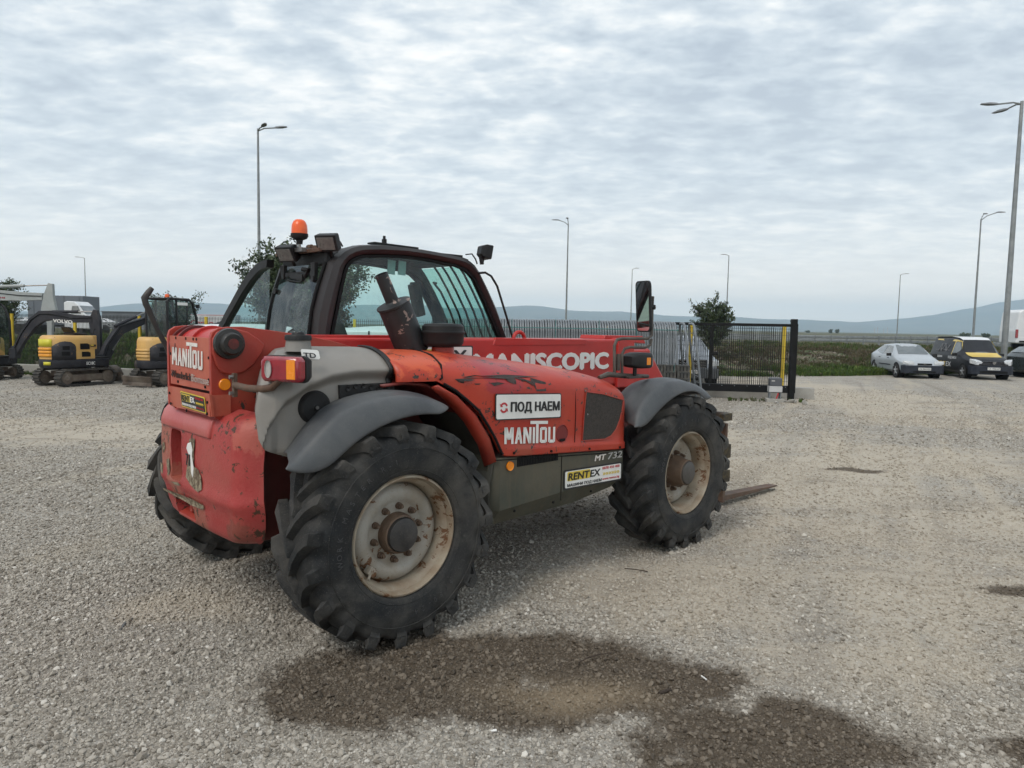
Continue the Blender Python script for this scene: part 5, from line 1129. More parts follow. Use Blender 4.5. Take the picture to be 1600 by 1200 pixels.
tree('young_tree', 'young tree with an upright open crown behind the black gate', tb_(1113, 530, 33), 2.72, .98, .26, 54, 10500, .05, 14, .95, spread=.07, core=.08)
tree('tree', 'bushy tree seen through the cab of the right-hand mini excavator', tb_(272, 520, 40), 2.7, 1.4, .1, 30, 9000, .07, 21)
for k, (px, D, H, W, lab) in enumerate([(1298, 600, 4.2, 1.6, 'left one of two small dark trees on the plain right of the gate'), (1308, 600, 4.4, 1.5, 'right one of two small dark trees on the plain right of the gate'), (1262, 620, 2.2, 1.8, 'low round bush on the plain just right of the gate post'), (1541, 300, 1.9, 1.4, 'small bush on the plain between two lamp posts'), (1508, 310, 1.7, 1.9, 'low bush on the plain left of the tall double lamp post')]):
    p = at(px, 518, D); tree('far_tree', lab, (p.x, p.y, .3), H, W, .05, 14, 1200, .35, 60+k, .4, spread=.2)
for k, (px, yt, lab) in enumerate([(1367, 512, 'leftmost of the four distant chimneys'), (1371.5, 511, 'second of the four distant chimneys from the left'), (1381, 513.5, 'third of the four distant chimneys from the left'), (1387, 511.5, 'rightmost of the four distant chimneys')]):
    p = at(px, yt, 2500); m = MB(); m.lathe([(0, 0), (2.0, 0), (1.2, p.z*.6), (.9, p.z), (0, p.z)], n=12, axis=(0, 0, 1)); o = m.build('chimney', pm('chimney_banded', (.4, .38, .36), (.35, .2, .18), .2, .9), None, 40); o.location = (p.x, p.y, 0); tag(o, lab, 'chimney', 'chimneys of the far power station')

# ---- lamp posts
def lamp_post(px, py, D, arms, label, r0=.10):
    p = at(px, py, D); zb = float(height(p.x, p.y)) if D < 60 else .35; H = p.z-zb
    t = thing('lamp_post', label, 'lamp post', (p.x, p.y, zb), group='lamp posts along the highway')
    m = MB(); m.tube([(0, 0, -.1), (0, 0, .02), (0, 0, H*.5), (0, 0, H)], [r0, r0, r0*.78, r0*.5], 12); m.build('pole', galv_d, t, 40)
    for (dx, dy, dz, big) in arms:
        m = MB(); m.tube([(0, 0, H-.12), (dx*.35, dy*.35, H+dz*.45), (dx, dy, H+dz)], .035, 8); m.build('arm', galv_d, t)
        hd = MB(); L_ = .62 if big else .35; a_ = math.atan2(dy, dx); sec = []
        for s_, w_, h_ in ((-.08, .05, .04), (.05, .09, .06), (.3, .14, .06), (L_, .08, .03)):
            c_ = Vector((dx+math.cos(a_)*s_, dy+math.sin(a_)*s_, H+dz+.02*s_)); n2 = Vector((-math.sin(a_), math.cos(a_), 0))
            sec.append([c_-n2*w_-Vector((0, 0, h_*.4)), c_+n2*w_-Vector((0, 0, h_*.4)), c_+n2*w_*.6+Vector((0, 0, h_)), c_-n2*w_*.6+Vector((0, 0, h_))])
        hd.loft(sec); hd.build('lamp_head', pm('lamp_head_grey', (.14, .15, .16), (.2, .21, .22), 5, .5), t, 30)
    return t
lamp_post(403, 201, 38.8, [(1.05, -.3, -.02, 1), (.55, -.9, -.12, 1)], 'tall double-arm lamp post left of the orange beacon')
lamp_post(132, 403, 123, [(-1.0, 0, .12, 1)], 'small distant lamp post above the grey truck')
lamp_post(888, 350, 70, [(-.95, 0, .35, 1), (-.1, -.4, .45, 0)], 'double-head lamp post above the stacked barriers')
lamp_post(988, 421, 124, [(.5, 0, .2, 1)], 'distant lamp post just left of the mirror')
lamp_post(1139, 399, 100, [(-.5, 0, .1, 1)], 'distant lamp post rising behind the young tree')
lamp_post(1407, 429, 123, [(.8, 0, .15, 1)], 'distant lamp post above the silver hatchback')
lamp_post(1533, 342, 60, [(.35, .2, .45, 0), (1.3, 0, .55, 1)], 'double-head lamp post above the yellow and black van')
lamp_post(1597, 158, 31.4, [(-1.0, .1, -.12, 1), (-.2, .7, -.15, 1)], 'nearest and tallest lamp post at the right edge', .13)

# ---- concrete kerb, wire fence, sliding gate
FL = [(-22.5, 25.35), (-4.3, 19.9), (8.1, 19.45)]
def fence_y(x): return interp(x, [p[0] for p in FL], [p[1] for p in FL])
m = MB()
for a, b in zip(FL, FL[1:]):
    d = Vector((b[0]-a[0], b[1]-a[1], 0)).normalized(); n2 = Vector((-d.y, d.x, 0))*.14
    A, B = Vector((*a, -.1)), Vector((*b, -.1)); U_ = Vector((0, 0, .40)); e_ = d*.002
    m.loft([[A+e_-n2, A+e_+n2, A+e_+n2+U_, A+e_-n2+U_], [B-e_-n2, B-e_+n2, B-e_+n2+U_, B-e_-n2+U_]])
o = m.build('kerb_wall', conc, None, 0, .015); o['kind'] = 'structure'
fn = thing('fence', 'wire mesh fence with yellow posts on a low concrete kerb', 'fence', (0, 20, 0))
post_px = [-80, 19, 117, 218, 322, 438, 554, 680, 815, 950, 1080, 1226]; PX = []
for px in post_px:
    lo, hi = 15, 30
    for _ in range(40):
        D = (lo+hi)/2; x = at(px, 510, D).x
        if D < fence_y(x): lo = D
        else: hi = D
    PX.append((at(px, 510, D).x, D))
pme = MB().box((0, 0, 1.05), (.07, .07, 1.60)).box((0, 0, 1.856), (.075, .075, .012)).build('post', yel, data=True, smooth=0)
for (x, y) in PX: o = link('post', pme, fn); o.location = (x, y-20, .06)
for (a, b) in zip(PX, PX[1:]):
    L_ = math.dist(a, b); n_ = int(L_/.052); m = MB(); d = Vector((b[0]-a[0], b[1]-a[1], 0))
    for k in range(n_+1):
        p = Vector((a[0], a[1]-20, 0))+d*(k/n_); m.box((p.x, p.y+.045, 1.12), (.010, .010, 1.60))
    for z in (.36, .42, .75, 1.12, 1.5, 1.86): 
        m.tube([Vector((a[0], a[1]-20+.05, z)), Vector((b[0], b[1]-20+.05, z))], .004, 4)
    o = m.build('mesh_panel', wirem, fn, 0); o['kind'] = 'stuff'
# gate
gx0, gy0 = at(990, 510, 19.35).x, 19.35; gx1, gy1 = at(1247, 510, 18.75).x, 18.75
ga = math.atan2(gy1-gy0, gx1-gx0); GL = math.dist((gx0, gy0), (gx1, gy1))
gt = thing('sliding_gate', 'black sliding gate of bars with mesh infill, drawn open along the fence', 'gate', (gx0, gy0, 0), ga)
def gb(c, d, nm='frame_bar'): m = MB(); m.box(c, d); return m.build(nm, gateb, gt, 0, .006)
gb((GL/2, 0, 1.955), (GL, .07, .075), 'top_rail'); gb((GL/2, 0, .30), (GL, .09, .19), 'bottom_rail')
for px in (1115,): x = at(px, 510, 19).x-gx0; gb((x, 0, 1.16), (.085, .06, 1.52), 'upright')
gb((GL-.04, 0, 1.15), (.085, .06, 1.53), 'upright'); gb((.04, 0, 1.15), (.085, .06, 1.53), 'upright')
m = MB(); n_ = int(GL/.055)
for k in range(1, n_): m.box((GL*k/n_, .0, 1.155), (.0095, .0095, 1.51))
for z in (.5, .8, 1.1, 1.4, 1.7, 1.86): m.box((GL/2, .008, z), (GL-.1, .006, .007))
m.build('mesh_infill', gateb, gt, 0)['kind'] = 'stuff'
m = MB()
for k in range(14): m.cyl((GL-.25-k*.32, -.046, .36), (GL-.25-k*.32, -.052, .36), .012, 8)
o = m.build('bolts', galv, gt); o['kind'] = 'stuff'
gp_ = at(1237, 510, 18.9); 
t = thing('gate_post', 'thick black post at the free end of the sliding gate', 'post', (gp_.x, gp_.y-.16, 0)); m = MB(); m.box((0, 0, 1.06), (.15, .12, 2.12)); m.build('upright', gateb, t, 0, .01); m = MB(); m.box((0, .08, 2.07), (.09, .16, .05)); m.build('guide', gateb, t, 0, .004)
gm_ = at(1211, 600, 18.35)
t = thing('gate_motor', 'grey gate motor box on a white stand beside the gate post', 'gate motor', (gm_.x, gm_.y, 0), ga)
m = MB(); m.loft([[(a, b, z) for a, b in ((-w_, -d_), (w_, -d_), (w_, d_), (-w_, d_))] for z, w_, d_ in ((.42, .15, .12), (.60, .15, .12), (.63, .13, .10))]); m.build('cover', pm('motor_grey', (.09, .095, .11), None, 4, .4), t, 0, .012)
m = MB(); m.box((0, 0, .34), (.32, .26, .15)); m.build('housing', pm('motor_white', (.5, .5, .5), None, 4, .5), t, 0, .01)
for x in (-.13, .13): m = MB(); m.box((x, 0, .16), (.03, .2, .22)); m.build('leg', galv, t, 0)
m = MB(); m.box((0, 0, .05), (.42, .32, .10)); m.build('base', conc, t, 0, .01)
m = MB(); m.box((.04, -.13, .17), (.03, .02, .16), (0, .3, 0)); m.build('release_lever', redp, t, 0)
m = MB(); m.box((-.07, -.122, .55), (.08, .003, .015)); m.build('name_strip', white, t, 0)
_r = random.Random(12)
for k in range(6):
    p = at(1205+10*k+_r.uniform(-3, 3), 625, 18.2+_r.uniform(-.2, .25)); me = rock_mesh('broken_concrete', 80+k, 1); me.materials.clear(); me.materials.append(conc); o = link('concrete_lump', me); s_ = _r.uniform(.12, .24); o.scale = (s_*1.4, s_, s_*.8); o.location = (p.x, p.y, .03); o.rotation_euler = (.3*k, .2, k)
    tag(o, 'broken lump of concrete lying at the foot of the gate motor', 'concrete lump', 'concrete lumps by the gate motor')

# ---- stacked crowd barriers
bt = MB(); Hb = 1.965; Wb = 1.05
loop = [(0, 0, .02), (0, 0, Hb-.30), (0, .03, Hb-.17), (0, .10, Hb-.07), (0, .20, Hb-.015), (0, .30, Hb), (0, Wb-.16, Hb), (0, Wb-.05, Hb-.05), (0, Wb, Hb-.16), (0, Wb, .02)]
bt.tube(loop, .029, 8); bar_f = bt.build('frame', galv, data=True, smooth=40)
bt = MB()
for k in range(11): bt.tube([(0, 0, .18+k*.155), (0, Wb, .18+k*.155)], .008, 5)
bar_i = bt.build('infill_bars', galv, data=True, smooth=40)
bp0, bp1 = at(690, 505, 18.9), at(1056, 505, 17.9); nb_ = 92
_r = random.Random(2)
for k in range(nb_):
    t_ = k/(nb_-1); x = lerp(bp0.x, bp1.x, t_); y = lerp(bp0.y, bp1.y, t_)
    o = thing('crowd_barrier', 'galvanised crowd barrier standing on end in the long stack', 'barrier', (x, y, 0), R(4), 'crowd barriers stacked on end by the gate')
    o.rotation_euler = (_r.uniform(-.002, .002), _r.uniform(-.002, .002)-.02*max(0, t_-.8)*5, R(4)); o.scale = (1, 1, 1+_r.uniform(-.001, .001)+(.006 if (k//14) % 2 else 0))
    link('frame', bar_f, o); ib = link('infill_bars', bar_i, o); ib['kind'] = 'stuff'
for k, (px, tilt, lab) in enumerate([(1057, -.075, 'third-last barrier of the stack, leaning slightly at its right end'), (1060, -.105, 'last but one barrier, leaning out at the right end of the stack'), (1063, -.135, 'outermost barrier leaning out at the right end of the stack')]):
    p = at(px-1, 505, 17.75); o = thing('crowd_barrier', lab, 'barrier', (p.x+.27*(k+1)*.9-.1, p.y, 0), 0); o.rotation_euler = (0, tilt, R(-6)); link('frame', bar_f, o); link('infill_bars', bar_i, o)['kind'] = 'stuff'
strapm = pm('strap_teal', (.02, .16, .15), None, 5, .5)
m = MB(); a, b = at(700, 505, 18.8), at(1060, 505, 17.8)
for z in (1.78,): m.tube([(a.x, a.y-.04, z), (b.x, b.y-.04, z)], .010, 5)
for px in (800, 868, 936, 995): p = at(px, 505, lerp(18.8, 17.8, (px-700)/360)); m.tube([(p.x, p.y-.035, 2.0), (p.x, p.y-.035, .9)], .008, 5)
tag(m.build('strap', strapm), 'thin teal strap tied round the stack of crowd barriers', 'strap')
blockm = pm('rubber_block', (.020, .023, .023), (.03, .033, .033), 5, .7, dust=.3)
bme = MB().box((0, 0, .08), (.30, .34, .155)).build('block', blockm, data=True); bm2 = MB(); 
for a_ in (-.08, 0, .08): bm2.box((a_, -.172, .08), (.02, .008, .11))
rib = bm2.build('rib', blkmat, data=True)
b0 = at(1024, 580, 17.3)
names_c = ('left', 'middle', 'right')
for c_ in range(3):
    for r_ in range(6):
        o = link('barrier_foot', bme); o.location = (b0.x+c_*.315, b0.y-c_*.03, r_*.16); o.rotation_euler = (0, 0, R(-3+1.5*((r_*7+c_*5) % 3-1))); link('rib', rib, o)
        tag(o, 'black rubber barrier foot in the %s column of the block stack, %s' % (names_c[c_], ('on the ground', 'second from the ground', 'third from the ground', 'fourth from the ground', 'second from the top', 'topmost')[r_]), 'barrier foot', 'rubber barrier feet stacked by the gate')
p = b0; m = MB(); m.tube([(p.x+.40, p.y-.2, .02), (p.x+.40, p.y-.2, .97)], .008, 5); tag(m.build('block_strap', strapm), 'short teal strap round the stacked black rubber feet', 'strap')

# ---- cars
cglass = pm('car_glass_sky_tint', (.085, .10, .105), (.14, .155, .16), 2, .08, spec=.8, coat=.6)  # opaque base lightened to imitate reflected sky
ctyre = pm('car_tyre', (.02, .02, .021), None, 8, .8, dust=.4, dcol=(.12, .11, .1))
calloy = pm('alloy', (.42, .43, .44), (.3, .3, .3), 8, .35, .6)
plast = pm('bumper_plastic', (.018, .022, .033), (.025, .029, .040), 5, .55, dust=.15, dcol=(.06, .06, .06), spec=.25)
hlm = pm('headlamp', (.55, .56, .56), (.35, .36, .37), 25, .1, spec=.8, coat=.7)
platem = pm('plate_white', (.70, .70, .68), None, 5, .4)
def car(name, label, cat, base, rz, L_, W_, st, paint, scale=1, windows=(), bumper=plast, roofm=None, lower=None, wheelx=(.17, .80), wr=.30, plate=None, mirror=blk, group=None, zskirt=.0):
    """st: stations from the nose back: (x/L, z_bottom, z_belt, z_top, half width belt, half width top)"""
    t = thing(name, label, cat, tuple(base), rz, group, scale)
    def sec(s_):
        x, zb, zs_, zt, wb, wt = s_; x = L_*(.5-x)
        h = [(0, zb), (wb*.82, zb), (wb*.97, zb+.10), (wb, lerp(zb, zs_, .45)), (wb*.985, zs_-.03), (lerp(wb, wt, .12), zs_+.02*(zt > zs_+.15)), (wt, zt-.06*(zt > zs_+.15)-.012), (wt*.86, zt-.008), (wt*.5, zt+.008), (0, zt+.012)]
        return [(x, -y, z) for y, z in h]+[(x, y, z) for y, z in reversed(h[1:-1])]
    m = MB(); m.loft([sec(s_) for s_ in st]); b_ = m.build('body', paint, t, 38, .012, 2)
    S_ = lambda xf: [float(np.interp(xf, [s_[0] for s_ in st], [s_[i] for s_ in st])) for i in range(6)]
    def side_y(xf, z):
        _, zb, zs_, zt, wb, wt = S_(xf); k = min(1, max(0, (z-zs_)/max(.05, zt-.07-zs_))); return lerp(lerp(wb, wt, .12) if k > 0 else wb*.985, wt, k)
    for (kind, poly) in windows:
        if kind == 'side':
            for s_ in (-1, 1):
                m = MB(); P_ = [Vector((L_*(.5-xf), s_*(side_y(xf, z)+.016), z)) for xf, z in poly]; c_ = sum(P_, Vector())/len(P_); m.add(P_+[c_], [(i_, (i_+1) % len(P_), len(P_)) for i_ in range(len(P_))]); m.build('side_window', cglass, t, 60)
        elif kind in ('front', 'rear'):
            (x0, z0, w0), (x1, z1, w1) = poly; m = MB(); dx = .012 if kind == 'front' else -.012
            m.grid([[(L_*(.5-x0)+dx-.03*(abs(k)/3)**2*(1 if kind == 'front' else -1), w0*k/3, z0+.012) for k in range(-3, 4)], [(L_*(.5-x1)+dx-.02*(abs(k)/3)**2*(1 if kind == 'front' else -1), w1*k/3, z1+.012) for k in range(-3, 4)]]); m.build('windscreen' if kind == 'front' else 'rear_window', cglass, t, 60)
    for wi, xf in enumerate(wheelx):
        wb = S_(xf)[4]
        for s_ in (-1, 1):
            m = MB(); m.cyl((L_*(.5-xf), s_*(wb-.25), wr+.01), (L_*(.5-xf), s_*(wb+.004), wr+.01), wr*1.16, 28); m.build('wheel_well_shade', blkmat, t, 30)  # black drum standing in for the shade of the wheel well
            m = MB(); m.lathe([(wr*.62, .03), (wr*.70, .048), (wr*.93, .045), (wr, .02), (wr, -.16), (wr*.6, -.17)], (L_*(.5-xf), s_*(wb-.03), wr), (0, s_, 0), 28); wo = m.build('tyre', ctyre, t, 40)
            m = MB(); m.lathe([(wr*.66, .03), (wr*.60, .034), (wr*.56, .0), (wr*.56, -.05), (0, -.05)], (L_*(.5-xf), s_*(wb-.03), wr), (0, s_, 0), 28); m.build('rim', blkmat, wo, 30)
            m = MB()
            for k in range(5):
                a_ = k*2*PI/5+.4; m.tube([(L_*(.5-xf), s_*(wb+.0), wr), (L_*(.5-xf)+math.cos(a_)*wr*.6, s_*(wb-.004), wr+math.sin(a_)*wr*.6)], [.05, .03], 6)
            m.cyl((L_*(.5-xf), s_*(wb-.04), wr), (L_*(.5-xf), s_*(wb+.02), wr), .06, 12); m.build('spokes', calloy, wo, 40)
    if mirror:
        for s_ in (-1, 1):
            xf = windows[0][1][0][0] if False else mirror_x; z = S_(xf)[2]; m = MB(); m.box((L_*(.5-xf), s_*(S_(xf)[4]+.10), z+.06), (.09, .20, .13)); m.build('mirror', blk, t, 30, .025)
    return t, S_, side_y
mirror_x = .33
# silver hatchback
sil = pm('silver_paint', (.42, .45, .48), (.39, .42, .45), 1, .32, .2, coat=.5)
st = [(0, .28, .50, .56, .62, .56), (.02, .22, .58, .66, .74, .64), (.06, .20, .66, .74, .80, .68), (.15, .20, .72, .84, .84, .70), (.26, .20, .84, .95, .85, .70), (.30, .20, .90, 1.02, .85, .68), (.45, .20, .92, 1.40, .85, .58), (.58, .20, .93, 1.43, .85, .59), (.76, .20, .95, 1.39, .85, .58), (.90, .22, .97, 1.15, .82, .56), (.97, .26, .93, 1.0, .77, .60), (1, .35, .80, .90, .70, .58)]
fw = at(1409, 591, 29.1)
hc, S_, sy = car('hatchback', 'silver hatchback parked facing the yard beside the yellow and black van', 'car', (16.75, 30.95, 0), R(-97), 4.1, 1.70, st, sil, .95,
    [('side', [(.345, .95), (.445, 1.33), (.56, 1.36), (.565, .96)]), ('side', [(.585, .96), (.58, 1.36), (.70, 1.35), (.77, 1.26), (.80, 1.0)]), ('front', [(.285, 1.0, .62), (.445, 1.375, .52)]), ('rear', [(.95, 1.03, .5), (.80, 1.34, .48)])], wheelx=(.19, .815))
m = MB(); m.loft([[(2.05-x, y_, z_) for y_, z_ in ((-w_, .22), (w_, .22), (w_, .56), (-w_, .56))] for x, w_ in ((-.02, .60), (.02, .72), (.10, .81), (.30, .853))]); m.build('bumper', plast, hc, 0, .03, 3)
for s_ in (-1, 1):
    m = MB(); m.loft([[(2.05-x, s_*y0, z0), (2.05-x, s_*y1, z0+.01), (2.05-x-.02, s_*y1, z1), (2.05-x-.02, s_*y0, z1)] for x, y0, y1, z0, z1 in ((.012, .40, .66, .58, .67), (.14, .44, .835, .60, .75))]); m.build('headlamp', hlm, hc, 30, .01)
    m = MB(); m.prism([(.35, .50), (2.0-.35, .50), (2.0-.35, .54), (.35, .54)], (-1.0, s_*.856, 0), (1, 0, 0), (0, 0, 1), (0, s_*.008, 0)); m.build('side_moulding', plast, hc, 0)
    for x in (.62, -.35): m = MB(); m.box((x-.3, s_*(.852), .82), (.14, .03, .03)); m.build('door_handle', plast, hc, 0, .008)
m = MB(); m.box((2.062, 0, .61), (.02, .58, .075)); g_ = m.build('grille', blkmat, hc, 0, .01); m = MB(); m.lathe([(.035, -.004), (.045, 0), (.035, .004)], (2.078, 0, .61), (1, 0, 0), 18); m.box((2.078, 0, .61), (.006, .08, .01)); m.build('emblem', steel, g_)
m = MB(); m.box((2.078, 0, .41), (.01, .50, .11)); pl_ = m.build('number_plate', platem, hc, 0); text('lettering', 'CB 7065 KM', .085, (2.0845, -.22, .38), (0, 1, 0), (0, 0, 1), black_p, pl_, .44, .002, .0005)
m = MB(); m.box((2.07, 0, .29), (.015, .9, .06)); m.build('lower_intake', blkmat, hc, 0)
# liveried van
vblk = pm('wrap_black', (.010, .011, .014), (.015, .015, .019), 2, .4, spec=.35)
vyel = pm('wrap_yellow', (.72, .52, .10), (.66, .48, .12), 3, .35, coat=.4)
vwht = pm('van_white', (.72, .73, .74), (.68, .69, .7), 2, .35, coat=.4)
stv = [(0, .30, .58, .66, .60, .54), (.02, .24, .66, .78, .74, .64), (.07, .22, .74, .90, .82, .70), (.17, .22, .86, 1.0, .87, .72), (.24, .22, .95, 1.08, .875, .72), (.36, .22, 1.0, 1.66, .875, .60), (.44, .22, 1.02, 1.78, .875, .64), (.60, .22, 1.02, 1.82, .875, .66), (.96, .24, 1.02, 1.79, .875, .66), (1, .30, 1.0, 1.70, .84, .62)]
vn, S_, sy = car('small_van', 'small van in yellow and black livery with a white roof, right of the silver hatchback', 'van', (19.45, 30.85, 0), R(-98), 4.35, 1.75, stv, vblk, .93,
    [('side', [(.27, 1.06), (.375, 1.58), (.455, 1.60), (.46, 1.05)]), ('front', [(.245, 1.10, .68), (.375, 1.66, .58)])], wheelx=(.19, .80), wr=.31)
m = MB(); rows = []
for xf in np.linspace(.38, .985, 12):
    s_ = S_(xf); rows.append([(4.35*(.5-xf), w_*s_[5]*.93, s_[3]+.018-.006*abs(w_)) for w_ in np.linspace(-1, 1, 7)])
m.grid(rows); m.build('roof_panel', vwht, vn, 60)
for s_ in (-1, 1):
    m = MB(); P_ = [(.25, 1.02), (.36, 1.64), (.46, 1.70), (.90, 1.72), (.90, 1.66), (.475, 1.62), (.475, 1.03), (.465, 1.03), (.462, 1.615), (.37, 1.60), (.262, 1.02)]
    q3 = [Vector((4.35*(.5-xf), s_*(sy(xf, z)+.009), z)) for xf, z in P_]; m.add(q3, [(0, 1, 9, 10), (1, 2, 8, 9), (2, 3, 4, 5), (2, 5, 8), (5, 6, 7, 8)]); m.build('yellow_trim', vyel, vn, 0)
    m = MB(); m.loft([[(2.175-x, s_*y0, z0), (2.175-x, s_*y1, z0+.02), (2.175-x-.03, s_*y1, z1), (2.175-x-.03, s_*y0, z1-.03)] for x, y0, y1, z0, z1 in ((.02, .42, .70, .62, .80), (.26, .48, .862, .68, .90))]); m.build('headlamp', hlm, vn, 30, .015)
u_ = (-1, 0, 0)
text('lettering', 'RENTEX', .34, (.0-1.55+2.6, .0, 0), (-1, 0, 0), (0, 0, 1), vyel, None) if False else None
def vs(xf, z, off=.012): return Vector((4.35*(.5-xf), -(.875+off), z))
text('lettering', 'RENT', .30, vs(.745, .48), (1, 0, 0), (0, 0, 1), vyel, vn, .75, .008); text('lettering', 'EX', .30, vs(.56, .48), (1, 0, 0), (0, 0, 1), vwht, vn, .48, .008)
text('lettering', 'ПОД НАЕМ', .15, vs(.52, .84), (1, 0, 0), (0, 0, 1), vwht, vn, .80, .006); text('lettering', 'МАШИНИ', .12, vs(.80, .86), (1, 0, 0), (0, 0, 1), vwht, vn, .6, .005)
m = MB(); m.tube([vs(.80, 1.12, -.03), vs(.74, 1.5, -.12), vs(.72, 1.14, -.03), vs(.66, 1.5, -.12), vs(.60, 1.16, -.03), vs(.56, 1.45, -.12)], .012, 5); m.tube([vs(.86, 1.2, -.06), vs(.70, 1.24, -.06), vs(.54, 1.2, -.06)], .01, 5); m.build('line_drawing', pm('livery_grey', (.3, .3, .31), None, 5, .5), vn)
m = MB(); m.grid([[(2.175-4.35*xf, y_*s_, S_(xf)[3]+.016) for y_ in (-1.0, -.5, 0, .5, .9)] for xf, s_ in ((.25, .68), (.21, .69), (.17, .68), (.125, .62))]); m.build('bonnet_stripe', vyel, vn, 0)
m = MB(); m.loft([[(2.175-x, y_, z_) for y_, z_ in ((-w_, .24), (w_, .24), (w_, .60), (-w_, .60))] for x, w_ in ((-.025, .55), (.02, .72), (.12, .83), (.34, .878))]); m.build('bumper', plast, vn, 0, .03, 3)
m = MB()
for z in (.66, .72, .78): m.box((2.165-(z-.66)*.25, 0, z), (.06, 1.0-(z-.66)*1.2, .022))
m.build('grille', pm('grille_bar', (.10, .10, .11), None, 5, .3, .5), vn, 0, .004)
m = MB(); m.prism([(-.075, .06), (.075, .06), (.06, -.02), (0, -.07), (-.06, -.02)], (2.195, 0, .73), (0, 1, 0), (0, 0, 1), (.012, 0, 0)); m.build('emblem', steel, vn, 0)
m = MB(); m.box((2.208, 0, .49), (.01, .50, .11)); pl_ = m.build('number_plate', platem, vn, 0); text('lettering', 'CA 7920 KP', .085, (2.2145, -.22, .46), (0, 1, 0), (0, 0, 1), black_p, pl_, .44, .002, .0005)
m = MB(); m.box((2.20, 0, .34), (.015, 1.1, .10)); m.build('lower_intake', blkmat, vn, 0)
# dark estate
dkg = pm('dark_green_paint', (.030, .040, .042), (.035, .045, .046), 2, .25, .2, coat=.6)
ste = [(0, .28, .50, .56, .62, .56), (.02, .22, .60, .68, .76, .66), (.08, .20, .68, .78, .82, .70), (.25, .20, .82, .93, .86, .70), (.29, .20, .88, 1.0, .86, .68), (.42, .20, .92, 1.39, .86, .60), (.60, .20, .93, 1.43, .86, .60), (.86, .20, .95, 1.39, .85, .58), (.955, .24, .95, 1.10, .80, .58), (1, .32, .85, .93, .72, .60)]
es, S_, sy = car('estate_car', 'dark green estate car half cut off by the right edge', 'car', (23.9, 31.6, 0), R(4), 4.6, 1.75, ste, dkg, .95,
    [('side', [(.32, .97), (.42, 1.31), (.53, 1.34), (.54, .97)]), ('side', [(.56, .97), (.55, 1.34), (.69, 1.34), (.71, .98)]), ('side', [(.73, .98), (.71, 1.34), (.84, 1.32), (.93, 1.02)]), ('front', [(.28, 1.0, .62), (.42, 1.37, .54)]), ('rear', [(.955, 1.12, .5), (.87, 1.36, .48)])], wheelx=(.18, .80))
for s_ in (-.5, .5): m = MB(); m.tube([(.1, s_, 1.43), (0, s_, 1.48), (-1.3, s_, 1.47), (-1.45, s_, 1.42)], .018, 8); m.build('roof_rail', blk, es)
m = MB(); m.prism([(-1.4, .50), (1.3, .50), (1.3, .55), (-1.4, .55)], (0, -.866, 0), (1, 0, 0), (0, 0, 1), (0, -.01, 0)); m.build('side_moulding', pm('mould', (.10, .11, .11), None, 4, .4), es, 0)
# grey off-roader behind the gate
suvp = pm('grey_silver_paint', (.22, .24, .27), (.20, .22, .25), 1, .32, .2, coat=.5)
sts = [(0, .35, .66, .74, .66, .60), (.02, .28, .78, .90, .82, .72), (.08, .26, .88, 1.0, .90, .76), (.2, .26, .96, 1.08, .93, .78), (.27, .26, 1.02, 1.14, .935, .76), (.40, .26, 1.06, 1.60, .935, .64), (.60, .26, 1.07, 1.66, .935, .64), (.90, .28, 1.08, 1.60, .92, .62), (1, .34, 1.02, 1.3, .86, .6)]
mirror_x = .30
sv, S_, sy = car('off_roader', 'grey off-roader with a slatted grille parked behind the sliding gate', 'car', (5.80, 25.0, 0), R(-93), 4.5, 1.9, sts, suvp, .95,
    [('side', [(.31, 1.12), (.40, 1.52), (.56, 1.55), (.57, 1.13)]), ('side', [(.59, 1.13), (.58, 1.55), (.80, 1.53), (.84, 1.14)]), ('front', [(.275, 1.14, .72), (.40, 1.57, .60)])], wheelx=(.19, .80), wr=.36)
m = MB()
for z in (.66, .73, .80, .87): m.box((2.262, 0, z), (.03, .86, .025))
m.build('grille', steel, sv, 0, .006)
m = MB(); m.box((2.25, 0, .765), (.02, .9, .27)); m.build('grille_backing', blkmat, sv, 0)
for s_ in (-1, 1): m = MB(); m.loft([[(2.25-x, s_*y0, .68), (2.25-x, s_*y1, .70), (2.25-x-.02, s_*y1, .88), (2.25-x-.02, s_*y0, .90)] for x, y0, y1 in ((.01, .50, .76), (.2, .56, .915))]); m.build('headlamp', hlm, sv, 30, .012)
m = MB(); m.loft([[(2.25-x, y_, z_) for y_, z_ in ((-w_, .28), (w_, .28), (w_, .60), (-w_, .60))] for x, w_ in ((-.03, .62), (.03, .82), (.12, .90), (.3, .938))]); m.build('bumper', pm('suv_bumper', (.06, .065, .07), None, 4, .4), sv, 0, .03, 3)
m = MB(); m.box((2.285, 0, .50), (.01, .50, .11)); pl_ = m.build('number_plate', platem, sv, 0); text('lettering', 'CB 2411', .085, (2.2915, -.20, .47), (0, 1, 0), (0, 0, 1), black_p, pl_, .40, .002, .0005)
# white vans standing behind the telehandler
mirror_x = .24
for k, (px, D, rz, lab) in enumerate([(412, 16.6, 78, 'white van seen through the rear window of the cab'), (618, 17.4, 84, 'white van with a dark rear window seen through the side window of the cab')]):
    p = at(px, 520, D); wv, S_, sy = car('white_van', lab, 'van', (p.x, p.y, 0), R(rz), 4.35, 1.8, [(s_[0], s_[1], s_[2], s_[3]-.02, s_[4], s_[5]) for s_ in stv], vwht, .97,
        [('side', [(.27, 1.06), (.375, 1.55), (.455, 1.58), (.46, 1.05)]), ('front', [(.245, 1.10, .68), (.375, 1.62, .58)]), ('rear', [(1.0, 1.08, .55), (.995, 1.6, .52)])], wheelx=(.19, .80), wr=.31)
    m = MB(); m.box((-2.18, 0, 1.45), (.02, .03, .5)); m.build('door_seam', blkmat, wv, 0)
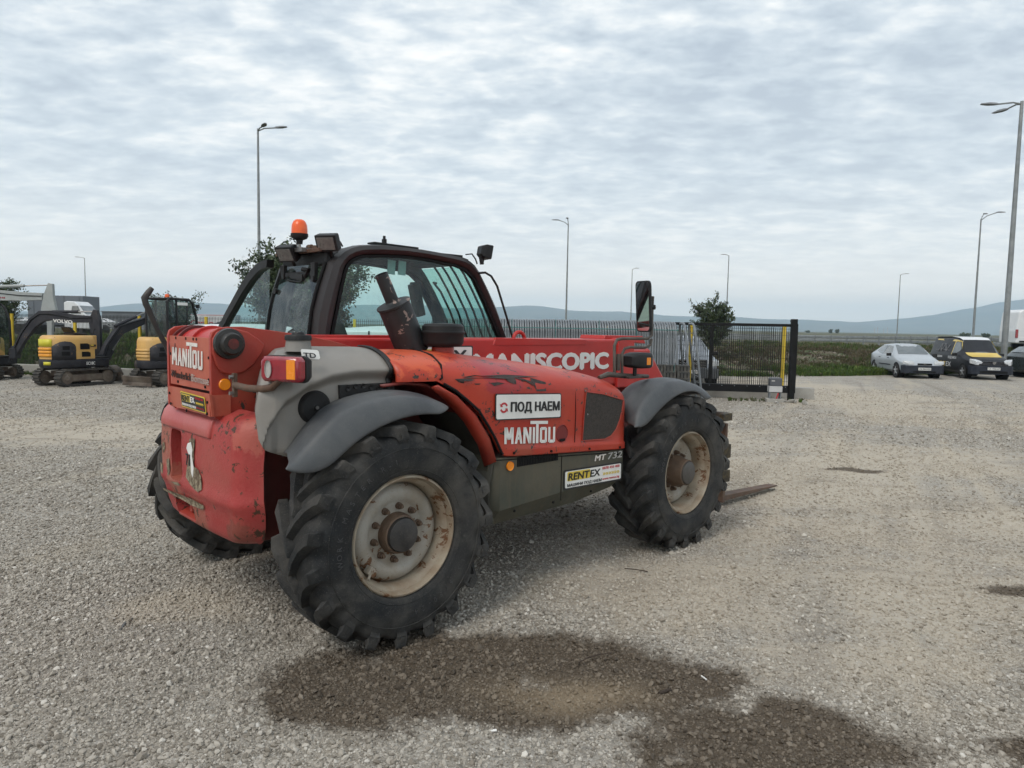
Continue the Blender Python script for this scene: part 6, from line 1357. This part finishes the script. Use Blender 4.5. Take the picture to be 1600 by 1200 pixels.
# dark car behind the fence on the left: only its tail shows
mirror_x = .30
p = at(232, 560, 24.2); dc, S_, sy = car('dark_car', 'black car tail with a red lamp behind the left yellow fence posts', 'car', (p.x+1.5, p.y+1.0, 0.05), R(25), 4.1, 1.7, st, pm('black_car', (.015, .016, .018), None, 2, .3, coat=.5), .9,
    [('side', [(.345, .95), (.445, 1.33), (.56, 1.36), (.565, .96)]), ('rear', [(.95, 1.03, .5), (.80, 1.34, .48)])], wheelx=(.19, .815))
for s_ in (-1, 1): m = MB(); m.box((-2.03, s_*.60, .82), (.12, .22, .16)); m.build('tail_lamp', redl, dc, 0, .02)
# highway van on the right
p = at(1640, 520, 47.5); t = thing('panel_van', 'white high-roofed panel van on the highway at the right edge', 'van', (p.x+.35, p.y, .86), R(-6))
m = MB(); prof = [(-2.9, .42), (-2.92, 1.2), (-2.80, 2.45), (-2.6, 2.60), (1.3, 2.60), (1.9, 2.2), (2.3, 1.35), (2.9, 1.1), (3.0, .45)]
m.loft([[(x, y_*k, z_+(.0)) for x, z_ in prof] for y_, k in ((-1.0, 1), (1.0, 1))]); m.build('body', vwht, t, 0, .10, 4)
m = MB(); m.prism([(-2.3, 1.45), (-2.25, 2.15), (-.6, 2.15), (-.6, 1.45)], (0, -1.004, 0), (1, 0, 0), (0, 0, 1), (0, -.01, 0)); m.build('side_panel', pm('van_panel', (.60, .61, .62), None, 3, .4), t, 0, .004)
m = MB(); m.box((-2.86, -.96, 1.05), (.14, .12, .55)); m.build('tail_lamp', redl, t, 0, .02)
m = MB(); m.box((0, -1.003, .55), (5.4, .02, .10)); m.build('side_strip', blk, t, 0)
m = MB(); m.prism([(1.35, 1.5), (1.4, 2.1), (1.75, 2.1), (2.15, 1.45)], (0, -1.004, 0), (1, 0, 0), (0, 0, 1), (0, -.008, 0)); m.build('side_window', cglass, t, 0)
for x in (-1.8, 1.9):
    for s_ in (-1, 1): m = MB(); m.lathe([(0, .0), (.2, .0), (.22, .03), (.34, .02), (.36, -.02), (.36, -.2), (0, -.2)], (x, s_*.96, .36), (0, s_, 0), 24); m.build('wheel', ctyre, t, 30)
# truck on the left
p = at(96, 520, 56); t = thing('box_truck', 'box truck with a grey body and white cab beyond the left fence', 'truck', (p.x, p.y, .5), 0)
x0 = at(51, 500, 58).x-p.x; x1 = at(137, 500, 58).x-p.x; zt = at(90, 462, 58).z-.5
m = MB(); m.box(((x0+x1)/2, 2.6, (zt+.75)/2), (x1-x0, 2.3, zt-.75)); m.build('box_body', pm('truck_grey', (.135, .15, .17), (.12, .135, .155), .6, .5), t, 0, .03)
for xx in np.linspace(x0+.5, x1-.3, 4): m = MB(); m.box((xx, 1.44, (zt+.75)/2), (.03, .02, zt-.85)); m.build('panel_joint', pm('joint_grey', (.08, .09, .10), None, 4, .5), t, 0)
cx0 = at(112, 500, 56).x-p.x; cx1 = at(149, 500, 56).x-p.x; cz = at(120, 471, 56).z-.5; W2 = cx1-cx0
m = MB(); sc_ = [(cx0, .55), (cx0, cz-.1), (cx0+.25, cz), (cx0+W2*.42, cz-.02), (cx0+W2*.62, cz-.30), (cx0+W2*.86, cz-.95), (cx1, cz-1.1), (cx1+.05, .5)]
m.loft([[(x, y_, z_) for x, z_ in sc_] for y_ in (-.95, .95)]); cab_ = m.build('truck_cab', vwht, t, 0, .07, 3)
m = MB(); m.add([(cx0+W2*.60, -.975, cz-.36), (cx0+W2*.36, -.975, cz-.36), (cx0+W2*.30, -.975, cz-.95), (cx0+W2*.72, -.975, cz-.95)], [(0, 1, 2, 3)]); m.build('cab_window', cglass, cab_, 0, solid=.01)
m = MB(); m.add([(cx0+W2*.645, -.85, cz-.33), (cx0+W2*.645, .85, cz-.33), (cx0+W2*.885, .85, cz-.93), (cx0+W2*.885, -.85, cz-.93)], [(0, 1, 2, 3)]); m.build('windscreen', cglass, cab_, 0, solid=.02)
for x in (x0+.8, (cx0+cx1)/2): m = MB(); m.cyl((x, -.9, .42), (x, 2.9, .42), .42, 24); m.build('wheel', ctyre, t, 30)
m = MB(); m.box(((x0+x1)/2, 1.6, .68), (x1-x0, 1.2, .14)); m.build('truck_chassis', blk, t, 0)
# far roadside: low building, hoarding, parked vehicles
p = at(188, 493, 130); t = thing('warehouse', 'long low grey warehouse beyond the highway', 'building', (p.x, p.y, 0)); w_ = 6.6
m = MB(); m.box((0, 4, at(188, 487.5, 130).z/2), (w_, 8, at(188, 487.5, 130).z)); m.build('wall', pm('shed_grey', (.10, .11, .12), (.12, .13, .14), .5, .7), t, 0)
m = MB(); m.box((0, 4, at(188, 487.5, 130).z+.06), (w_+.3, 8.3, .12)); m.build('roof', pm('shed_roof', (.16, .17, .18), None, 1, .7), t, 0)
for k in range(4): m = MB(); m.box((-2.4+k*1.5, -.02, 1.3), (.7, .06, .8)); m.build('door', pm('shed_door', (.3, .31, .32), None, 1, .7), t, 0)
p = at(322, 497, 110); t = thing('trailer', 'white trailer with red lettering beyond the highway left of the cab', 'trailer', (p.x, p.y, 0)); zt = at(322, 491.5, 110).z
m = MB(); m.box((0, 1.2, (zt+.9)/2), (7.2, 2.4, zt-.9)); m.build('box_body', pm('trailer_white', (.62, .62, .63), None, 1, .5), t, 0, .05)
m = MB(); m.box((0, -.01, zt-.06), (7.2, .05, .06)); m.build('edge_strip', redp, t, 0)
text('lettering', 'Careo', 1.0, (-2.3, -.04, 1.15), (1, 0, 0), (0, 0, 1), redp, t, 3.4, .03)
for x in (-2.5, 2.2): m = MB(); m.cyl((x, 0, .5), (x, 2.3, .5), .5, 18); m.build('wheel', ctyre, t, 30)
m = MB(); m.box((0, 1.2, .8), (7, 1.4, .2)); m.build('chassis', blk, t, 0)
p = at(356, 498, 112); t = thing('kiosk', 'small grey building with one window beyond the highway', 'building', (p.x, p.y, 0)); m = MB(); m.box((0, 1.5, at(356, 492, 112).z/2), (1.7, 3, at(356, 492, 112).z)); m.build('wall', pm('kiosk_grey', (.16, .19, .19), None, 1, .7), t, 0); m = MB(); m.box((0, -.02, 1.6), (.8, .05, .8)); m.build('window', cglass, t, 0)
mirror_x = .33
for k, (px, D, rz, lab) in enumerate([(12, 100, 5, 'white car on the highway at the left edge behind the first yellow post'), (42, 102, 170, 'white car on the highway right of the first yellow post'), (154, 98, 200, 'white car on the highway right of the box truck')]):
    p = at(px, 497, D); car('highway_car', lab, 'car', (p.x, p.y, .42), R(rz), 4.1, 1.7, st, vwht, 1.0, [('side', [(.345, .95), (.445, 1.33), (.70, 1.35), (.80, 1.0)]), ('front', [(.285, 1.0, .62), (.445, 1.375, .52)]), ('rear', [(.95, 1.03, .5), (.80, 1.34, .48)])], wheelx=(.19, .815), group='cars on the highway')

# ---- mini excavators
ex_y = pm('machine_yellow', (.64, .37, .10), (.56, .33, .11), 3, .45, dust=.3, dcol=(.4, .3, .17), chip=.1)
ex_g = pm('machine_graphite', (.017, .018, .024), (.026, .027, .034), 4, .55, spec=.3, dust=.25, dcol=(.09, .08, .075), chip=.2, ccol=(.14, .09, .05))
ex_o = pm('marker_orange', (.75, .32, .015), (.7, .28, .02), 8, .45)
ex_lime = pm('marker_yellow', (.62, .56, .03), (.55, .5, .04), 8, .45)
ex_tr = pm('track_rubber', (.028, .027, .026), (.045, .04, .036), 7, .85, dust=.55, dcol=(.13, .115, .095))
ex_mud = pm('track_frame_mud', (.09, .065, .05), (.12, .09, .07), 8, .8, dust=.5)
bk_m = pm('bucket_steel', (.045, .034, .027), (.075, .052, .038), 6, .6, .2, .2, dust=.4)
def track(par, y, L_=1.55, r=.20, w_=.24):
    m = MB(); n = 44; per = []
    Ls = L_-2*r; tot = 2*Ls+2*PI*r
    for k in range(n):
        s_ = k/n*tot
        if s_ < Ls: x, z, a_ = -Ls/2+s_, 0, -PI/2
        elif s_ < Ls+PI*r: a_ = -PI/2+(s_-Ls)/r; x, z = Ls/2+r*math.cos(a_), r+r*math.sin(a_)
        elif s_ < 2*Ls+PI*r: x, z, a_ = Ls/2-(s_-Ls-PI*r), 2*r, PI/2
        else: a_ = PI/2+(s_-2*Ls-PI*r)/r; x, z = -Ls/2+r*math.cos(a_), r+r*math.sin(a_)
        per.append((x, z, a_))
    m.grid([[(x, y-w_/2, z+.015) for x, z, a_ in per], [(x, y+w_/2, z+.015) for x, z, a_ in per], ], closed=True)
    m.grid([[(x*.0+x-.03*math.cos(a_), y+yy, z+.015-.03*math.sin(a_)) for x, z, a_ in per] for yy in (-w_/2, w_/2)], closed=True)
    for yy in (-w_/2, w_/2): m.grid([[(x, y+yy, z+.015) for x, z, a_ in per], [(x-.03*math.cos(a_), y+yy, z+.015-.03*math.sin(a_)) for x, z, a_ in per]], closed=True)
    for x, z, a_ in per:
        c_ = Vector((x+.012*math.cos(a_), y, z+.015+.012*math.sin(a_)))
        m.box(c_, (.028, w_*1.0, .045), (0, PI/2-a_+PI/2, 0))
    t = m.build('track', ex_tr, par, 30)
    m = MB(); m.box((0, y, r), (L_*.62, w_*.5, r*.95)); m.build('track_frame', ex_mud, t, 0, .04)
    for x in (-Ls/2, Ls/2): m = MB(); m.lathe([(0, .04), (.06, .05), (.09, .03), (r*.8, .03), (r*.8, -.03), (0, -.03)], (x, y-w_*.22, r+.01), (0, -1, 0), 20); m.build('sprocket', ex_mud, t, 30)
    return t
def limb(poly_top, w_, mat, nm, par, th=.0):
    m = MB(); m.prism(poly_top, (0, -w_/2+th, 0), (1, 0, 0), (0, 0, 1), (0, w_, 0)); return m.build(nm, mat, par, 0, .012, 2)
def thick(path, hs):
    P_ = [Vector(p) for p in path]; up = []; dn = []
    for k, p in enumerate(P_):
        d = (P_[min(k+1, len(P_)-1)]-P_[max(k-1, 0)]).normalized(); n2 = Vector((-d.y, d.x)); up.append(tuple(p+n2*hs[k]/2)); dn.append(tuple(p-n2*hs[k]/2))
    return up+dn[::-1]
def excavator(label, base, rz, cab, body=True, boom=None, arm=None, bucket=None, scale=1, colors=None, tr_rz=0, brand=None, blade=-1, boom_m=None, number=None):
    yl, gr = colors or (ex_y, ex_g); bmm = boom_m or ex_g
    t = thing('mini_excavator', label, 'excavator', tuple(base), rz, None, scale)
    if body:
        for s_ in (-1, 1): track(t, s_*.40)
        m = MB(); m.box((0, 0, .30), (.9, .6, .14)); m.cyl((0, 0, .36), (0, 0, .46), .30, 28); m.build('undercarriage', ex_mud, t, 30)
        m = MB(); x = .98*blade; m.prism([(x, .02), (x+.05*blade, .03), (x+.02*blade, .12), (x+.06*blade, .27), (x-.0, .28), (x-.02*blade, .12)], (0, -.5, 0), (1, 0, 0), (0, 0, 1), (0, 1.0, 0)); m.box((x-.25*blade, -.2, .18), (.5, .06, .07)); m.box((x-.25*blade, .2, .18), (.5, .06, .07)); m.build('dozer_blade', bk_m, t, 0, .004)
        # house: rounded tail, skirt, engine cover
        def plan(z, k=1, x1=.62): 
            P_ = [(x1, -.48*k, z)]
            for a in range(0, 181, 12): a_ = R(-90-a); P_.append((-.30+.62*k*math.cos(a_)*.92, .48*k*math.sin(a_)*(1 if 1 else 1), z))
            P_.append((x1, .48*k, z)); return P_
        m = MB(); m.loft([plan(.46, .95), plan(.50, 1), plan(.66, 1.01), plan(.68, 1.0)]); m.build('skirt', gr, t, 40, .012)
        m = MB(); m.loft([[(min(x, .22), y, z) for x, y, z in plan(.68, .985)], [(min(x, .22), y, z) for x, y, z in plan(1.16, .97)], [(min(x, .20), y, z) for x, y, z in plan(1.24, .93)], [(min(x, .16), y, z) for x, y, z in plan(1.28, .84)]]); eng = m.build('engine_cover', yl, t, 40, .01)
        # dark corner shield with two openings
        def skinp(th, z, k=1.0): a_ = R(th); return Vector((-.30+.62*k*.92*math.cos(a_), .48*k*math.sin(a_), z))
        for s_ in (-1, 1):
            m = MB(); m.grid([[skinp(s_*th, z, 1.012) for th in (92, 104, 118, 134, 150)] for z in (.66, .85, 1.0)]+[[skinp(s_*th, z, 1.0) for th, z in zip((95, 104, 118, 130, 142), (1.06, 1.12, 1.14, 1.12, 1.06))]]); m.build('corner_shield', gr, t, 50, solid=.02)
            for z0, z1, a0, a1 in ((.78, .88, 108, 126), (.92, 1.02, 108, 124)): 
                m = MB(); m.grid([[skinp(s_*a_, z, 1.025) for a_ in (a0, (a0+a1)/2, a1)] for z in (z0, z1)]); m.build('shield_opening', blkmat, t, 0)
            for z0, z1, xa, xb in ((.74, .87, -.16, .08), (.93, 1.08, -.20, .06)): m = MB(); m.prism([(xa, z0), (xb, z0), (xb, z1-.03), (xb-.06, z1), (xa, z1)], (0, s_*.476, 0), (1, 0, 0), (0, 0, 1), (0, s_*.012, 0)); m.build('vent_opening', blkmat, t, 0, .003)
            m = MB(); m.box((.16, s_*.485, 1.02), (.16, .006, .055)); m.build('rental_label', black_p, t, 0); m = MB(); m.box((.13, s_*.489, 1.03), (.08, .004, .03)); m.build('label_block', yel_p, t, 0)
        for (z, col) in ((.78, ex_o), (.86, ex_o), (.94, ex_o)):
            m = MB(); m.grid([[skinp(th, zz, 1.015) for th in range(150, 211, 10)] for zz in (z-.034, z+.034)]); m.build('tail_marker', col if cab == False else yl, t, 50, solid=.018)
        if not cab: m = MB(); m.grid([[skinp(th, zz, 1.0) for th in range(150, 211, 10)] for zz in (1.0, 1.19)]); m.build('tail_marker', ex_lime, t, 50, solid=.02); m = MB(); m.grid([[skinp(th, zz, 1.03) for th in range(186, 214, 7)] for zz in (.54, .62)]); m.build('tail_marker', ex_lime, t, 50, solid=.01)
        if number: text('lettering', number, .11, (-.05, -.497, .53), (1, 0, 0), (0, 0, 1), white, t, .24, .003)
        m = MB(); m.box((.42, 0, .70), (.42, .94, .05)); m.build('floor_plate', blk, t, 0, .01)
        if not cab:
            m = MB(); m.loft([[(-.15, -.22, 1.30), (.2, -.22, 1.28), (.2, .22, 1.28), (-.15, .22, 1.30)], [(-.15, -.22, 1.36), (.22, -.2, 1.34), (.22, .2, 1.34), (-.15, .22, 1.36)]]); m.build('seat', blk, t, 0, .03)
            m = MB(); m.loft([[(-.17, -.2, 1.36), (-.08, -.2, 1.36), (-.08, .2, 1.36), (-.17, .2, 1.36)], [(-.27, -.16, 1.50), (-.20, -.16, 1.50), (-.20, .16, 1.50), (-.27, .16, 1.50)]]); m.build('seat_back', blk, t, 0, .03)
            for y in (-.3, .3):
                m = MB(); m.box((.26, y, 1.1), (.22, .12, .36)); m.build('control_console', yl if y < 0 else blk, t, 0, .02)
                m = MB(); m.tube([(.30, y, 1.28), (.33, y, 1.40), (.35, y, 1.45)], [.012, .012, .024], 8); m.build('lever', blk, t)
            m = MB(); m.tube([(.50, .1, .72), (.45, .1, 1.2), (.44, .1, 1.32)], .012, 6); m.tube([(.50, -.05, .72), (.46, -.05, 1.22), (.45, -.05, 1.34)], .012, 6); m.build('travel_levers', blk, t)
        else:
            fr = [(-.42, 1.27), (-.42, 2.22), (-.36, 2.30), (.30, 2.28), (.42, 2.20), (.56, 1.78), (.58, .98), (.50, .74)]
            for y in (-.46, .28):
                m = MB(); m.tube([(x, y, z) for x, z in fr], .035, 8); m.build('cab_frame', blk, t)
                m = MB(); m.tube([(-.12, y, 1.27), (-.12, y, 2.28)], .03, 8); m.tube([(.22, y, 1.1), (.24, y, 2.27)], .018, 8); m.build('cab_pillar', blk, t)
                m = MB(); m.add([(x, y, z) for x, z in [(-.40, 1.3)]+fr[1:]], [tuple(range(len(fr)))]); m.build('cab_glass', glass('digger_glass', (.62, .74, .72), dirt=.1), t, 0)
            m = MB(); m.box((-.03, -.09, 2.30), (.72, .78, .05)); m.build('cab_roof', blk, t, 0, .02)
            m = MB(); m.add([(-.43, -.45, 1.28), (-.43, .27, 1.28), (-.43, .27, 2.25), (-.43, -.45, 2.25)], [(0, 1, 2, 3)]); m.build('rear_glass', glass('digger_glass', (.62, .74, .72), dirt=.1), t, 0)
            m = MB(); m.loft([[(.0, -.3, 1.2), (.3, -.3, 1.2), (.3, .1, 1.2), (.0, .1, 1.2)], [(-.05, -.3, 1.32), (.3, -.3, 1.30), (.3, .1, 1.30), (-.05, .1, 1.32)]]); m.loft([[(-.08, -.28, 1.3), (.04, -.28, 1.3), (.04, .08, 1.3), (-.08, .08, 1.3)], [(-.16, -.24, 1.9), (-.08, -.24, 1.9), (-.08, .04, 1.9), (-.16, .04, 1.9)]]); m.build('seat', blk, t, 0, .03)
            m = MB(); m.lathe([(.055, 0), (.06, .02), (.05, .08), (0, .09)], (-.34, -.38, 2.33), (0, 0, 1), 16); m.build('beacon_lens', pm('beacon_orange', (.85, .13, .015)), t, 40)
            m = MB(); m.tube([(-.1+.05*math.cos(R(a)), -.2, 2.36+.05*math.sin(R(a))) for a in range(-30, 211, 24)], .012, 6); m.build('lifting_ring', steel, t)
            m = MB(); m.tube([(.42, -.44, 2.1), (.52, -.5, 2.12)], .012, 6); m.box((.55, -.52, 2.12), (.07, .08, .10)); m.build('cab_lamp', blk, t, 0, .01)
            m = MB(); m.box((-.30, -.492, 1.38), (.16, .006, .10)); m.box((.05, -.497, 2.17), (.34, .006, .075)); m.build('cab_sticker', white, t, 0)
    if boom:
        pth, hs = boom['path'], boom['h']
        b_ = limb(thick(pth, hs), .15, bmm, 'boom', t)
        m = MB(); x0, z0 = pth[0]; m.box((x0-.02, 0, z0+.0), (.22, .22, .30)); m.cyl((x0-.05, 0, z0-.22), (x0-.05, 0, z0+.22), .07, 14); m.build('swing_post', bmm, t, 30, .01)
        c_ = boom['cyl']; m = MB(); m.tube([(c_[0][0], 0, c_[0][1]), (c_[1][0], 0, c_[1][1])], .045, 12); m.build('boom_cylinder', bmm, t); m = MB(); m.tube([(c_[1][0], 0, c_[1][1]), (c_[2][0], 0, c_[2][1])], .02, 8); m.build('ram_rod', steel, t)
        if 'cyl2' in boom: c_ = boom['cyl2']; m = MB(); m.tube([(c_[0][0], .0, c_[0][1]), (c_[1][0], 0, c_[1][1])], .045, 12); m.build('boom_cylinder', bmm, t); m = MB(); m.tube([(c_[1][0], 0, c_[1][1]), (c_[2][0], 0, c_[2][1])], .02, 8); m.build('ram_rod', steel, t)
        m = MB(); m.tube([(p_[0], -.09, p_[1]+.06+.05*math.sin(k)) for k, p_ in enumerate(pth)], .012, 6); m.build('hose', blkmat, t)
        if brand: text('maker_name', brand[0], brand[1], (brand[2], -.0765, brand[3]), (1, 0, brand[5] if len(brand) > 5 else 0), (0, 0, 1), brand[6] if len(brand) > 6 else white, t, brand[4], .006)
    if arm:
        limb(thick(arm['path'], arm['h']), .12, bmm, 'dipper_arm', t)
    if bucket:
        bx, bz, br, a0 = bucket; m = MB(); arc = [(bx+br*math.cos(R(a0+a)), bz+br*math.sin(R(a0+a))) for a in range(0, 191, 19)]
        m.grid([[(x, y, z) for x, z in arc] for y in (-.22, -.1, .1, .22)]); q_ = m.build('bucket', bk_m, t, 50, solid=.015)
        for y in (-.22, .22): m = MB(); m.add([(x, y, z) for x, z in arc], [tuple(range(len(arc)))]); m.build('bucket_side', bk_m, q_, 0, solid=.012)
        for k in range(4):
            m = MB(); x, z = arc[-1]; m.box((x, -.18+k*.12, z), (.10, .035, .02)); m.build('tooth', bk_m, q_, 0)
    return t
th_m = R(68)
# middle machine, no canopy
excavator('yellow and graphite mini excavator without a canopy, seen from its rear corner', (-12.0, 19.85, 0), th_m, False,
    boom=dict(path=[(.78, .55), (.95, .95), (1.35, 1.42), (1.95, 1.62), (2.45, 1.80)], h=[.20, .22, .26, .20, .14], cyl=[(.85, .42), (1.12, .85), (1.40, 1.26)], cyl2=[(1.2, 1.52), (1.9, 1.80), (2.4, 2.02)]),
    arm=dict(path=[(2.40, 2.05), (2.48, 1.80), (2.40, 1.0), (2.34, .6)], h=[.10, .22, .16, .10]), bucket=(2.25, .42, .26, 150), scale=1.05, number='EC18C', blade=1)
# right machine with cab
excavator('yellow and graphite mini excavator with a closed cab behind the telehandler', (-9.68, 20.35, 0), th_m, True,
    boom=dict(path=[(.78, .55), (.95, .95), (1.35, 1.42), (1.95, 1.62), (2.3, 1.70)], h=[.20, .22, .26, .20, .14], cyl=[(.85, .42), (1.12, .85), (1.40, 1.26)]), scale=1.04, blade=-1)
# left machine: boom reaching right
P0 = at(22, 550, 20.9); hd_ = R(-4)
b0_ = Vector((P0.x-.85, P0.y+.06, 0))
def lz(px, py, base, rz, sc):
    """pixel -> (r, z) in the vertical plane through base with heading rz"""
    r_ = CFW+CRT*(px-800)/CF+CUP*(600-py)/CF; c, s = math.cos(rz), math.sin(rz)
    # plane normal n = (-s, c)
    n2 = (-s, c); t_ = ((base[0])*n2[0]+(base[1])*n2[1])/(r_[0]*n2[0]+r_[1]*n2[1]); X_, Y_ = r_[0]*t_, r_[1]*t_
    return ((X_-base[0])*c+(Y_-base[1])*s)/sc, (CH+r_[2]*t_)/sc
Q = lambda px, py: lz(px, py, b0_, hd_, .95)
excavator('mini excavator at the left edge with its maker-lettered boom reaching over the middle machine', b0_, hd_, True,
    boom=dict(path=[Q(24, 552), Q(36, 528), Q(52, 505), Q(66, 494), Q(84, 492.5), Q(115, 498), Q(146, 499)], h=[.20, .26, .32, .34, .28, .24, .20], cyl=[Q(16, 566), Q(30, 530), Q(56, 508)], cyl2=[Q(82, 487), Q(122, 487), Q(148, 487)]),
    arm=dict(path=[Q(150, 484), Q(149, 500), Q(152, 540), Q(154, 572)], h=[.12, .34, .26, .14]), bucket=(*Q(172, 584), .26, -10), scale=.95, blade=-1,
    brand=('VOLVO', .14, Q(86, 503.5)[0], Q(86, 503.5)[1]-.0, .60, -.055))
# grey machine: boom and arm in view
gb0 = Vector((at(-75, 560, 22.6).x, 22.6, 0)); Q2 = lambda px, py: lz(px, py, gb0, 0, 1)
gcol = pm('machine_grey', (.36, .385, .38), (.31, .335, .33), 3, .5, dust=.25, dcol=(.3, .28, .25)); redl2 = pm('maker_red', (.32, .03, .05), None, 5, .5)
excavator('grey mini excavator reaching its arm in from the left edge', gb0, 0, True, colors=(gcol, gcol), boom_m=gcol, blade=-1,
    boom=dict(path=[Q2(-50, 552), Q2(-40, 500), Q2(-15, 464), Q2(0, 461.5), Q2(35, 463), Q2(68, 463.5)], h=[.26, .32, .40, .32, .27, .22], cyl=[Q2(-55, 560), Q2(-42, 520), Q2(-25, 480)], cyl2=[Q2(-20, 448), Q2(38, 446.5), Q2(79, 445.5)]),
    arm=dict(path=[Q2(80, 443), Q2(77, 462), Q2(77, 484), Q2(79, 505), Q2(79, 545)], h=[.14, .30, .46, .16, .13]), bucket=(*Q2(90, 558), .22, 10),
    brand=('HITACHI', .075, Q2(-26, 465)[0], Q2(-26, 465)[1]-.02, .72, -.0, redl2))

# ---- small litter on the gravel
def litter(nm, pts, r_, mat, lab, cat):
    m = MB(); m.tube(pts, r_, 6); tag(m.build(nm, mat, None, 50), lab, cat)
def gp2(x, y, z=.012): p = _v(x, y, 2, z); c, s = math.cos(TH), math.sin(TH); return Vector((TX+p.x*c-p.y*s, TY+p.x*s+p.y*c, z))
woodm = pm('twig_wood', (.05, .035, .025), None, 9, .9)
litter('twig', [gp2(904, 1035), gp2(920, 1027, .02), gp2(938, 1022, .018), gp2(955, 1021)], [.003, .004, .003, .002], woodm, 'thin dark twig lying on the wet patch', 'twig')
litter('wood_stub', [gp2(1030, 1083, .015), gp2(1048, 1077, .015)], [.008, .009], woodm, 'short dark stub of wood on the right of the wet patch', 'wood')
litter('twig', [gp2(976, 888), gp2(995, 890, .02), gp2(1012, 893)], .004, woodm, 'short twig on the dry gravel between the wheels', 'twig')
litter('twig', [gp2(188, 985), gp2(195, 975, .015), gp2(208, 966)], [.009, .012, .006], pm('grey_twig', (.10, .10, .10)), 'curved grey strip of rubber on the gravel at left', 'rubber strip')
litter('paper_scrap', [gp2(1096, 1056), gp2(1104, 1062)], .004, white, 'white paper stub at the right tip of the wet patch', 'litter')
litter('paper_scrap', [gp2(765, 1142), gp2(776, 1141, .015)], .006, white, 'white scrap at the lower edge of the wet patch', 'litter')
for k, (x, y, s_, lab) in enumerate([(455, 1122, .045, 'pale round stone at the lower left edge of the wet patch'), (742, 1086, .035, 'pale round stone in the middle of the wet patch'), (800, 1112, .03, 'dark stone beside the sandy part of the wet patch'), (1160, 1140, .045, 'pale pinkish stone low in the wet patch right of centre'), (1310, 1096, .04, 'flat stone on the right edge of the wet patch'), (500, 1085, .05, 'larger grey stone inside the left half of the wet patch')]):
    o = link('stone', rock_mesh('loose_stone', 120+k, 2)); p = gp2(x, y, .01); o.location = p; o.scale = (s_, s_*.8, s_*.7); o.rotation_euler = (0, 0, k); tag(o, lab, 'stone')

# ---- haze: the air between here and the hills
hz_ = MB(); hz_.box((0, 3200, 138.5), (17000, 9000, 279)); ho = hz_.build('haze', None, None, 0); ho['kind'] = 'stuff'
hm = bpy.data.materials.new('haze_air'); hm.use_nodes = True; _nt = hm.node_tree; _nt.nodes.clear(); o_ = nd(_nt, 'ShaderNodeOutputMaterial'); v_ = nd(_nt, 'ShaderNodeVolumePrincipled')
v_.inputs['Color'].default_value = (.66, .84, 1.0, 1); v_.inputs['Density'].default_value = HAZE_DENSITY; v_.inputs['Anisotropy'].default_value = 0
_nt.links.new(v_.outputs[0], o_.inputs['Volume']); ho.data.materials.append(hm)
